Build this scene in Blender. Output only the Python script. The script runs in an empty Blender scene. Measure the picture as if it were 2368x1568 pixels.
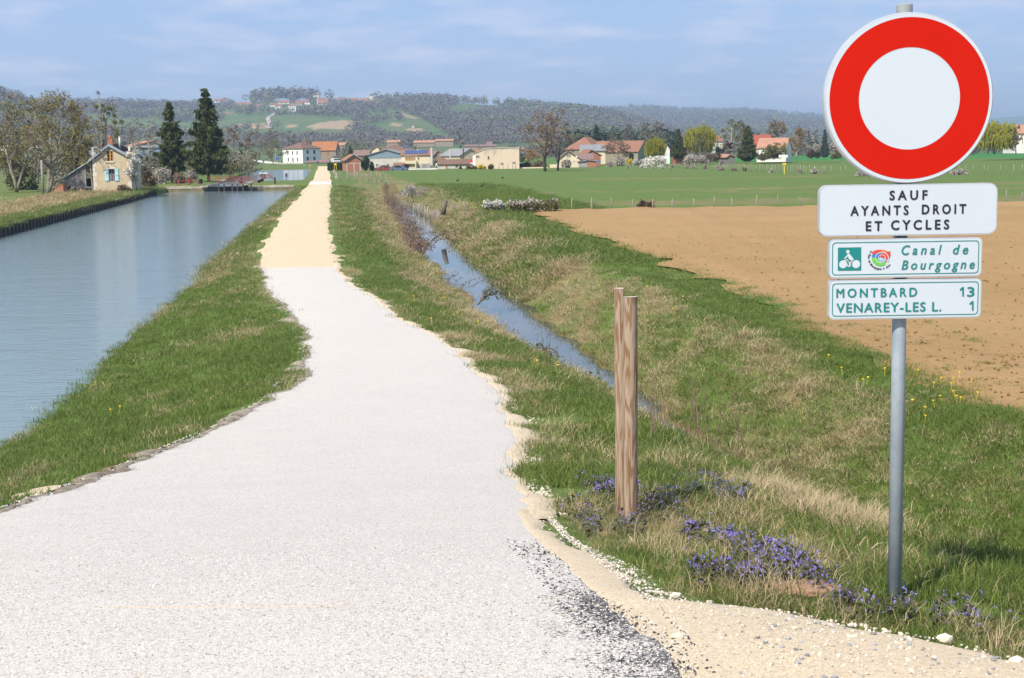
import bpy, bmesh, math, random
import numpy as np
from mathutils import Vector, Matrix, Euler
sc = bpy.context.scene
col = sc.collection
R = math.radians
# ------------------------------------------------------------------ camera
F = 3400.0; CU, CV = 1183.5, 784.0
CAMZ = 1.75
PITCH = math.atan(440.4/F); ROLL = -0.015
cam = bpy.data.cameras.new('camera'); co = bpy.data.objects.new('camera', cam); col.objects.link(co)
cam.sensor_width = 36; cam.lens = 36*F/2367; cam.clip_start = 0.1; cam.clip_end = 30000
CR = Euler((math.pi/2-PITCH, 0, 0)).to_matrix() @ Matrix.Rotation(ROLL, 3, 'Z')
co.matrix_world = Matrix.Translation((0, 0, CAMZ)) @ CR.to_4x4()
sc.camera = co
# ------------------------------------------------------------------ world + sun
SUN_EL, SUN_AZ = 47.0, 215.0        # azimuth clockwise from +Y
w = bpy.data.worlds.new('World'); sc.world = w; w.use_nodes = True
nt = w.node_tree; N = nt.nodes; N.clear()
out = N.new('ShaderNodeOutputWorld'); bg = N.new('ShaderNodeBackground'); bg.inputs[1].default_value = 0.10
sky = N.new('ShaderNodeTexSky'); sky.sky_type = 'NISHITA'; sky.sun_disc = False
sky.sun_elevation = R(SUN_EL); sky.sun_rotation = R(SUN_AZ); sky.altitude = 250; sky.air_density = 1.15; sky.dust_density = 0.35; sky.ozone_density = 2.5
tc = N.new('ShaderNodeTexCoord')
sep = N.new('ShaderNodeSeparateXYZ'); nt.links.new(tc.outputs['Generated'], sep.inputs[0])
# clouds laid on a plane overhead: direction / (z + k)
ad = N.new('ShaderNodeMath'); ad.operation = 'ADD'; ad.inputs[1].default_value = 0.12; nt.links.new(sep.outputs[2], ad.inputs[0])
mx0 = N.new('ShaderNodeMath'); mx0.operation = 'MAXIMUM'; mx0.inputs[1].default_value = 0.03; nt.links.new(ad.outputs[0], mx0.inputs[0])
dx = N.new('ShaderNodeMath'); dx.operation = 'DIVIDE'; nt.links.new(sep.outputs[0], dx.inputs[0]); nt.links.new(mx0.outputs[0], dx.inputs[1])
dy = N.new('ShaderNodeMath'); dy.operation = 'DIVIDE'; nt.links.new(sep.outputs[1], dy.inputs[0]); nt.links.new(mx0.outputs[0], dy.inputs[1])
cb = N.new('ShaderNodeCombineXYZ'); nt.links.new(dx.outputs[0], cb.inputs[0]); nt.links.new(dy.outputs[0], cb.inputs[1])
nz = N.new('ShaderNodeTexNoise'); nz.inputs['Scale'].default_value = 1.5; nz.inputs['Detail'].default_value = 9; nz.inputs['Roughness'].default_value = 0.55
mp = N.new('ShaderNodeMapping'); mp.inputs['Scale'].default_value = (1.5, 1.35, 1); mp.inputs['Location'].default_value = (7.7, 4.2, 0)
nt.links.new(cb.outputs[0], mp.inputs[0]); nt.links.new(mp.outputs[0], nz.inputs['Vector'])
cr = N.new('ShaderNodeMapRange'); cr.inputs[1].default_value = 0.47; cr.inputs[2].default_value = 0.70; cr.clamp = True
nt.links.new(nz.outputs[0], cr.inputs[0])
mu = N.new('ShaderNodeMath'); mu.operation = 'MULTIPLY'; mu.inputs[1].default_value = 0.8; nt.links.new(cr.outputs[0], mu.inputs[0])
sc1 = N.new('ShaderNodeMix'); sc1.data_type = 'RGBA'; sc1.blend_type = 'MIX'
sc1.inputs[7].default_value = (5.8, 6.1, 7.6, 1)
tint = N.new('ShaderNodeMix'); tint.data_type = 'RGBA'; tint.blend_type = 'MULTIPLY'; tint.inputs[0].default_value = 1
tint.inputs[7].default_value = (1.04, 1.12, 1.36, 1)
nt.links.new(sky.outputs[0], tint.inputs[6])
even = N.new('ShaderNodeMix'); even.data_type = 'RGBA'; even.inputs[0].default_value = 0.8; even.inputs[7].default_value = (2.75, 3.95, 6.35, 1)
nt.links.new(tint.outputs[2], even.inputs[6]); nt.links.new(mu.outputs[0], sc1.inputs[0]); nt.links.new(even.outputs[2], sc1.inputs[6])
nt.links.new(sc1.outputs[2], bg.inputs[0]); nt.links.new(bg.outputs[0], out.inputs[0])
sd = Vector((math.sin(R(SUN_AZ))*math.cos(R(SUN_EL)), math.cos(R(SUN_AZ))*math.cos(R(SUN_EL)), math.sin(R(SUN_EL))))
sun = bpy.data.lights.new('sun', 'SUN'); so = bpy.data.objects.new('sun', sun); col.objects.link(so)
sun.energy = 5.0; sun.angle = R(0.5); sun.color = (1, 0.925, 0.79)
so.rotation_euler = sd.to_track_quat('Z', 'Y').to_euler(); so.location = (0, -20, 60)
vs = sc.view_settings; vs.view_transform = 'Standard'; vs.look = 'None'; vs.gamma = 1; vs.use_curve_mapping = False; vs.exposure = 0.42
sc.render.engine = 'CYCLES'; sc.cycles.use_denoising = True; sc.cycles.max_bounces = 6; sc.cycles.transparent_max_bounces = 8
sc.cycles.caustics_reflective = False; sc.cycles.caustics_refractive = False

# ------------------------------------------------------------------ helpers
def ray(u, v):
    return CR @ Vector(((u-CU)/F, (CV-v)/F, -1))
def at(u, v, z):                     # the point of the place at height z seen at survey mark (u, v)
    d = ray(u, v); t = (z-CAMZ)/d.z; return Vector((d.x*t, d.y*t, z))
def atY(u, v, Y):
    d = ray(u, v); t = Y/d.y; return Vector((d.x*t, Y, CAMZ+d.z*t))
def A_(x, y): return x*.258, 173.4+y*.258
def B_(x, y): return 520.1+x*.2064, 173.4+y*.2064
def C_(x, y): return 924.6+x*.1952, 219.6+y*.1952
def D_(x, y): return 1271.4+x*.2684, 242.7+y*.2684
def E_(x, y): return 612.6+x*.1074, 312.1+y*.1074
def F_(x, y): return 780.2+x*.1952, 312.1+y*.1952
def G_(x, y): return 1155.8+x*.1952, 254.3+y*.1952
def H_(x, y): return 1560.3+x*.1708, 254.3+y*.1708
def I_(x, y): return 115.6+x*.0976, 312.1+y*.0976
def J_(x, y): return 323.6+x*.1806, 369.9+y*.1806
def S_(x, y): return 1849.3+x*.2285, 404.5+y*.2285

def tag(o, label=None, cat=None, group=None, kind=None):
    if label: o['label'] = label
    if cat: o['category'] = cat
    if group: o['group'] = group
    if kind: o['kind'] = kind
    return o
def empty(name, loc=(0, 0, 0), rz=0, label=None, cat=None, group=None):
    o = bpy.data.objects.new(name, None); col.objects.link(o); o.location = loc; o.rotation_euler = (0, 0, rz)
    o.empty_display_size = .1
    return tag(o, label, cat, group)
def children(o): return [c for c in bpy.data.objects if c.parent == o]
KIDS = {}
def link(name, me, parent=None, loc=(0, 0, 0), rot=None, label=None, cat=None, group=None, kind=None):
    o = bpy.data.objects.new(name, me); col.objects.link(o); o.location = loc
    if rot is not None: o.rotation_euler = rot
    if parent is not None:
        o.parent = parent; KIDS.setdefault(parent.name, []).append(o)
    return tag(o, label, cat, group, kind)
def copy_tree(o, parent=None):
    c = o.copy(); col.objects.link(c)
    if parent is not None: c.parent = parent; KIDS.setdefault(parent.name, []).append(c)
    for k in KIDS.get(o.name, []): copy_tree(k, c)
    return c
def mesh_np(name, verts, faces, mat, smooth=False):
    """faces: list of tuples, or an (n,3)/(n,4) array"""
    me = bpy.data.meshes.new(name)
    verts = np.asarray(verts, dtype=np.float32)
    if isinstance(faces, np.ndarray):
        n, k = faces.shape
        me.vertices.add(len(verts)); me.vertices.foreach_set('co', verts.ravel())
        me.loops.add(n*k); me.loops.foreach_set('vertex_index', faces.astype(np.int32).ravel())
        me.polygons.add(n); me.polygons.foreach_set('loop_start', np.arange(0, n*k, k, dtype=np.int32))
        me.polygons.foreach_set('loop_total', np.full(n, k, dtype=np.int32))
        me.update(calc_edges=True); me.validate()
    else:
        me.from_pydata(verts.tolist(), [], faces); me.update()
    if mat is not None:
        for m_ in (mat if isinstance(mat, (list, tuple)) else [mat]): me.materials.append(m_)
    if smooth: me.polygons.foreach_set('use_smooth', [True]*len(me.polygons))
    return me
def attr(me, name, data):
    a = me.attributes.new(name, 'FLOAT', 'POINT'); a.data.foreach_set('value', np.asarray(data, dtype=np.float32)); return a

class MB:
    def __init__(s): s.v = []; s.f = []
    def add(s, vs, fs):
        b = len(s.v); s.v += [tuple(p) for p in vs]; s.f += [tuple(i+b for i in f) for f in fs]; return s
    def box(s, x0, x1, y0, y1, z0, z1):
        vs = [(x0,y0,z0),(x1,y0,z0),(x1,y1,z0),(x0,y1,z0),(x0,y0,z1),(x1,y0,z1),(x1,y1,z1),(x0,y1,z1)]
        return s.add(vs, [(0,3,2,1),(4,5,6,7),(0,1,5,4),(1,2,6,5),(2,3,7,6),(3,0,4,7)])
    def beam(s, a, b, w, h=None, up=(0, 0, 1)):
        a = Vector(a); b = Vector(b); h = h or w; d = (b-a).normalized(); up = Vector(up)
        if abs(d.dot(up)) > .95: up = Vector((1, 0, 0))
        x = d.cross(up).normalized()*w/2; y = x.cross(d).normalized()*h/2
        vs = [a-x-y, a+x-y, a+x+y, a-x+y, b-x-y, b+x-y, b+x+y, b-x+y]
        return s.add(vs, [(0,3,2,1),(4,5,6,7),(0,1,5,4),(1,2,6,5),(2,3,7,6),(3,0,4,7)])
    def tube(s, pts, rad, n=8, cap=True):
        pts = [Vector(p) for p in pts]
        if not isinstance(rad, (list, tuple)): rad = [rad]*len(pts)
        rings = []; b = len(s.v)
        for i, p in enumerate(pts):
            d = (pts[min(i+1, len(pts)-1)]-pts[max(i-1, 0)]).normalized()
            up = Vector((0, 0, 1)) if abs(d.z) < .9 else Vector((1, 0, 0))
            x = d.cross(up).normalized(); y = x.cross(d)
            for k in range(n):
                a = 2*math.pi*k/n; s.v.append(tuple(p+(x*math.cos(a)+y*math.sin(a))*rad[i]))
        for i in range(len(pts)-1):
            for k in range(n):
                k2 = (k+1) % n
                s.f.append((b+i*n+k, b+(i+1)*n+k, b+(i+1)*n+k2, b+i*n+k2))
        if cap:
            s.f.append(tuple(b+k for k in range(n))); s.f.append(tuple(b+(len(pts)-1)*n+k for k in range(n-1, -1, -1)))
        return s
    def prism(s, poly, axis, a0, a1):
        """extrude a 2D polygon along an axis; poly in the two other coordinates (x,z) for 'y', (y,z) for 'x', (x,y) for 'z'"""
        n = len(poly)
        def P(p, a):
            return {'y': (p[0], a, p[1]), 'x': (a, p[0], p[1]), 'z': (p[0], p[1], a)}[axis]
        vs = [P(p, a0) for p in poly]+[P(p, a1) for p in poly]
        fs = [tuple(range(n)), tuple(range(2*n-1, n-1, -1))]+[(i, i+n, (i+1) % n+n, (i+1) % n) for i in range(n)]
        return s.add(vs, fs)
    def blob(s, c, r, seed=0, sub=1, jit=.25, sc=(1, 1, 1)):
        bm = bmesh.new(); bmesh.ops.create_icosphere(bm, subdivisions=sub, radius=1)
        rn = random.Random(seed)
        vs = []
        for q in bm.verts:
            k = r*(1+rn.uniform(-jit, jit)); vs.append((c[0]+q.co.x*k*sc[0], c[1]+q.co.y*k*sc[1], c[2]+q.co.z*k*sc[2]))
        fs = [tuple(q.index for q in f.verts) for f in bm.faces]; bm.free()
        return s.add(vs, fs)
    def mesh(s, name, mat, smooth=False):
        me = bpy.data.meshes.new(name); me.from_pydata(s.v, [], s.f); me.update()
        bm = bmesh.new(); bm.from_mesh(me); bmesh.ops.recalc_face_normals(bm, faces=bm.faces); bm.to_mesh(me); bm.free()
        me.materials.append(mat)
        if smooth: me.polygons.foreach_set('use_smooth', [True]*len(me.polygons))
        return me
    def build(s, name, mat, parent=None, smooth=False, **k):
        return link(name, s.mesh(name, mat, smooth), parent, **k)

def _h(i, j, s):
    n = (i*374761393+j*668265263+s*974634777) & 0xffffffff
    n = ((n ^ (n >> 13))*1274126177) & 0xffffffff
    return ((n ^ (n >> 16)) & 0xffff)/65535.0
def noise(x, y, s=0):
    x = np.asarray(x, float); y = np.asarray(y, float)
    xi = np.floor(x).astype(np.int64); yi = np.floor(y).astype(np.int64); fx = x-xi; fy = y-yi
    fx = fx*fx*(3-2*fx); fy = fy*fy*(3-2*fy)
    a = _h(xi, yi, s); b = _h(xi+1, yi, s); c = _h(xi, yi+1, s); d = _h(xi+1, yi+1, s)
    return (a*(1-fx)+b*fx)*(1-fy)+(c*(1-fx)+d*fx)*fy
def fbm(x, y, s=0, o=4):
    t = 0; a = .5; n = 0
    for k in range(o):
        t = t+a*noise(np.asarray(x)*2**k, np.asarray(y)*2**k, s+k*17); n += a; a *= .5
    return t/n
def sstep(a, b, x):
    t = np.clip((np.asarray(x, float)-a)/(b-a), 0, 1); return t*t*(3-2*t)

# ------------------------------------------------------------------ materials
def newmat(name):
    m = bpy.data.materials.new(name); m.use_nodes = True; n = m.node_tree.nodes; n.clear()
    o = n.new('ShaderNodeOutputMaterial'); b = n.new('ShaderNodeBsdfPrincipled'); m.node_tree.links.new(b.outputs[0], o.inputs[0])
    return m, m.node_tree, b
def mixn(t, fac, a, b, mode='MIX'):
    x = t.nodes.new('ShaderNodeMix'); x.data_type = 'RGBA'; x.blend_type = mode
    for i, q in ((0, fac), (6, a), (7, b)):
        if isinstance(q, bpy.types.NodeSocket): t.links.new(q, x.inputs[i])
        elif i == 0: x.inputs[0].default_value = q
        else: x.inputs[i].default_value = (*q, 1)
    return x.outputs[2]
def noisen(t, scale, detail=4, rough=.55, vec=None, stretch=None, dist=0, coord='Object'):
    n = t.nodes.new('ShaderNodeTexNoise'); n.inputs['Scale'].default_value = scale; n.inputs['Detail'].default_value = detail
    n.inputs['Roughness'].default_value = rough; n.inputs['Distortion'].default_value = dist
    if vec is None:
        tc = t.nodes.new('ShaderNodeTexCoord'); vec = tc.outputs[coord]
    if stretch:
        mp = t.nodes.new('ShaderNodeMapping'); mp.inputs['Scale'].default_value = stretch; t.links.new(vec, mp.inputs[0]); vec = mp.outputs[0]
    t.links.new(vec, n.inputs['Vector']); return n.outputs[0]
def ramp(t, s, a, b, c0=0, c1=1):
    m = t.nodes.new('ShaderNodeMapRange'); m.inputs[1].default_value = a; m.inputs[2].default_value = b; m.inputs[3].default_value = c0; m.inputs[4].default_value = c1
    t.links.new(s, m.inputs[0]); return m.outputs[0]
def attrn(t, name):
    a = t.nodes.new('ShaderNodeAttribute'); a.attribute_name = name; return a.outputs['Fac']
def mathn(t, op, a, b=0.0):
    m = t.nodes.new('ShaderNodeMath'); m.operation = op
    for i, q in ((0, a), (1, b)):
        if isinstance(q, bpy.types.NodeSocket): t.links.new(q, m.inputs[i])
        else: m.inputs[i].default_value = q
    return m.outputs[0]
def bumpn(t, b, s, strength=.3, dist=.02):
    k = t.nodes.new('ShaderNodeBump'); k.inputs['Strength'].default_value = strength; k.inputs['Distance'].default_value = dist
    t.links.new(s, k.inputs['Height']); t.links.new(k.outputs[0], b.inputs['Normal']); return k
def M(name, base, c2=None, scale=3, rough=.8, bump=0, bscale=None, lo=.35, hi=.65, metal=0, spec=.5, stretch=None, rnd=0, coord='Object', fine=0, finescale=40):
    m, t, b = newmat(name); b.inputs['Roughness'].default_value = rough; b.inputs['Metallic'].default_value = metal
    b.inputs['Specular IOR Level'].default_value = spec
    if c2 is None: c2 = tuple(x*.78 for x in base)
    n = noisen(t, scale, 5, .6, stretch=stretch, coord=coord); c = mixn(t, ramp(t, n, lo, hi), base, c2)
    if fine:
        n2 = noisen(t, finescale, 3, .6, coord=coord); c = mixn(t, ramp(t, n2, .35, .65, 0, fine), c, tuple(x*.55 for x in base))
    if rnd:
        oi = t.nodes.new('ShaderNodeObjectInfo'); k = ramp(t, oi.outputs['Random'], 0, 1, 1-rnd, 1+rnd)
        vm = t.nodes.new('ShaderNodeVectorMath'); vm.operation = 'SCALE'; t.links.new(c, vm.inputs[0]); t.links.new(k, vm.inputs['Scale']); c = vm.outputs[0]
    t.links.new(c, b.inputs['Base Color'])
    if bump: bumpn(t, b, noisen(t, bscale or scale*4, 4, .6, stretch=stretch, coord=coord), bump, .02)
    return m
def leafmat(name, a, b_, scale=.6, trans=.25, rough=.6, rnd=.15, lo=.35, hi=.65):
    m, t, b = newmat(name); b.inputs['Roughness'].default_value = rough; b.inputs['Specular IOR Level'].default_value = .25
    n = noisen(t, scale, 4, .65); c = mixn(t, ramp(t, n, lo, hi), a, b_)
    oi = t.nodes.new('ShaderNodeObjectInfo'); k = ramp(t, oi.outputs['Random'], 0, 1, 1-rnd, 1+rnd)
    vm = t.nodes.new('ShaderNodeVectorMath'); vm.operation = 'SCALE'; t.links.new(c, vm.inputs[0]); t.links.new(k, vm.inputs['Scale']); c = vm.outputs[0]
    t.links.new(c, b.inputs['Base Color'])
    if trans:
        tr = t.nodes.new('ShaderNodeBsdfTranslucent'); t.links.new(c, tr.inputs[0])
        ms = t.nodes.new('ShaderNodeMixShader'); ms.inputs[0].default_value = trans
        o = [x for x in t.nodes if x.type == 'OUTPUT_MATERIAL'][0]
        t.links.new(b.outputs[0], ms.inputs[1]); t.links.new(tr.outputs[0], ms.inputs[2]); t.links.new(ms.outputs[0], o.inputs[0])
    return m
# ------------------------------------------------------------------ the lie of the land
ZW, ZU, ZD, ZF = -3.3, -2.9, -4.0, -2.6           # canal, upper canal, ditch water, fields
_pz = np.array([[-60, .2], [0, .2], [3, .12], [4.7, .04], [5.7, -.02], [8.5, -.42], [12, -.88], [15.3, -1.24], [20, -1.65], [26, -2.03], [34, -2.34], [41, -2.45], [52, -2.5], [3000, -2.5]])
def zp(Y):
    Y = np.asarray(Y, float)
    return (np.interp(Y-.7, _pz[:, 0], _pz[:, 1])+2*np.interp(Y, _pz[:, 0], _pz[:, 1])+np.interp(Y+.7, _pz[:, 0], _pz[:, 1]))/4
def atp(u, v):                                    # on the path's own slope
    d = ray(u, v); lo, hi = 1.0, 900.0
    for _ in range(60):
        m = (lo+hi)/2
        if CAMZ+d.z*m/d.y > zp(m): lo = m
        else: hi = m
    return Vector((d.x*lo/d.y, lo, float(zp(lo))))
def tab(pts, pre=(), post=()):
    a = list(pre)+[(p.y, p.x) for p in pts]+list(post); a.sort(); return np.array(a)
TL = tab([atp(*q) for q in [(185,1112),(310,1062),(430,1012),(545,965),(620,915),(690,870),(706,820),(697,770),(665,720),(612,675),(595,620),(604,570),(645,505),(702,440),(722,415),(735,386)]], [(-60,-9),(4,-5.0),(6,-3.9),(7.2,-3.35)], [(700, -93)])
TR = tab([atp(*q) for q in [(1640,1568),(1560,1460),(1420,1340),(1300,1240),(1238,1170),(1216,1100),(1210,1020),(1195,960),(1160,900),(1110,850),(1050,800),(980,762),(930,735),(870,690),(820,655),(785,622),(778,580),(765,530),(765,470),(767,440),(765,415),(762,386)]], [(-60,5),(1,2.2),(3,1.25)], [(700,-89)])
TC = tab([at(u, v, ZW) for u, v in [(0,1020),(190,890),(330,760),(420,680),(560,555),(630,490),(690,435)]], [(-60, -6), (10, -8.0), (18, -8.4)])
TP = np.array([[-60, -15.0], [93.6, at(0,537,ZW).x*93.6/at(0,537,ZW).y], [183, -44.0]])
TDL = tab([at(u, v, ZD) for u, v in [(1420,945),(1250,815),(1115,690),(985,580),(930,500),(893,452)]], [(-60, 14.5), (8, 5.75), (20, 3.75)])
TDR = tab([at(u, v, ZD) for u, v in [(1500,965),(1420,893),(1240,750),(1080,600),(1000,520),(937,458)]], [(-60, 16.2), (8, 6.9), (20, 5.0)])
def I1(T, Y): return np.interp(Y, T[:, 0], T[:, 1])
def xl(Y): return I1(TL, Y)
def xr(Y): return I1(TR, Y)
def shoulder(Y): return xr(Y)+np.interp(Y, [-60, 4, 6, 7, 8.5, 12, 20, 40, 60, 400], [.6, .35, 1.15, 1.5, 1.35, 1.0, .6, .5, .7, .9])
_xs0 = float(I1(TP, 195)); 
def lines(Y):
    """x and z of the breaks in the ground, from left to right, for each Y"""
    Y = np.asarray(Y, float); L = Y < 196; o = np.ones_like(Y)
    left = np.where(L, I1(TP, np.minimum(Y, 183))-.12*np.maximum(Y-183, 0), -40.3-.1335*(Y-196))
    cham = left+4.8
    basin = np.minimum(xl(Y)-1.6, 0)
    k = sstep(228, 236, Y)
    right = np.where(L, np.minimum(I1(TC, Y), np.where(Y > 30, xl(Y)-1.2, 99)), cham*(1-k)+basin*k)
    right = np.maximum(right, left+2)
    fill = sstep(386, 392, Y)                      # canal ends behind the bend
    zl = np.where(L, -2.6, -2.55)
    zwr = np.where(L, ZW, np.where(Y < 230, -2.6, ZU))
    bed = np.where(L, -4.6, -4.2)*(1-fill)+(-2.55)*fill
    zwr = zwr*(1-fill)-2.55*fill
    p0, p1 = xl(Y), xr(Y); z0 = zp(Y)
    sh = shoulder(Y)
    e = sstep(178, 196, Y)                          # the ditch ends
    dl = np.maximum(I1(TDL, Y)-.15-.30*sstep(26, 34, Y)-.12*np.maximum(Y-195, 0), sh+.5); dr = np.maximum(I1(TDR, Y)+.30-.12*np.maximum(Y-170, 0), dl+.9)
    fc = dr+np.interp(Y, [-60, 15, 25, 60, 150, 400], [2.8, 2.8, 2.7, 2.6, 2.4, 2.4])
    zd = ZD*(1-e)+(-2.6)*e
    X = [-900*o, left-60, left-9, left, left+.15, right-1.2, right, p0, p1, sh, dl, (dl+dr)/2, dr, fc, fc+40, 900*o]
    Z = [-2.6*o, -2.6*o, -2.6*o, zl, bed, bed, zwr, z0, z0, z0-.06, zd, zd-.4, zd, -2.6*o, -2.6*o, -2.6*o]
    return np.array(X), np.array(Z)
SM = [0,0,0,0,0,0,0,0,0,1,1,0,1,0,0]               # which spans are eased
def lump(x, Y):                                     # unevenness, none on the path
    d = np.minimum(np.abs(x-xl(Y)), np.abs(x-xr(Y))); inside = (x > xl(Y)) & (x < xr(Y))
    k = np.where(inside, 0, sstep(.05, .8, d))
    far = sstep(200, 420, Y)
    return k*((fbm(x*1.3, Y*1.1, 3, 4)-.5)*.16+(fbm(x*.35, Y*.3, 9, 3)-.5)*.25)*(1-.7*far)
def height(x, Y):
    x = np.asarray(x, float); Y = np.asarray(Y, float)
    X, Z = lines(Y); z = np.full(x.shape, -2.6)
    for i in range(len(X)-1):
        m = (x >= X[i]) & (x < X[i+1])
        t = (x-X[i])/np.maximum(X[i+1]-X[i], 1e-6)
        if i == 9: q = sstep(28, 60, Y); t = (t**2.1)*(1-q)+t*t*(3-2*t)*q
        elif SM[i]: t = t*t*(3-2*t)
        z = np.where(m, Z[i]*(1-t)+Z[i+1]*t, z)
    a, b = X[12]+.35, X[13]+1.5                     # slumped mounds on the ditch's far bank
    t = np.clip((x-a)/(b-a), 0, 1); along = Y+.6*x
    m = np.sin(math.pi*t)*(.62*(fbm(along*.42, x*.15, 21, 3)-.35))*(Y < 190)
    return z+lump(x, Y)+m
def dryness(x, Y):                                  # 0 green, 1 straw
    X, Z = lines(Y)
    n = fbm(x*.9, Y*.6, 31, 5); n2 = fbm(x*.25, Y*.12, 41, 3)
    d = .36+1.15*(n-.5)+.5*(n2-.5)
    sh, dl, dr, fc = X[9], X[10], X[12], X[13]
    tb = (x-sh)/np.maximum(dl-sh, .1); nb = sstep(.25, .6, tb)*(1-sstep(0, .3, x-dl)); d = d+nb*.30-.10*((tb > 0) & (tb < .3)); d = d+.25*((tb > .05) & (tb < .5) & (Y < 13))
    d = d+np.where((x > sh-.2) & (x < dl) & (Y < 16), .06, 0)
    fb = sstep(-.1, .4, x-dr)*(1-sstep(-.4, .9, x-fc)); d = d+fb*.24; d = d-.30*sstep(-.5, .3, x-fc)
    d = d-.12*((x < xl(Y)) & (x > X[6]) & (Y < 45))
    md = (x > fc+1)*1.0; d = d-md*.12
    d = d-.42*((x > .265*Y) & (Y < 25) & (Y > 4) & (x > sh+.5))
    # left bank beyond the canal: strip of straw
    s = X[3]-x; lb = (s > 2.2) & (s < 9); d = np.where(lb & (Y < 200), .95, d); d = np.where((s > 0) & (s <= 2.2) & (Y < 200), .3+.6*(n-.5), d)
    d = np.where((s > 9), .45+1.1*(n-.5), d)
    return np.clip(d, 0, 1)
def dry_meadow(x, Y):                               # pale bands across the far meadow
    return sstep(.50, .62, fbm(x*.012, Y*.07, 51, 4))*sstep(85, 110, Y)*.55*(1-sstep(200, 250, Y))

# ---- ground material
m, t, b = newmat('turf'); b.inputs['Roughness'].default_value = .9; b.inputs['Specular IOR Level'].default_value = .15
dr = attrn(t, 'dry')
n1 = noisen(t, 14, 5, .7); n2 = noisen(t, 1.6, 5, .65); n3 = noisen(t, 55, 3, .7)
g = mixn(t, ramp(t, n2, .35, .65), (.090, .150, .03), (.14, .195, .045))
st = mixn(t, ramp(t, n1, .35, .65), (.30, .235, .115), (.19, .15, .075))
f = mathn(t, 'ADD', dr, ramp(t, n1, .2, .8, -.35, .35))
c = mixn(t, ramp(t, f, .38, .78), g, st)
c = mixn(t, ramp(t, n3, .42, .7, 0, .55), c, (.035, .05, .015))
c = mixn(t, attrn(t, 'mud'), c, (.16, .105, .05))
c = mixn(t, attrn(t, 'wheat'), c, (.045, .17, .035))
t.links.new(c, b.inputs['Base Color']); bumpn(t, b, n1, .6, .05); TURF = m
def loft_rows():
    r = list(np.arange(-40, 0, 4.0))+list(np.arange(0, 4, .5)); y = 4.0
    while y < 195.5: r.append(y); y *= 1.0135 if y < 60 else 1.022
    r += [195.97, 196.03]; y = 198
    while y < 640: r.append(y); y *= 1.02
    return np.array(r+[640.0])
rows = loft_rows()
NS = [6, 14, 22, 2, 6, 4, 16, 14, 16, 22, 4, 4, 20, 50, 14]
X, Z = lines(rows); cols = []
for i, n in enumerate(NS):
    tt = np.arange(n)/n
    if i in (0,): tt = tt
    if i == 14: tt = tt**2.2
    if i == 1: tt = 1-(1-tt)**1.5
    cols.append(X[i][:, None]*(1-tt)[None, :]+X[i+1][:, None]*tt[None, :])
cols.append(X[-1][:, None]); GX = np.concatenate(cols, 1); GY = np.repeat(rows[:, None], GX.shape[1], 1)
# lower the ground a little under the path sheet
GZ = height(GX, GY)
ins = (GX > xl(GY)-.0) & (GX < xr(GY)-.0); GZ = GZ-np.where(ins, .03, 0)
nr, nc = GX.shape
idx = np.arange(nr*nc).reshape(nr, nc)
fc_ = np.stack([idx[:-1, :-1], idx[:-1, 1:], idx[1:, 1:], idx[1:, :-1]], -1).reshape(-1, 4)
me = mesh_np('grassland', np.stack([GX, GY, GZ], -1).reshape(-1, 3), fc_, TURF, True)
DR = np.clip(dryness(GX, GY)+dry_meadow(GX, GY)*(GX > lines(GY)[0][13]), 0, 1)
attr(me, 'dry', DR.ravel())
XX, ZZ = lines(GY)
mud = np.where((GX > XX[10]-.05) & (GX < XX[12]+.25), .8, 0)*(GY < 200)+np.where((GX > XX[3]+.1) & (GX < XX[6]-.1) & (GY < 389), 1, 0)
mud = np.maximum(mud, .7*((GX > XX[6]-.2) & (GX < XX[6]+.15)))
attr(me, 'mud', np.clip(mud, 0, 1).ravel())
fz = at(*D_(1080, 500), ZF).y
wheat = ((GY > fz*1.0) & (GX > 18)).astype(float)
attr(me, 'wheat', wheat.ravel())
link('grassland', me, kind='structure')
me = MB().box(-12000, 12000, -9000, 12000, -9, -8).mesh('ground', M('earth', (.10, .12, .05))); link('ground', me, kind='structure')

# ---- gravel path (white chippings)
def strip(name, x0f, x1f, ys, nx, mat, lift, smooth=True, extra=None):
    ys = np.asarray(ys); a = x0f(ys); c = x1f(ys); tt = np.linspace(0, 1, nx)
    PX = a[:, None]*(1-tt)+c[:, None]*tt; PY = np.repeat(ys[:, None], nx, 1)
    ed = np.minimum(tt, 1-tt); crown = (1-(2*tt-1)**2)[None, :]*.03
    edge = np.minimum(PX-a[:, None], c[:, None]-PX)
    PZ = zp(PY)+(lift(PY) if callable(lift) else lift)+crown-.035*(1-sstep(0, .12, edge))
    ii = np.arange(PX.size).reshape(PX.shape)
    ff = np.stack([ii[:-1, :-1], ii[:-1, 1:], ii[1:, 1:], ii[1:, :-1]], -1).reshape(-1, 4)
    me = mesh_np(name, np.stack([PX, PY, PZ], -1).reshape(-1, 3), ff, mat, smooth)
    attr(me, 'el', (PX-a[:, None]).ravel()); attr(me, 'er', (c[:, None]-PX).ravel()); attr(me, 'dist', PY.ravel())
    return me
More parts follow.
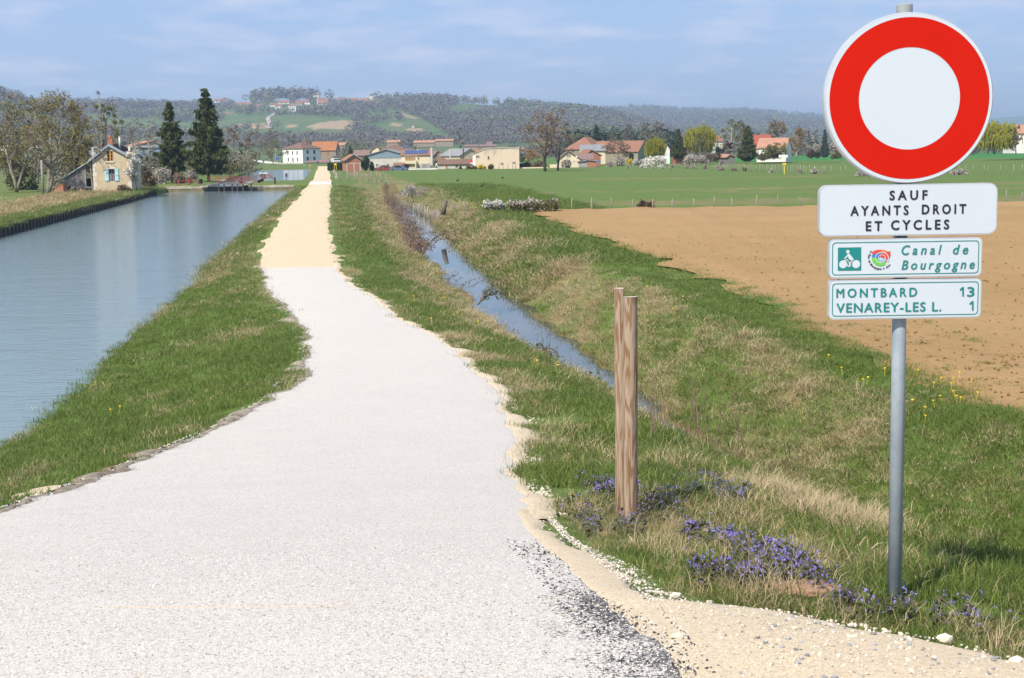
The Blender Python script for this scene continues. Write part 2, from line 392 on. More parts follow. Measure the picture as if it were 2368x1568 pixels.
def chips(name, ca, cb_, cdark, scale, seam=None):
    m, t, b = newmat(name); b.inputs['Roughness'].default_value = .85; b.inputs['Specular IOR Level'].default_value = .3
    tc = t.nodes.new('ShaderNodeTexCoord')
    v = t.nodes.new('ShaderNodeTexVoronoi'); v.inputs['Scale'].default_value = scale; t.links.new(tc.outputs['Object'], v.inputs['Vector'])
    v2 = t.nodes.new('ShaderNodeTexVoronoi'); v2.feature = 'DISTANCE_TO_EDGE'; v2.inputs['Scale'].default_value = scale; t.links.new(tc.outputs['Object'], v2.inputs['Vector'])
    sp = t.nodes.new('ShaderNodeSeparateColor'); t.links.new(v.outputs['Color'], sp.inputs[0])
    c = mixn(t, sp.outputs[0], ca, cb_)
    c = mixn(t, ramp(t, sp.outputs[1], .9, .97), c, tuple(x*.45 for x in ca))
    c = mixn(t, ramp(t, sp.outputs[2], .955, .97), c, (.45, .30, .19))
    big = noisen(t, 2.2, 5, .6); c = mixn(t, ramp(t, big, .35, .7, 0, .30), c, tuple(x*.68 for x in ca))
    big2 = noisen(t, 45, 3, .7); c = mixn(t, ramp(t, big2, .45, .75, 0, .55), c, tuple(x*.5 for x in ca))
    gap = ramp(t, v2.outputs['Distance'], 0, .12, 1, 0)
    c = mixn(t, mathn(t, 'MULTIPLY', gap, .55), c, cdark)
    bumpn(t, b, v2.outputs['Distance'], .8, .006)
    return m, t, b, c, sp
m, t, b, c, sp = chips('white_chippings', (.76, .705, .64), (.61, .56, .50), (.18, .17, .165), 120)
# bare tar along the edges
er, el, ds = attrn(t, 'er'), attrn(t, 'el'), attrn(t, 'dist')
nn = noisen(t, 5, 5, .75)
near = ramp(t, ds, 5.4, 7.0, 1, 0)
wr = mathn(t, 'ADD', mathn(t, 'MULTIPLY', near, .42), .05)
tr_ = mathn(t, 'SUBTRACT', 1.0, mathn(t, 'DIVIDE', er, wr))
tl_ = mathn(t, 'SUBTRACT', 1.0, mathn(t, 'DIVIDE', el, .20))
tt_ = mathn(t, 'MAXIMUM', tr_, tl_)
tt_ = mathn(t, 'ADD', tt_, ramp(t, nn, .25, .75, -.75, .45))
tt_ = mathn(t, 'ADD', tt_, ramp(t, sp.outputs[0], 0, 1, -.45, .45))
c = mixn(t, ramp(t, tt_, .25, .45, 0, .93), c, (.045, .047, .052))
# a faint ochre streak crosses the surfacing
tcp = t.nodes.new('ShaderNodeTexCoord'); sxp = t.nodes.new('ShaderNodeSeparateXYZ'); t.links.new(tcp.outputs['Object'], sxp.inputs[0]); oa = atp(330, 1424); ob = atp(720, 1418)
dy_s = mathn(t, 'ABSOLUTE', mathn(t, 'SUBTRACT', sxp.outputs[1], oa.y+.004)); ks = mathn(t, 'MULTIPLY', ramp(t, dy_s, .006, .016, 1, 0), mathn(t, 'MULTIPLY', ramp(t, sxp.outputs[0], oa.x-.25, oa.x), ramp(t, sxp.outputs[0], ob.x-.1, ob.x+.25, 1, 0)))
c = mixn(t, mathn(t, 'MULTIPLY', ks, ramp(t, noisen(t, 14, 4, .7), .3, .6, .1, .75)), c, (.70, .52, .32))
c = mixn(t, ramp(t, noisen(t, .45, 4, .6, stretch=(1.6, .5, 1)), .4, .7, 0, .16), c, (.60, .54, .47))
t.links.new(c, b.inputs['Base Color']); WHITE = m
YS = float(atp(690, 620).y)
def rag(f, s, amp, sg):
    return lambda y: f(y)+sg*amp*(fbm(y*1.9/(1+np.maximum(y-15, 0)/60), y*0+s, s, 5)-.5)*(1+np.minimum(y, 60)/45)
ys = [-20, -10, -4, 0, 2, 3, 3.6]+list(np.arange(4, 12, .035))+list(np.arange(12, YS, .12))+[YS]
PLf = rag(xl, 5, .22, 1); PRf = rag(xr, 8, .20, 1)
me = strip('gravel_path', PLf, PRf, ys, 44, WHITE, .004)
link('gravel_path', me, kind='structure')
m, t, b, c, sp = chips('sand_surface', (.75, .62, .43), (.66, .53, .35), (.35, .26, .16), 90)
k = noisen(t, 1, 4, .6, stretch=(2.2, .07, 1)); c = mixn(t, ramp(t, k, .4, .65, 0, .35), c, (.60, .42, .22))
ds = attrn(t, 'dist')
d1 = at(735, 425, -2.5).y
band = mathn(t, 'MULTIPLY', ramp(t, ds, d1-4, d1-3.5), ramp(t, ds, d1+9, d1+10, 1, 0)); c = mixn(t, band, c, (.78, .72, .68))
t.links.new(c, b.inputs['Base Color']); SAND = m
ys = list(YS+.0+np.concatenate([np.arange(0, 40, .25), np.arange(40, 150, 1.2), np.arange(150, 372, 5)]))
me = strip('sand_path', rag(xl, 5, .25, 1), rag(xr, 8, .32, 1), ys, 30, SAND, .002)
link('sand_path', me, kind='structure')
# ---- beige stony shoulder at the right foot
m, t, b, c, sp = chips('beige_grit', (.76, .63, .44), (.64, .52, .36), (.30, .235, .16), 160)
n = noisen(t, 9, 5, .7); c = mixn(t, ramp(t, n, .4, .75, 0, .5), c, (.54, .42, .27)); n9 = noisen(t, 60, 3, .8); c = mixn(t, ramp(t, n9, .5, .75, 0, .6), c, (.78, .70, .58)); c = mixn(t, ramp(t, noisen(t, 90, 2, .8), .58, .7, 0, .6), c, (.30, .26, .21))
t.links.new(c, b.inputs['Base Color']); GRIT = m
gl = [(1238,1172),(1262,1215),(1330,1262),(1400,1288),(1470,1318),(1505,1362),(1600,1390),(1720,1400),(1850,1412),(1950,1432),(2060,1452),(2200,1476),(2300,1500),(2367,1522)]
gp = [atp(*q) for q in gl]; TG = np.array(sorted([(p.y, p.x) for p in gp]+[(3.5, 5.2), (4.2, 3.6), (-20, 5.3)]))
def xg(Y): return np.maximum(np.interp(Y, TG[:, 0], TG[:, 1]), xr(Y))
ys = [-10, 0, 3, 3.5]+list(np.arange(4, 10.4, .04))
me = strip('gravel_shoulder', lambda y: xr(y)-.25, lambda y: xg(y)+.12*(fbm(y*6, y*0, 77, 4)-.5)+.02, ys, 30, GRIT, lambda y: -.012-.06*sstep(8.5, 9.9, y))
link('gravel_shoulder', me, kind='structure')
ys = list(np.arange(8.3, YS+6, .12))                     # sandy verge along the right edge further on
ws = lambda y: .02+.36*np.clip(fbm(y*.9, y*0+3, 15, 4)-.42, 0, 1)*2
me = strip('sandy_verge', lambda y: PRf(y)-.2, lambda y: PRf(y)+ws(y), ys, 6, GRIT, -.008); link('sandy_verge', me, kind='structure')
m, t, b, c, sp = chips('dirty_verge', (.50, .43, .33), (.34, .28, .21), (.08, .07, .06), 110)
n = noisen(t, 5, 5, .75); c = mixn(t, ramp(t, n, .45, .6, 0, .85), c, (.15, .11, .07)); n = noisen(t, 3.1, 4, .7); c = mixn(t, ramp(t, n, .55, .68, 0, .8), c, (.06, .06, .062))
t.links.new(c, b.inputs['Base Color']); DIRT = m
wl = lambda y: .01+.5*np.clip(fbm(y*1.1, y*0+8, 25, 4)-.52, 0, 1)*2
me = strip('sandy_edge', lambda y: PLf(y)-wl(y), lambda y: PLf(y)+.2, list(np.arange(7, YS+3, .12)), 6, DIRT, -.008); link('sandy_edge', me, kind='structure')

# ---- ploughed field
m, t, b = newmat('ploughed_soil'); b.inputs['Roughness'].default_value = .95; b.inputs['Specular IOR Level'].default_value = .1
n1 = noisen(t, 6, 6, .75); n2 = noisen(t, .12, 4, .6); n3 = noisen(t, 30, 4, .7)
c = mixn(t, ramp(t, n2, .3, .7), (.33, .21, .092), (.385, .25, .118)); c = mixn(t, ramp(t, n1, .42, .75, 0, .55), c, (.22, .13, .06))
c = mixn(t, ramp(t, n3, .6, .75, 0, .5), c, (.50, .35, .19)); n4 = noisen(t, 1.0, 3, .6, stretch=(.9, .06, 1)); c = mixn(t, ramp(t, n4, .45, .65, 0, .22), c, (.25, .15, .065))
ga = attrn(t, 'grow'); gg = mathn(t, 'ADD', ga, ramp(t, n1, .2, .8, -.5, .5)); c = mixn(t, ramp(t, gg, .5, .75), c, (.075, .13, .03))
t.links.new(c, b.inputs['Base Color']); bumpn(t, b, n1, .8, .06); SOIL = m
fl = [at(u, v, ZF) for u, v in [(2367,985),(2240,935),(2100,868),(1850,772),(1700,668),(1480,590),(1340,540),(1200,489)]]
TFx = np.array(sorted([(p.y, p.x) for p in fl]+[(5, 9.8), (-20, 12.5)])); yfar0 = float(at(1200, 489, ZF).y); pf = at(2367, 469, ZF)
ys = list(np.arange(-20, 15, 1.5))+list(np.geomspace(15, yfar0, 150)); ys = np.array(ys); nx = 120; tt = np.linspace(0, 1, nx)**1.8
PXa = np.interp(ys, TFx[:, 0], TFx[:, 1])+(.9*(fbm(ys*.7, ys*0, 61, 4)-.5)*(ys/30+.4))
PX = PXa[:, None]+tt[None, :]*260; sl = (pf.y-yfar0)/(pf.x-.5)
PY = ys[:, None]+(PX-PXa[:, None])*sl*np.clip(ys/yfar0, 0, 1)[:, None]
PZ = height(PX, PY)+.03+.09*sstep(30, 70, PY)+(fbm(PX*3, PY*3, 71, 4)-.5)*.07*(PY < 60)
ii = np.arange(PX.size).reshape(PX.shape); ff = np.stack([ii[:-1, :-1], ii[:-1, 1:], ii[1:, 1:], ii[1:, :-1]], -1).reshape(-1, 4)
me = mesh_np('ploughed_field', np.stack([PX, PY, PZ], -1).reshape(-1, 3), ff, SOIL, True)
edge = PX-PXa[:, None]; attr(me, 'grow', np.clip((1-edge/np.clip(PY*.04, .6, 2.0))*.62*(PY < 50)+.60*(fbm(PX*.9, PY*.9, 81, 3)-.3)*(PY < 42), 0, 1).ravel())
link('ploughed_field', me, kind='structure')

# ---- water
def water(name, colr, rough, bs, stretch, strength, dist=.05):
    m, t, b = newmat(name); b.inputs['Base Color'].default_value = (*colr, 1); b.inputs['Roughness'].default_value = rough; b.inputs['IOR'].default_value = 1.33
    n = noisen(t, bs, 4, .6, stretch=stretch); n2 = noisen(t, bs*.12, 3, .6, stretch=stretch)
    s = mathn(t, 'ADD', n, mathn(t, 'MULTIPLY', n2, 1.5)); bumpn(t, b, s, strength, dist); return m
WC = water('canal_water', (.17, .235, .24), .08, 4.0, (.6, 1.4, 1), .6, .035)
WD = water('ditch_water', (.055, .07, .06), .02, 2, (1, 1, 1), .03, .01)
def wsheet(name, fx0, fx1, y0, y1, z, mat, n=60):
    ys = np.linspace(y0, y1, n); v = []; f = []
    for i, y in enumerate(ys): v += [(float(fx0(y)), y, z), (float(fx1(y)), y, z)]
    for i in range(n-1): f.append((2*i, 2*i+1, 2*i+3, 2*i+2))
    link(name, mesh_np(name, v, f, mat), kind='structure')
L3 = lambda y: lines(np.array([y]))[0][3][0]; L6 = lambda y: lines(np.array([y]))[0][6][0]
wsheet('canal_water', lambda y: L3(y)+.05, lambda y: L6(y)+.35, -40, 195.95, ZW, WC)
wsheet('upper_canal_water', lambda y: L3(y)+.05, lambda y: L6(y)+.3, 198.5, 389, ZU, WC)
wsheet('ditch_water', lambda y: lines(np.array([y]))[0][10][0]-.3, lambda y: lines(np.array([y]))[0][12][0]+.3, -20, 188, ZD, WD)
# ------------------------------------------------------------------ hills and woods
WOODM = leafmat('bare_wood', (.155, .135, .125), (.12, .11, .105), .012, 0, .9, 0)
WOODG = leafmat('budding_wood', (.20, .21, .10), (.15, .165, .085), .02, 0, .9, 0)
WOODD = leafmat('evergreen_wood', (.05, .07, .045), (.035, .055, .03), .02, 0, .9, 0)
# skyline of the ground (survey marks), near hill and far ridge
HA = np.array([(-900,250),(-200,245),(0,242),(60,240),(150,238),(300,240),(420,244),(520,246),(570,234),(640,228),(760,226),(830,231),(870,234),(950,227),(1040,229),(1100,236),(1230,243),(1330,249),(1420,262),(1520,290),(1600,312),(1700,335),(3400,345)], float)
HB = np.array([(-900,300),(700,300),(1200,262),(1380,250),(1490,247),(1560,254),(1640,257),(1720,255),(1790,262),(1900,272),(2000,286),(2140,298),(2300,310),(3400,335)], float)
HC = np.array([(-900,218),(-300,200),(0,206),(40,212),(70,222),(110,238),(200,262),(300,320),(3400,345)], float)
HD = np.array([(-900,300),(1500,300),(2000,290),(2200,278),(2330,268),(2400,265),(2700,262),(3400,270)], float)
def elev(T, u, hz, Rr): return (hz-np.interp(u, T[:, 0], T[:, 1]))/F*Rr
rr = np.concatenate([np.linspace(470, 1000, 22), np.linspace(1030, 3300, 90), np.linspace(3360, 6500, 50), np.linspace(6700, 9500, 12)])
uu = np.linspace(-1300, 3700, 420)
UU, RR = np.meshgrid(uu, rr)
def hz(u): return 343.6+.015*(CU-u)
def hill(u, r):
    x = (u-CU)/F*r
    def ridge(T, r0, r1, p):
        top = elev(T, u, hz(u), r1); k = np.clip((r-r0)/(r1-r0), 0, 1); back = np.clip((r-r1)/1500, 0, 1)
        return top*(k**p)*(1-.5*back)
    z = ridge(HA, 850, 2500, 1.35)
    z = np.maximum(z, ridge(HB, 1800, 4600, 1.3)); z = np.maximum(z, ridge(HC, 700, 1500, 1.2)*(u < 320)); z = np.maximum(z, ridge(HD, 4800, 8200, 1.2))
    z = z+(fbm(x*.006, r*.005, 91, 4)-.5)*14*sstep(1000, 1800, r)*(1-sstep(2300, 2500, r)*(r < 2700))
    return np.maximum(z, 0)-2.75
HZ = hill(UU, RR); HX = (UU-CU)/F*RR
def proj(X, Y, Z):
    """where points of the place fall on the survey sheet"""
    P = np.stack([X, Y, Z-CAMZ], -1)@np.array(CR)
    return CU+F*P[..., 0]/-P[..., 2], CV-F*P[..., 1]/-P[..., 2]
PU, PV = proj(HX, RR, HZ)
def inpoly(u, v, poly):
    r = np.zeros(np.shape(u), bool); n = len(poly); j = n-1
    for i in range(n):
        xi, yi = poly[i]; xj, yj = poly[j]
        c = ((yi > v) != (yj > v)) & (u < (xj-xi)*(v-yi)/((yj-yi) if yj != yi else 1e-9)+xi); r ^= c; j = i
    return r
TAN = [[(539,287),(580,285),(631,288),(630,297),(545,296)], [(714,292),(740,284),(790,277),(815,278),(822,290),(815,301),(770,298),(720,299)], [(666,288),(689,286),(692,294),(668,295)],
       [(805,309),(857,308),(858,316),(806,318)], [(912,261),(930,262),(962,272),(955,276)], [(939,298),(975,297),(985,308),(955,309)], [(906,285),(925,286),(928,293),(910,292)], [(1352,250),(1382,251),(1380,257),(1350,254)], [(170,300),(240,300),(240,305),(170,306)]]
tan_ = np.zeros(PU.shape)
for P in TAN: tan_[inpoly(PU, PV, P)] = 1
m, t, b = newmat('hill_grass'); b.inputs['Roughness'].default_value = .95; b.inputs['Specular IOR Level'].default_value = .1
n1 = noisen(t, .012, 5, .7); n2 = noisen(t, .08, 4, .7)
c = mixn(t, ramp(t, n1, .4, .6), (.065, .125, .042), (.115, .15, .058)); c = mixn(t, ramp(t, n2, .45, .7, 0, .6), c, (.14, .125, .075))
c = mixn(t, attrn(t, 'tan'), c, (.34, .25, .15)); t.links.new(c, b.inputs['Base Color'])
ii = np.arange(HX.size).reshape(HX.shape); ff = np.stack([ii[:-1, :-1], ii[:-1, 1:], ii[1:, 1:], ii[1:, :-1]], -1).reshape(-1, 4)
me = mesh_np('hills', np.stack([HX, RR, HZ], -1).reshape(-1, 3), ff, m, True); attr(me, 'tan', tan_.ravel()); link('hills', me, kind='structure')

def woodmask(u, v, x, r):
    n = fbm(x*.006, r*.004, 101, 4)
    w = np.zeros(u.shape, bool)
    w |= (u < 80) & (v < 262)
    w |= (u < 560) & (v < 256)
    w |= (u < 560) & (v > 256) & (n > .52) & (v < 284)
    w |= (u < 560) & (v >= 284) & (n > .55)
    w |= (u >= 560) & (u < 870) & (v < 246) & (u < 840)
    w |= inpoly(u, v, [(757,246),(800,234),(870,236),(900,250),(890,262),(800,266),(770,262)]) 
    w |= (u >= 870) & (u < 1030) & (v < 257) & (n > .30)
    w |= inpoly(u, v, [(925,257),(983,282),(1032,312),(1050,330),(3000,345),(3000,200),(925,200)]) & ~inpoly(u, v, [(1032,262),(1045,246),(1130,243),(1165,246),(1160,256),(1100,264),(1060,270)]) & (n > .24)
    w &= ~inpoly(u, v, TAN[7])
    w |= inpoly(u, v, [(797,300),(850,297),(880,308),(891,314),(860,318),(858,308),(800,305)])
    w |= inpoly(u, v, [(545,258),(640,262),(700,262),(760,250),(800,262),(790,272),(700,272),(640,268),(545,268)]) & (n > .42)
    w |= (u > 560) & (u < 1000) & (v > 262) & (n > .60)
    w |= (u > 560) & (v > 328) & (n > .5)
    return w
rg = np.random.default_rng(7)
def sample_wood(n, r0, r1):
    u = rg.uniform(-350, 2750, n); r = r0*(r1/r0)**rg.uniform(0, 1, n); return u, r
def foliage_tris(P, Hh, Ww, n, seed, lo=.15, size=.2):
    """fuzzy crowns: n slivers spread through each crown's volume; P (k,3)"""
    g = np.random.default_rng(seed); k = len(P)
    d = g.normal(size=(k, n, 3)); d /= np.linalg.norm(d, axis=-1, keepdims=True); q = g.uniform(.35, 1, (k, n, 1))**.5
    c = d*q; c[..., 2] = c[..., 2]*.5*(1-lo)+.5*(1+lo)
    C = P[:, None, :]+c*np.stack([Ww/2, Ww/2, Hh], -1)[:, None, :]
    s = (size*Ww)[:, None, None]*g.uniform(.6, 1.3, (k, n, 1))
    nn = d+g.normal(0, .28, d.shape); nn[..., 2] += .35; nn /= np.linalg.norm(nn, axis=-1, keepdims=True)   # leaves face outward
    a = np.cross(nn, g.normal(size=d.shape)); a /= np.linalg.norm(a, axis=-1, keepdims=True)
    b = np.cross(nn, a)
    V = np.stack([C-a*s*.5, C+a*s*.5, C+b*s*1.1], 2).reshape(-1, 3)
    return V, np.arange(len(V)).reshape(-1, 3)
u, r = sample_wood(60000, 900, 5200); x = (u-CU)/F*r; z = hill(u, r); pu, pv = proj(x, r, z)
front = z > 2
KEEP = [B_(a, b)+B_(c, d) for a, b, c, d in ((125,300,300,352),(340,322,420,368),(490,310,570,362),(550,318,660,388),(580,278,730,325),(700,312,825,412),(780,285,955,348),(1020,250,1160,342),(1180,255,1490,302),(1505,255,1690,318),(-130,262,120,310),(-10,415,125,452))]
clear_ = np.zeros(len(u), bool)
for a_, b_, c_, d_ in KEEP: clear_ |= (pu > a_-1) & (pu < c_+1) & (pv > b_+2) & (pv < d_+9)
w = woodmask(pu, pv, x, r) & ~clear_ & front & ~((r > 2750) & (r < 3000)) & (pv < 345)
# thin out by distance so that the crowns overlap evenly in depth
P = np.stack([x, r, z], -1)[w]; hsz = np.clip(P[:, 1]*.0052, 5, 14)*rg.uniform(.7, 1.25, len(P)); hu_, hv_ = proj(P[:, 0], P[:, 1], P[:, 2]); hsz = hsz*np.where((hu_ > 568) & (hu_ < 872) & (hv_ < 238), 1.6, 1)
kind = fbm(P[:, 0]*.01, P[:, 1]*.008, 111, 3)+rg.normal(0, .12, len(P))
for nm, mk, mt in (('bare_forest', kind < .60, WOODM), ('budding_forest', (kind >= .60) & (kind < .78), WOODG), ('evergreen_forest', kind >= .78, WOODD)):
    V, Fc = foliage_tris(P[mk], hsz[mk], hsz[mk]*.85, 30, 5, .1, .19)
    link(nm, mesh_np(nm, V, Fc, mt), kind='stuff')
# ------------------------------------------------------------------ trees and bushes
def perp(d):
    a = np.cross(d, [0, 0, 1.0]) if abs(d[2]) < .9 else np.cross(d, [1.0, 0, 0]); a /= np.linalg.norm(a); return a, np.cross(d, a)
def skeleton(seed, H, Wd, trunk_h=.25, r0=None, kids=(8, 6, 6, 6), up=.25, forks=1, lean=0.0, spread=1.0):
    """branch polylines of a leafless tree: list of (points, radii, level)"""
    g = np.random.default_rng(seed); out = []; r0 = r0 or H*.022
    def br(p, d, L, r, lev):
        n = [6, 6, 4, 3, 2][lev]; pts = [p]; rad = [r]; dd = [d]
        for i in range(n):
            d = d+g.normal(0, [.05, .13, .18, .2, .2][lev], 3); d[2] += up*[.05, .25, .12, .05, .0][lev]; d = d/np.linalg.norm(d)
            p = p+d*L/n; pts.append(p); rad.append(r*(1-.78*(i+1)/n)); dd.append(d)
        out.append((np.array(pts), rad, lev))
        if lev >= len(kids): return
        for k in range(kids[lev]):
            t = g.uniform(trunk_h if lev == 0 else .25, 1.0) if lev else trunk_h+(1-trunk_h)*(k+.5*g.uniform())/kids[0]
            i = min(int(t*n), n-1); f = t*n-i; q = pts[i]*(1-f)+pts[i+1]*f; a, b = perp(dd[i]); w_ = g.uniform(0, 2*math.pi) if lev else k*2.4+g.uniform(-.4, .4)
            ang = g.uniform(.5, 1.05)*spread if lev else (1.15-.75*t)*spread*g.uniform(.85, 1.15)
            nd = dd[i]*math.cos(ang)+(a*math.cos(w_)+b*math.sin(w_))*math.sin(ang)
            LL = (L*g.uniform(.38, .62)*(1.15-.5*t)) if lev else Wd*.5*g.uniform(.85, 1.2)*(1.25-.55*t)*1.15
            br(q, nd, LL, max(rad[i]*.55, .006), lev+1)
    for f in range(forks):
        d = np.array([lean+(.25*math.cos(f*2.6+seed) if forks > 1 else 0), (.2*math.sin(f*2.6) if forks > 1 else 0), 1.0]); d /= np.linalg.norm(d)
        br(np.array([0.0, 0, -.2]), d, H*.92, r0*(1 if f == 0 else .8), 0)
    return out
def fit(sk, H, Wd):
    P = np.concatenate([q[0] for q in sk]); zs = H/np.percentile(P[:, 2], 99.8); xs = Wd/2/np.percentile(np.abs(P[:, :2]), 94)
    s = np.array([xs, xs, zs]); return [(q[0]*s, [r for r in q[1]], q[2]) for q in sk]
def skel_mesh(sk, wood, tw, twig, moss=0, seed=0):
    mb = MB(); V = []; g = np.random.default_rng(seed)
    for pts, rad, lev in sk:
        if lev <= 1: mb.tube(pts, [max(r, .012) for r in rad], 7 if lev == 0 else 5)
        else:
            for i in range(len(pts)-1):
                d = pts[i+1]-pts[i]; l = np.linalg.norm(d); a, b = perp(d/l); th = g.uniform(0, 6.3); s_ = (a*math.cos(th)+b*math.sin(th))
                w0 = max(rad[i], twig/2); w1 = max(rad[i+1], twig/3)
                V += [pts[i]-s_*w0, pts[i]+s_*w0, pts[i+1]+s_*w1, pts[i]-s_*w0, pts[i+1]+s_*w1, pts[i+1]-s_*w1]
    V = np.array(V)
    m1 = mb.mesh('trunk', wood, True); m2 = mesh_np('crown', V, np.arange(len(V)).reshape(-1, 3), tw)
    m3 = None
    if moss:
        pts = np.concatenate([q[0][1:] for q in sk if q[2] >= 2]); sel = pts[g.random(len(pts)) < moss]
        n = 5; C = sel[:, None, :]+g.normal(0, .13, (len(sel), n, 3)); a = g.normal(size=C.shape)*.085; b_ = g.normal(size=C.shape)*.085
        V = np.stack([C-a, C+a, C+b_*1.3], 2).reshape(-1, 3); m3 = (V, np.arange(len(V)).reshape(-1, 3))
    return m1, m2, m3
BARK = M('grey_bark', (.21, .18, .14), (.12, .10, .08), 2.5, .9, .5, 9, stretch=(1, 1, .25), rnd=.1)
BARKM = M('mossy_bark', (.30, .27, .22), (.17, .145, .08), 1.6, .9, .5, 7, rnd=.1)
BARKW = M('birch_bark', (.55, .53, .49), (.25, .22, .2), 3, .8, .2)
BARKD = M('dark_bark', (.10, .075, .055), (.06, .05, .04), 3, .9, .5)
TWB = leafmat('brown_twigs', (.24, .175, .115), (.17, .125, .09), .6, 0, .9, .2)
TWG = leafmat('grey_twigs', (.24, .205, .165), (.17, .145, .12), .6, 0, .9, .2)
TWM = leafmat('mossy_twigs', (.25, .21, .15), (.19, .16, .115), .6, 0, .9, .1)
TWO = leafmat('orange_twigs', (.36, .215, .085), (.27, .19, .10), .6, .1, .9, .1)
TWY = leafmat('budding_twigs', (.25, .24, .075), (.17, .17, .06), .6, .2, .9, .1)
TWP = leafmat('purple_twigs', (.14, .075, .075), (.10, .06, .06), .8, .1, .9, .1)
MOSS = leafmat('olive_moss', (.24, .20, .06), (.17, .15, .05), .6, .1, .9, .1)
MIST = leafmat('mistletoe_leaves', (.17, .165, .03), (.10, .11, .02), 2, .2, .8, .1)
NEED = leafmat('spruce_needles', (.042, .058, .017), (.085, .10, .028), 1.0, .12, .8, .1)
NEEDB = leafmat('dark_needles', (.026, .045, .03), (.045, .065, .04), 1.0, .1, .8, .1)
NEEDS = leafmat('blue_needles', (.07, .095, .09), (.04, .06, .06), 1.0, .1, .8, .1)
WIL = leafmat('willow_leaves', (.34, .33, .03), (.25, .25, .03), .5, .3, .7, .05)
BLOS = leafmat('white_blossom', (.72, .70, .66), (.50, .47, .40), 1.2, .2, .8, .1)
BLOG = leafmat('grey_blossom', (.50, .46, .42), (.26, .22, .17), 1.5, .2, .8, .1)
SHR = leafmat('green_shrub', (.10, .12, .035), (.16, .13, .06), 1.2, .2, .8, .15)
SHD = leafmat('dark_shrub', (.035, .06, .02), (.06, .085, .03), 1.2, .15, .8, .15)
SHB = leafmat('brown_shrub', (.21, .145, .10), (.15, .115, .07), 1.2, .1, .9, .15)
FORS = leafmat('yellow_flowers', (.70, .52, .02), (.45, .36, .03), 1.5, .2, .8, .05)
MAUVE = leafmat('mauve_shrub', (.25, .17, .14), (.19, .125, .09), 1.5, .1, .9, .1)
def place(name, cat, label, base, parts, group=None, rz=0):
    e = empty(name, base, rz, label, cat, group)
    for pn, me, kd in parts:
        link(pn, me, e, kind=kd)
    return e
def bare_tree(name, label, base, H, Wd, seed=1, tw=TWB, bark=BARK, moss=0, mossm=None, twig=None, kids=(8, 6, 6, 5), cat='tree', group=None, **k):
    sk = fit(skeleton(seed, H, Wd, kids=kids, **k), H, Wd); D = base[1]
    m1, m2, m3 = skel_mesh(sk, bark, tw, (twig*(1.7 if D < 250 else 2.2) if twig else max(.03, D*.00022)), moss, seed)
    ps = [('trunk', m1, None), ('crown', m2, None)]
    if m3: ps.append(('moss', mesh_np('moss', m3[0], m3[1], mossm or MOSS), None))
    return place(name, cat, label, base, ps, group)
def tris(C, size, g, down=0.0, lenk=1.3):
    a = g.normal(size=C.shape); a /= np.linalg.norm(a, axis=-1, keepdims=True); b = g.normal(size=C.shape); b[:, 2] -= down; b /= np.linalg.norm(b, axis=-1, keepdims=True)
    s = (size*g.uniform(.6, 1.4, (len(C), 1)))
    return np.stack([C-a*s*.5, C+a*s*.5, C+b*s*lenk], 1).reshape(-1, 3)
def tmesh(name, V, mat): return mesh_np(name, V, np.arange(len(V)).reshape(-1, 3), mat)
def conifer(name, label, base, H, Wd, seed=1, mat=NEED, clear=.12, layers=30, dens=1.0, power=.9, cat='tree', group=None, sparse=False):
    Wd = Wd*1.12
    g = np.random.default_rng(seed); V = []; mb = MB(); mb.tube([(0, 0, -.3), (0, 0, H*.5), (0, 0, H*.97)], [H*.017, H*.010, .02], 7)
    for i in range(layers):
        t = (i+g.uniform(-.3, .3))/layers; z0 = H*(clear+(1-clear)*t); Rr = Wd/2*max(1-t, .03)**power*g.uniform(.72, 1.12)*(min(1, .55+t*4) if t < .12 else 1)
        nb = int(5+7*(1-t)); th0 = g.uniform(0, 6.3)
        for k in range(nb):
            th = th0+k*2*math.pi/nb+g.uniform(-.25, .25); rl = Rr*g.uniform(.42, 1.22); dr = np.array([math.cos(th), math.sin(th), 0])
            n = max(3, int((rl*7+2)*dens*6/ max(1, Wd/5)))
            s = g.uniform(.08, 1, n)**.75; droop = -.30*rl*s+.22*rl*s**3*1.3
            C = dr[None, :]*(rl*s)[:, None]+np.array([0, 0, z0])+np.stack([0*s, 0*s, droop], 1)
            C += g.normal(0, .05*rl*.6+.03, C.shape)*np.array([1, 1, .6])
            C[:, 2] -= g.uniform(0, .14, n)*Rr*.8*s
            V.append(tris(C, .03*Wd+.09, g, 1.5, 1.9))
            if rl > .6: mb.beam((0, 0, z0), tuple(dr*rl*.8+np.array([0, 0, z0-.2*rl])), .03)
    V = np.concatenate(V)
    return place(name, cat, label, base, [('trunk', mb.mesh('trunk', BARKD), None), ('crown', tmesh('crown', V, mat), None)], group)
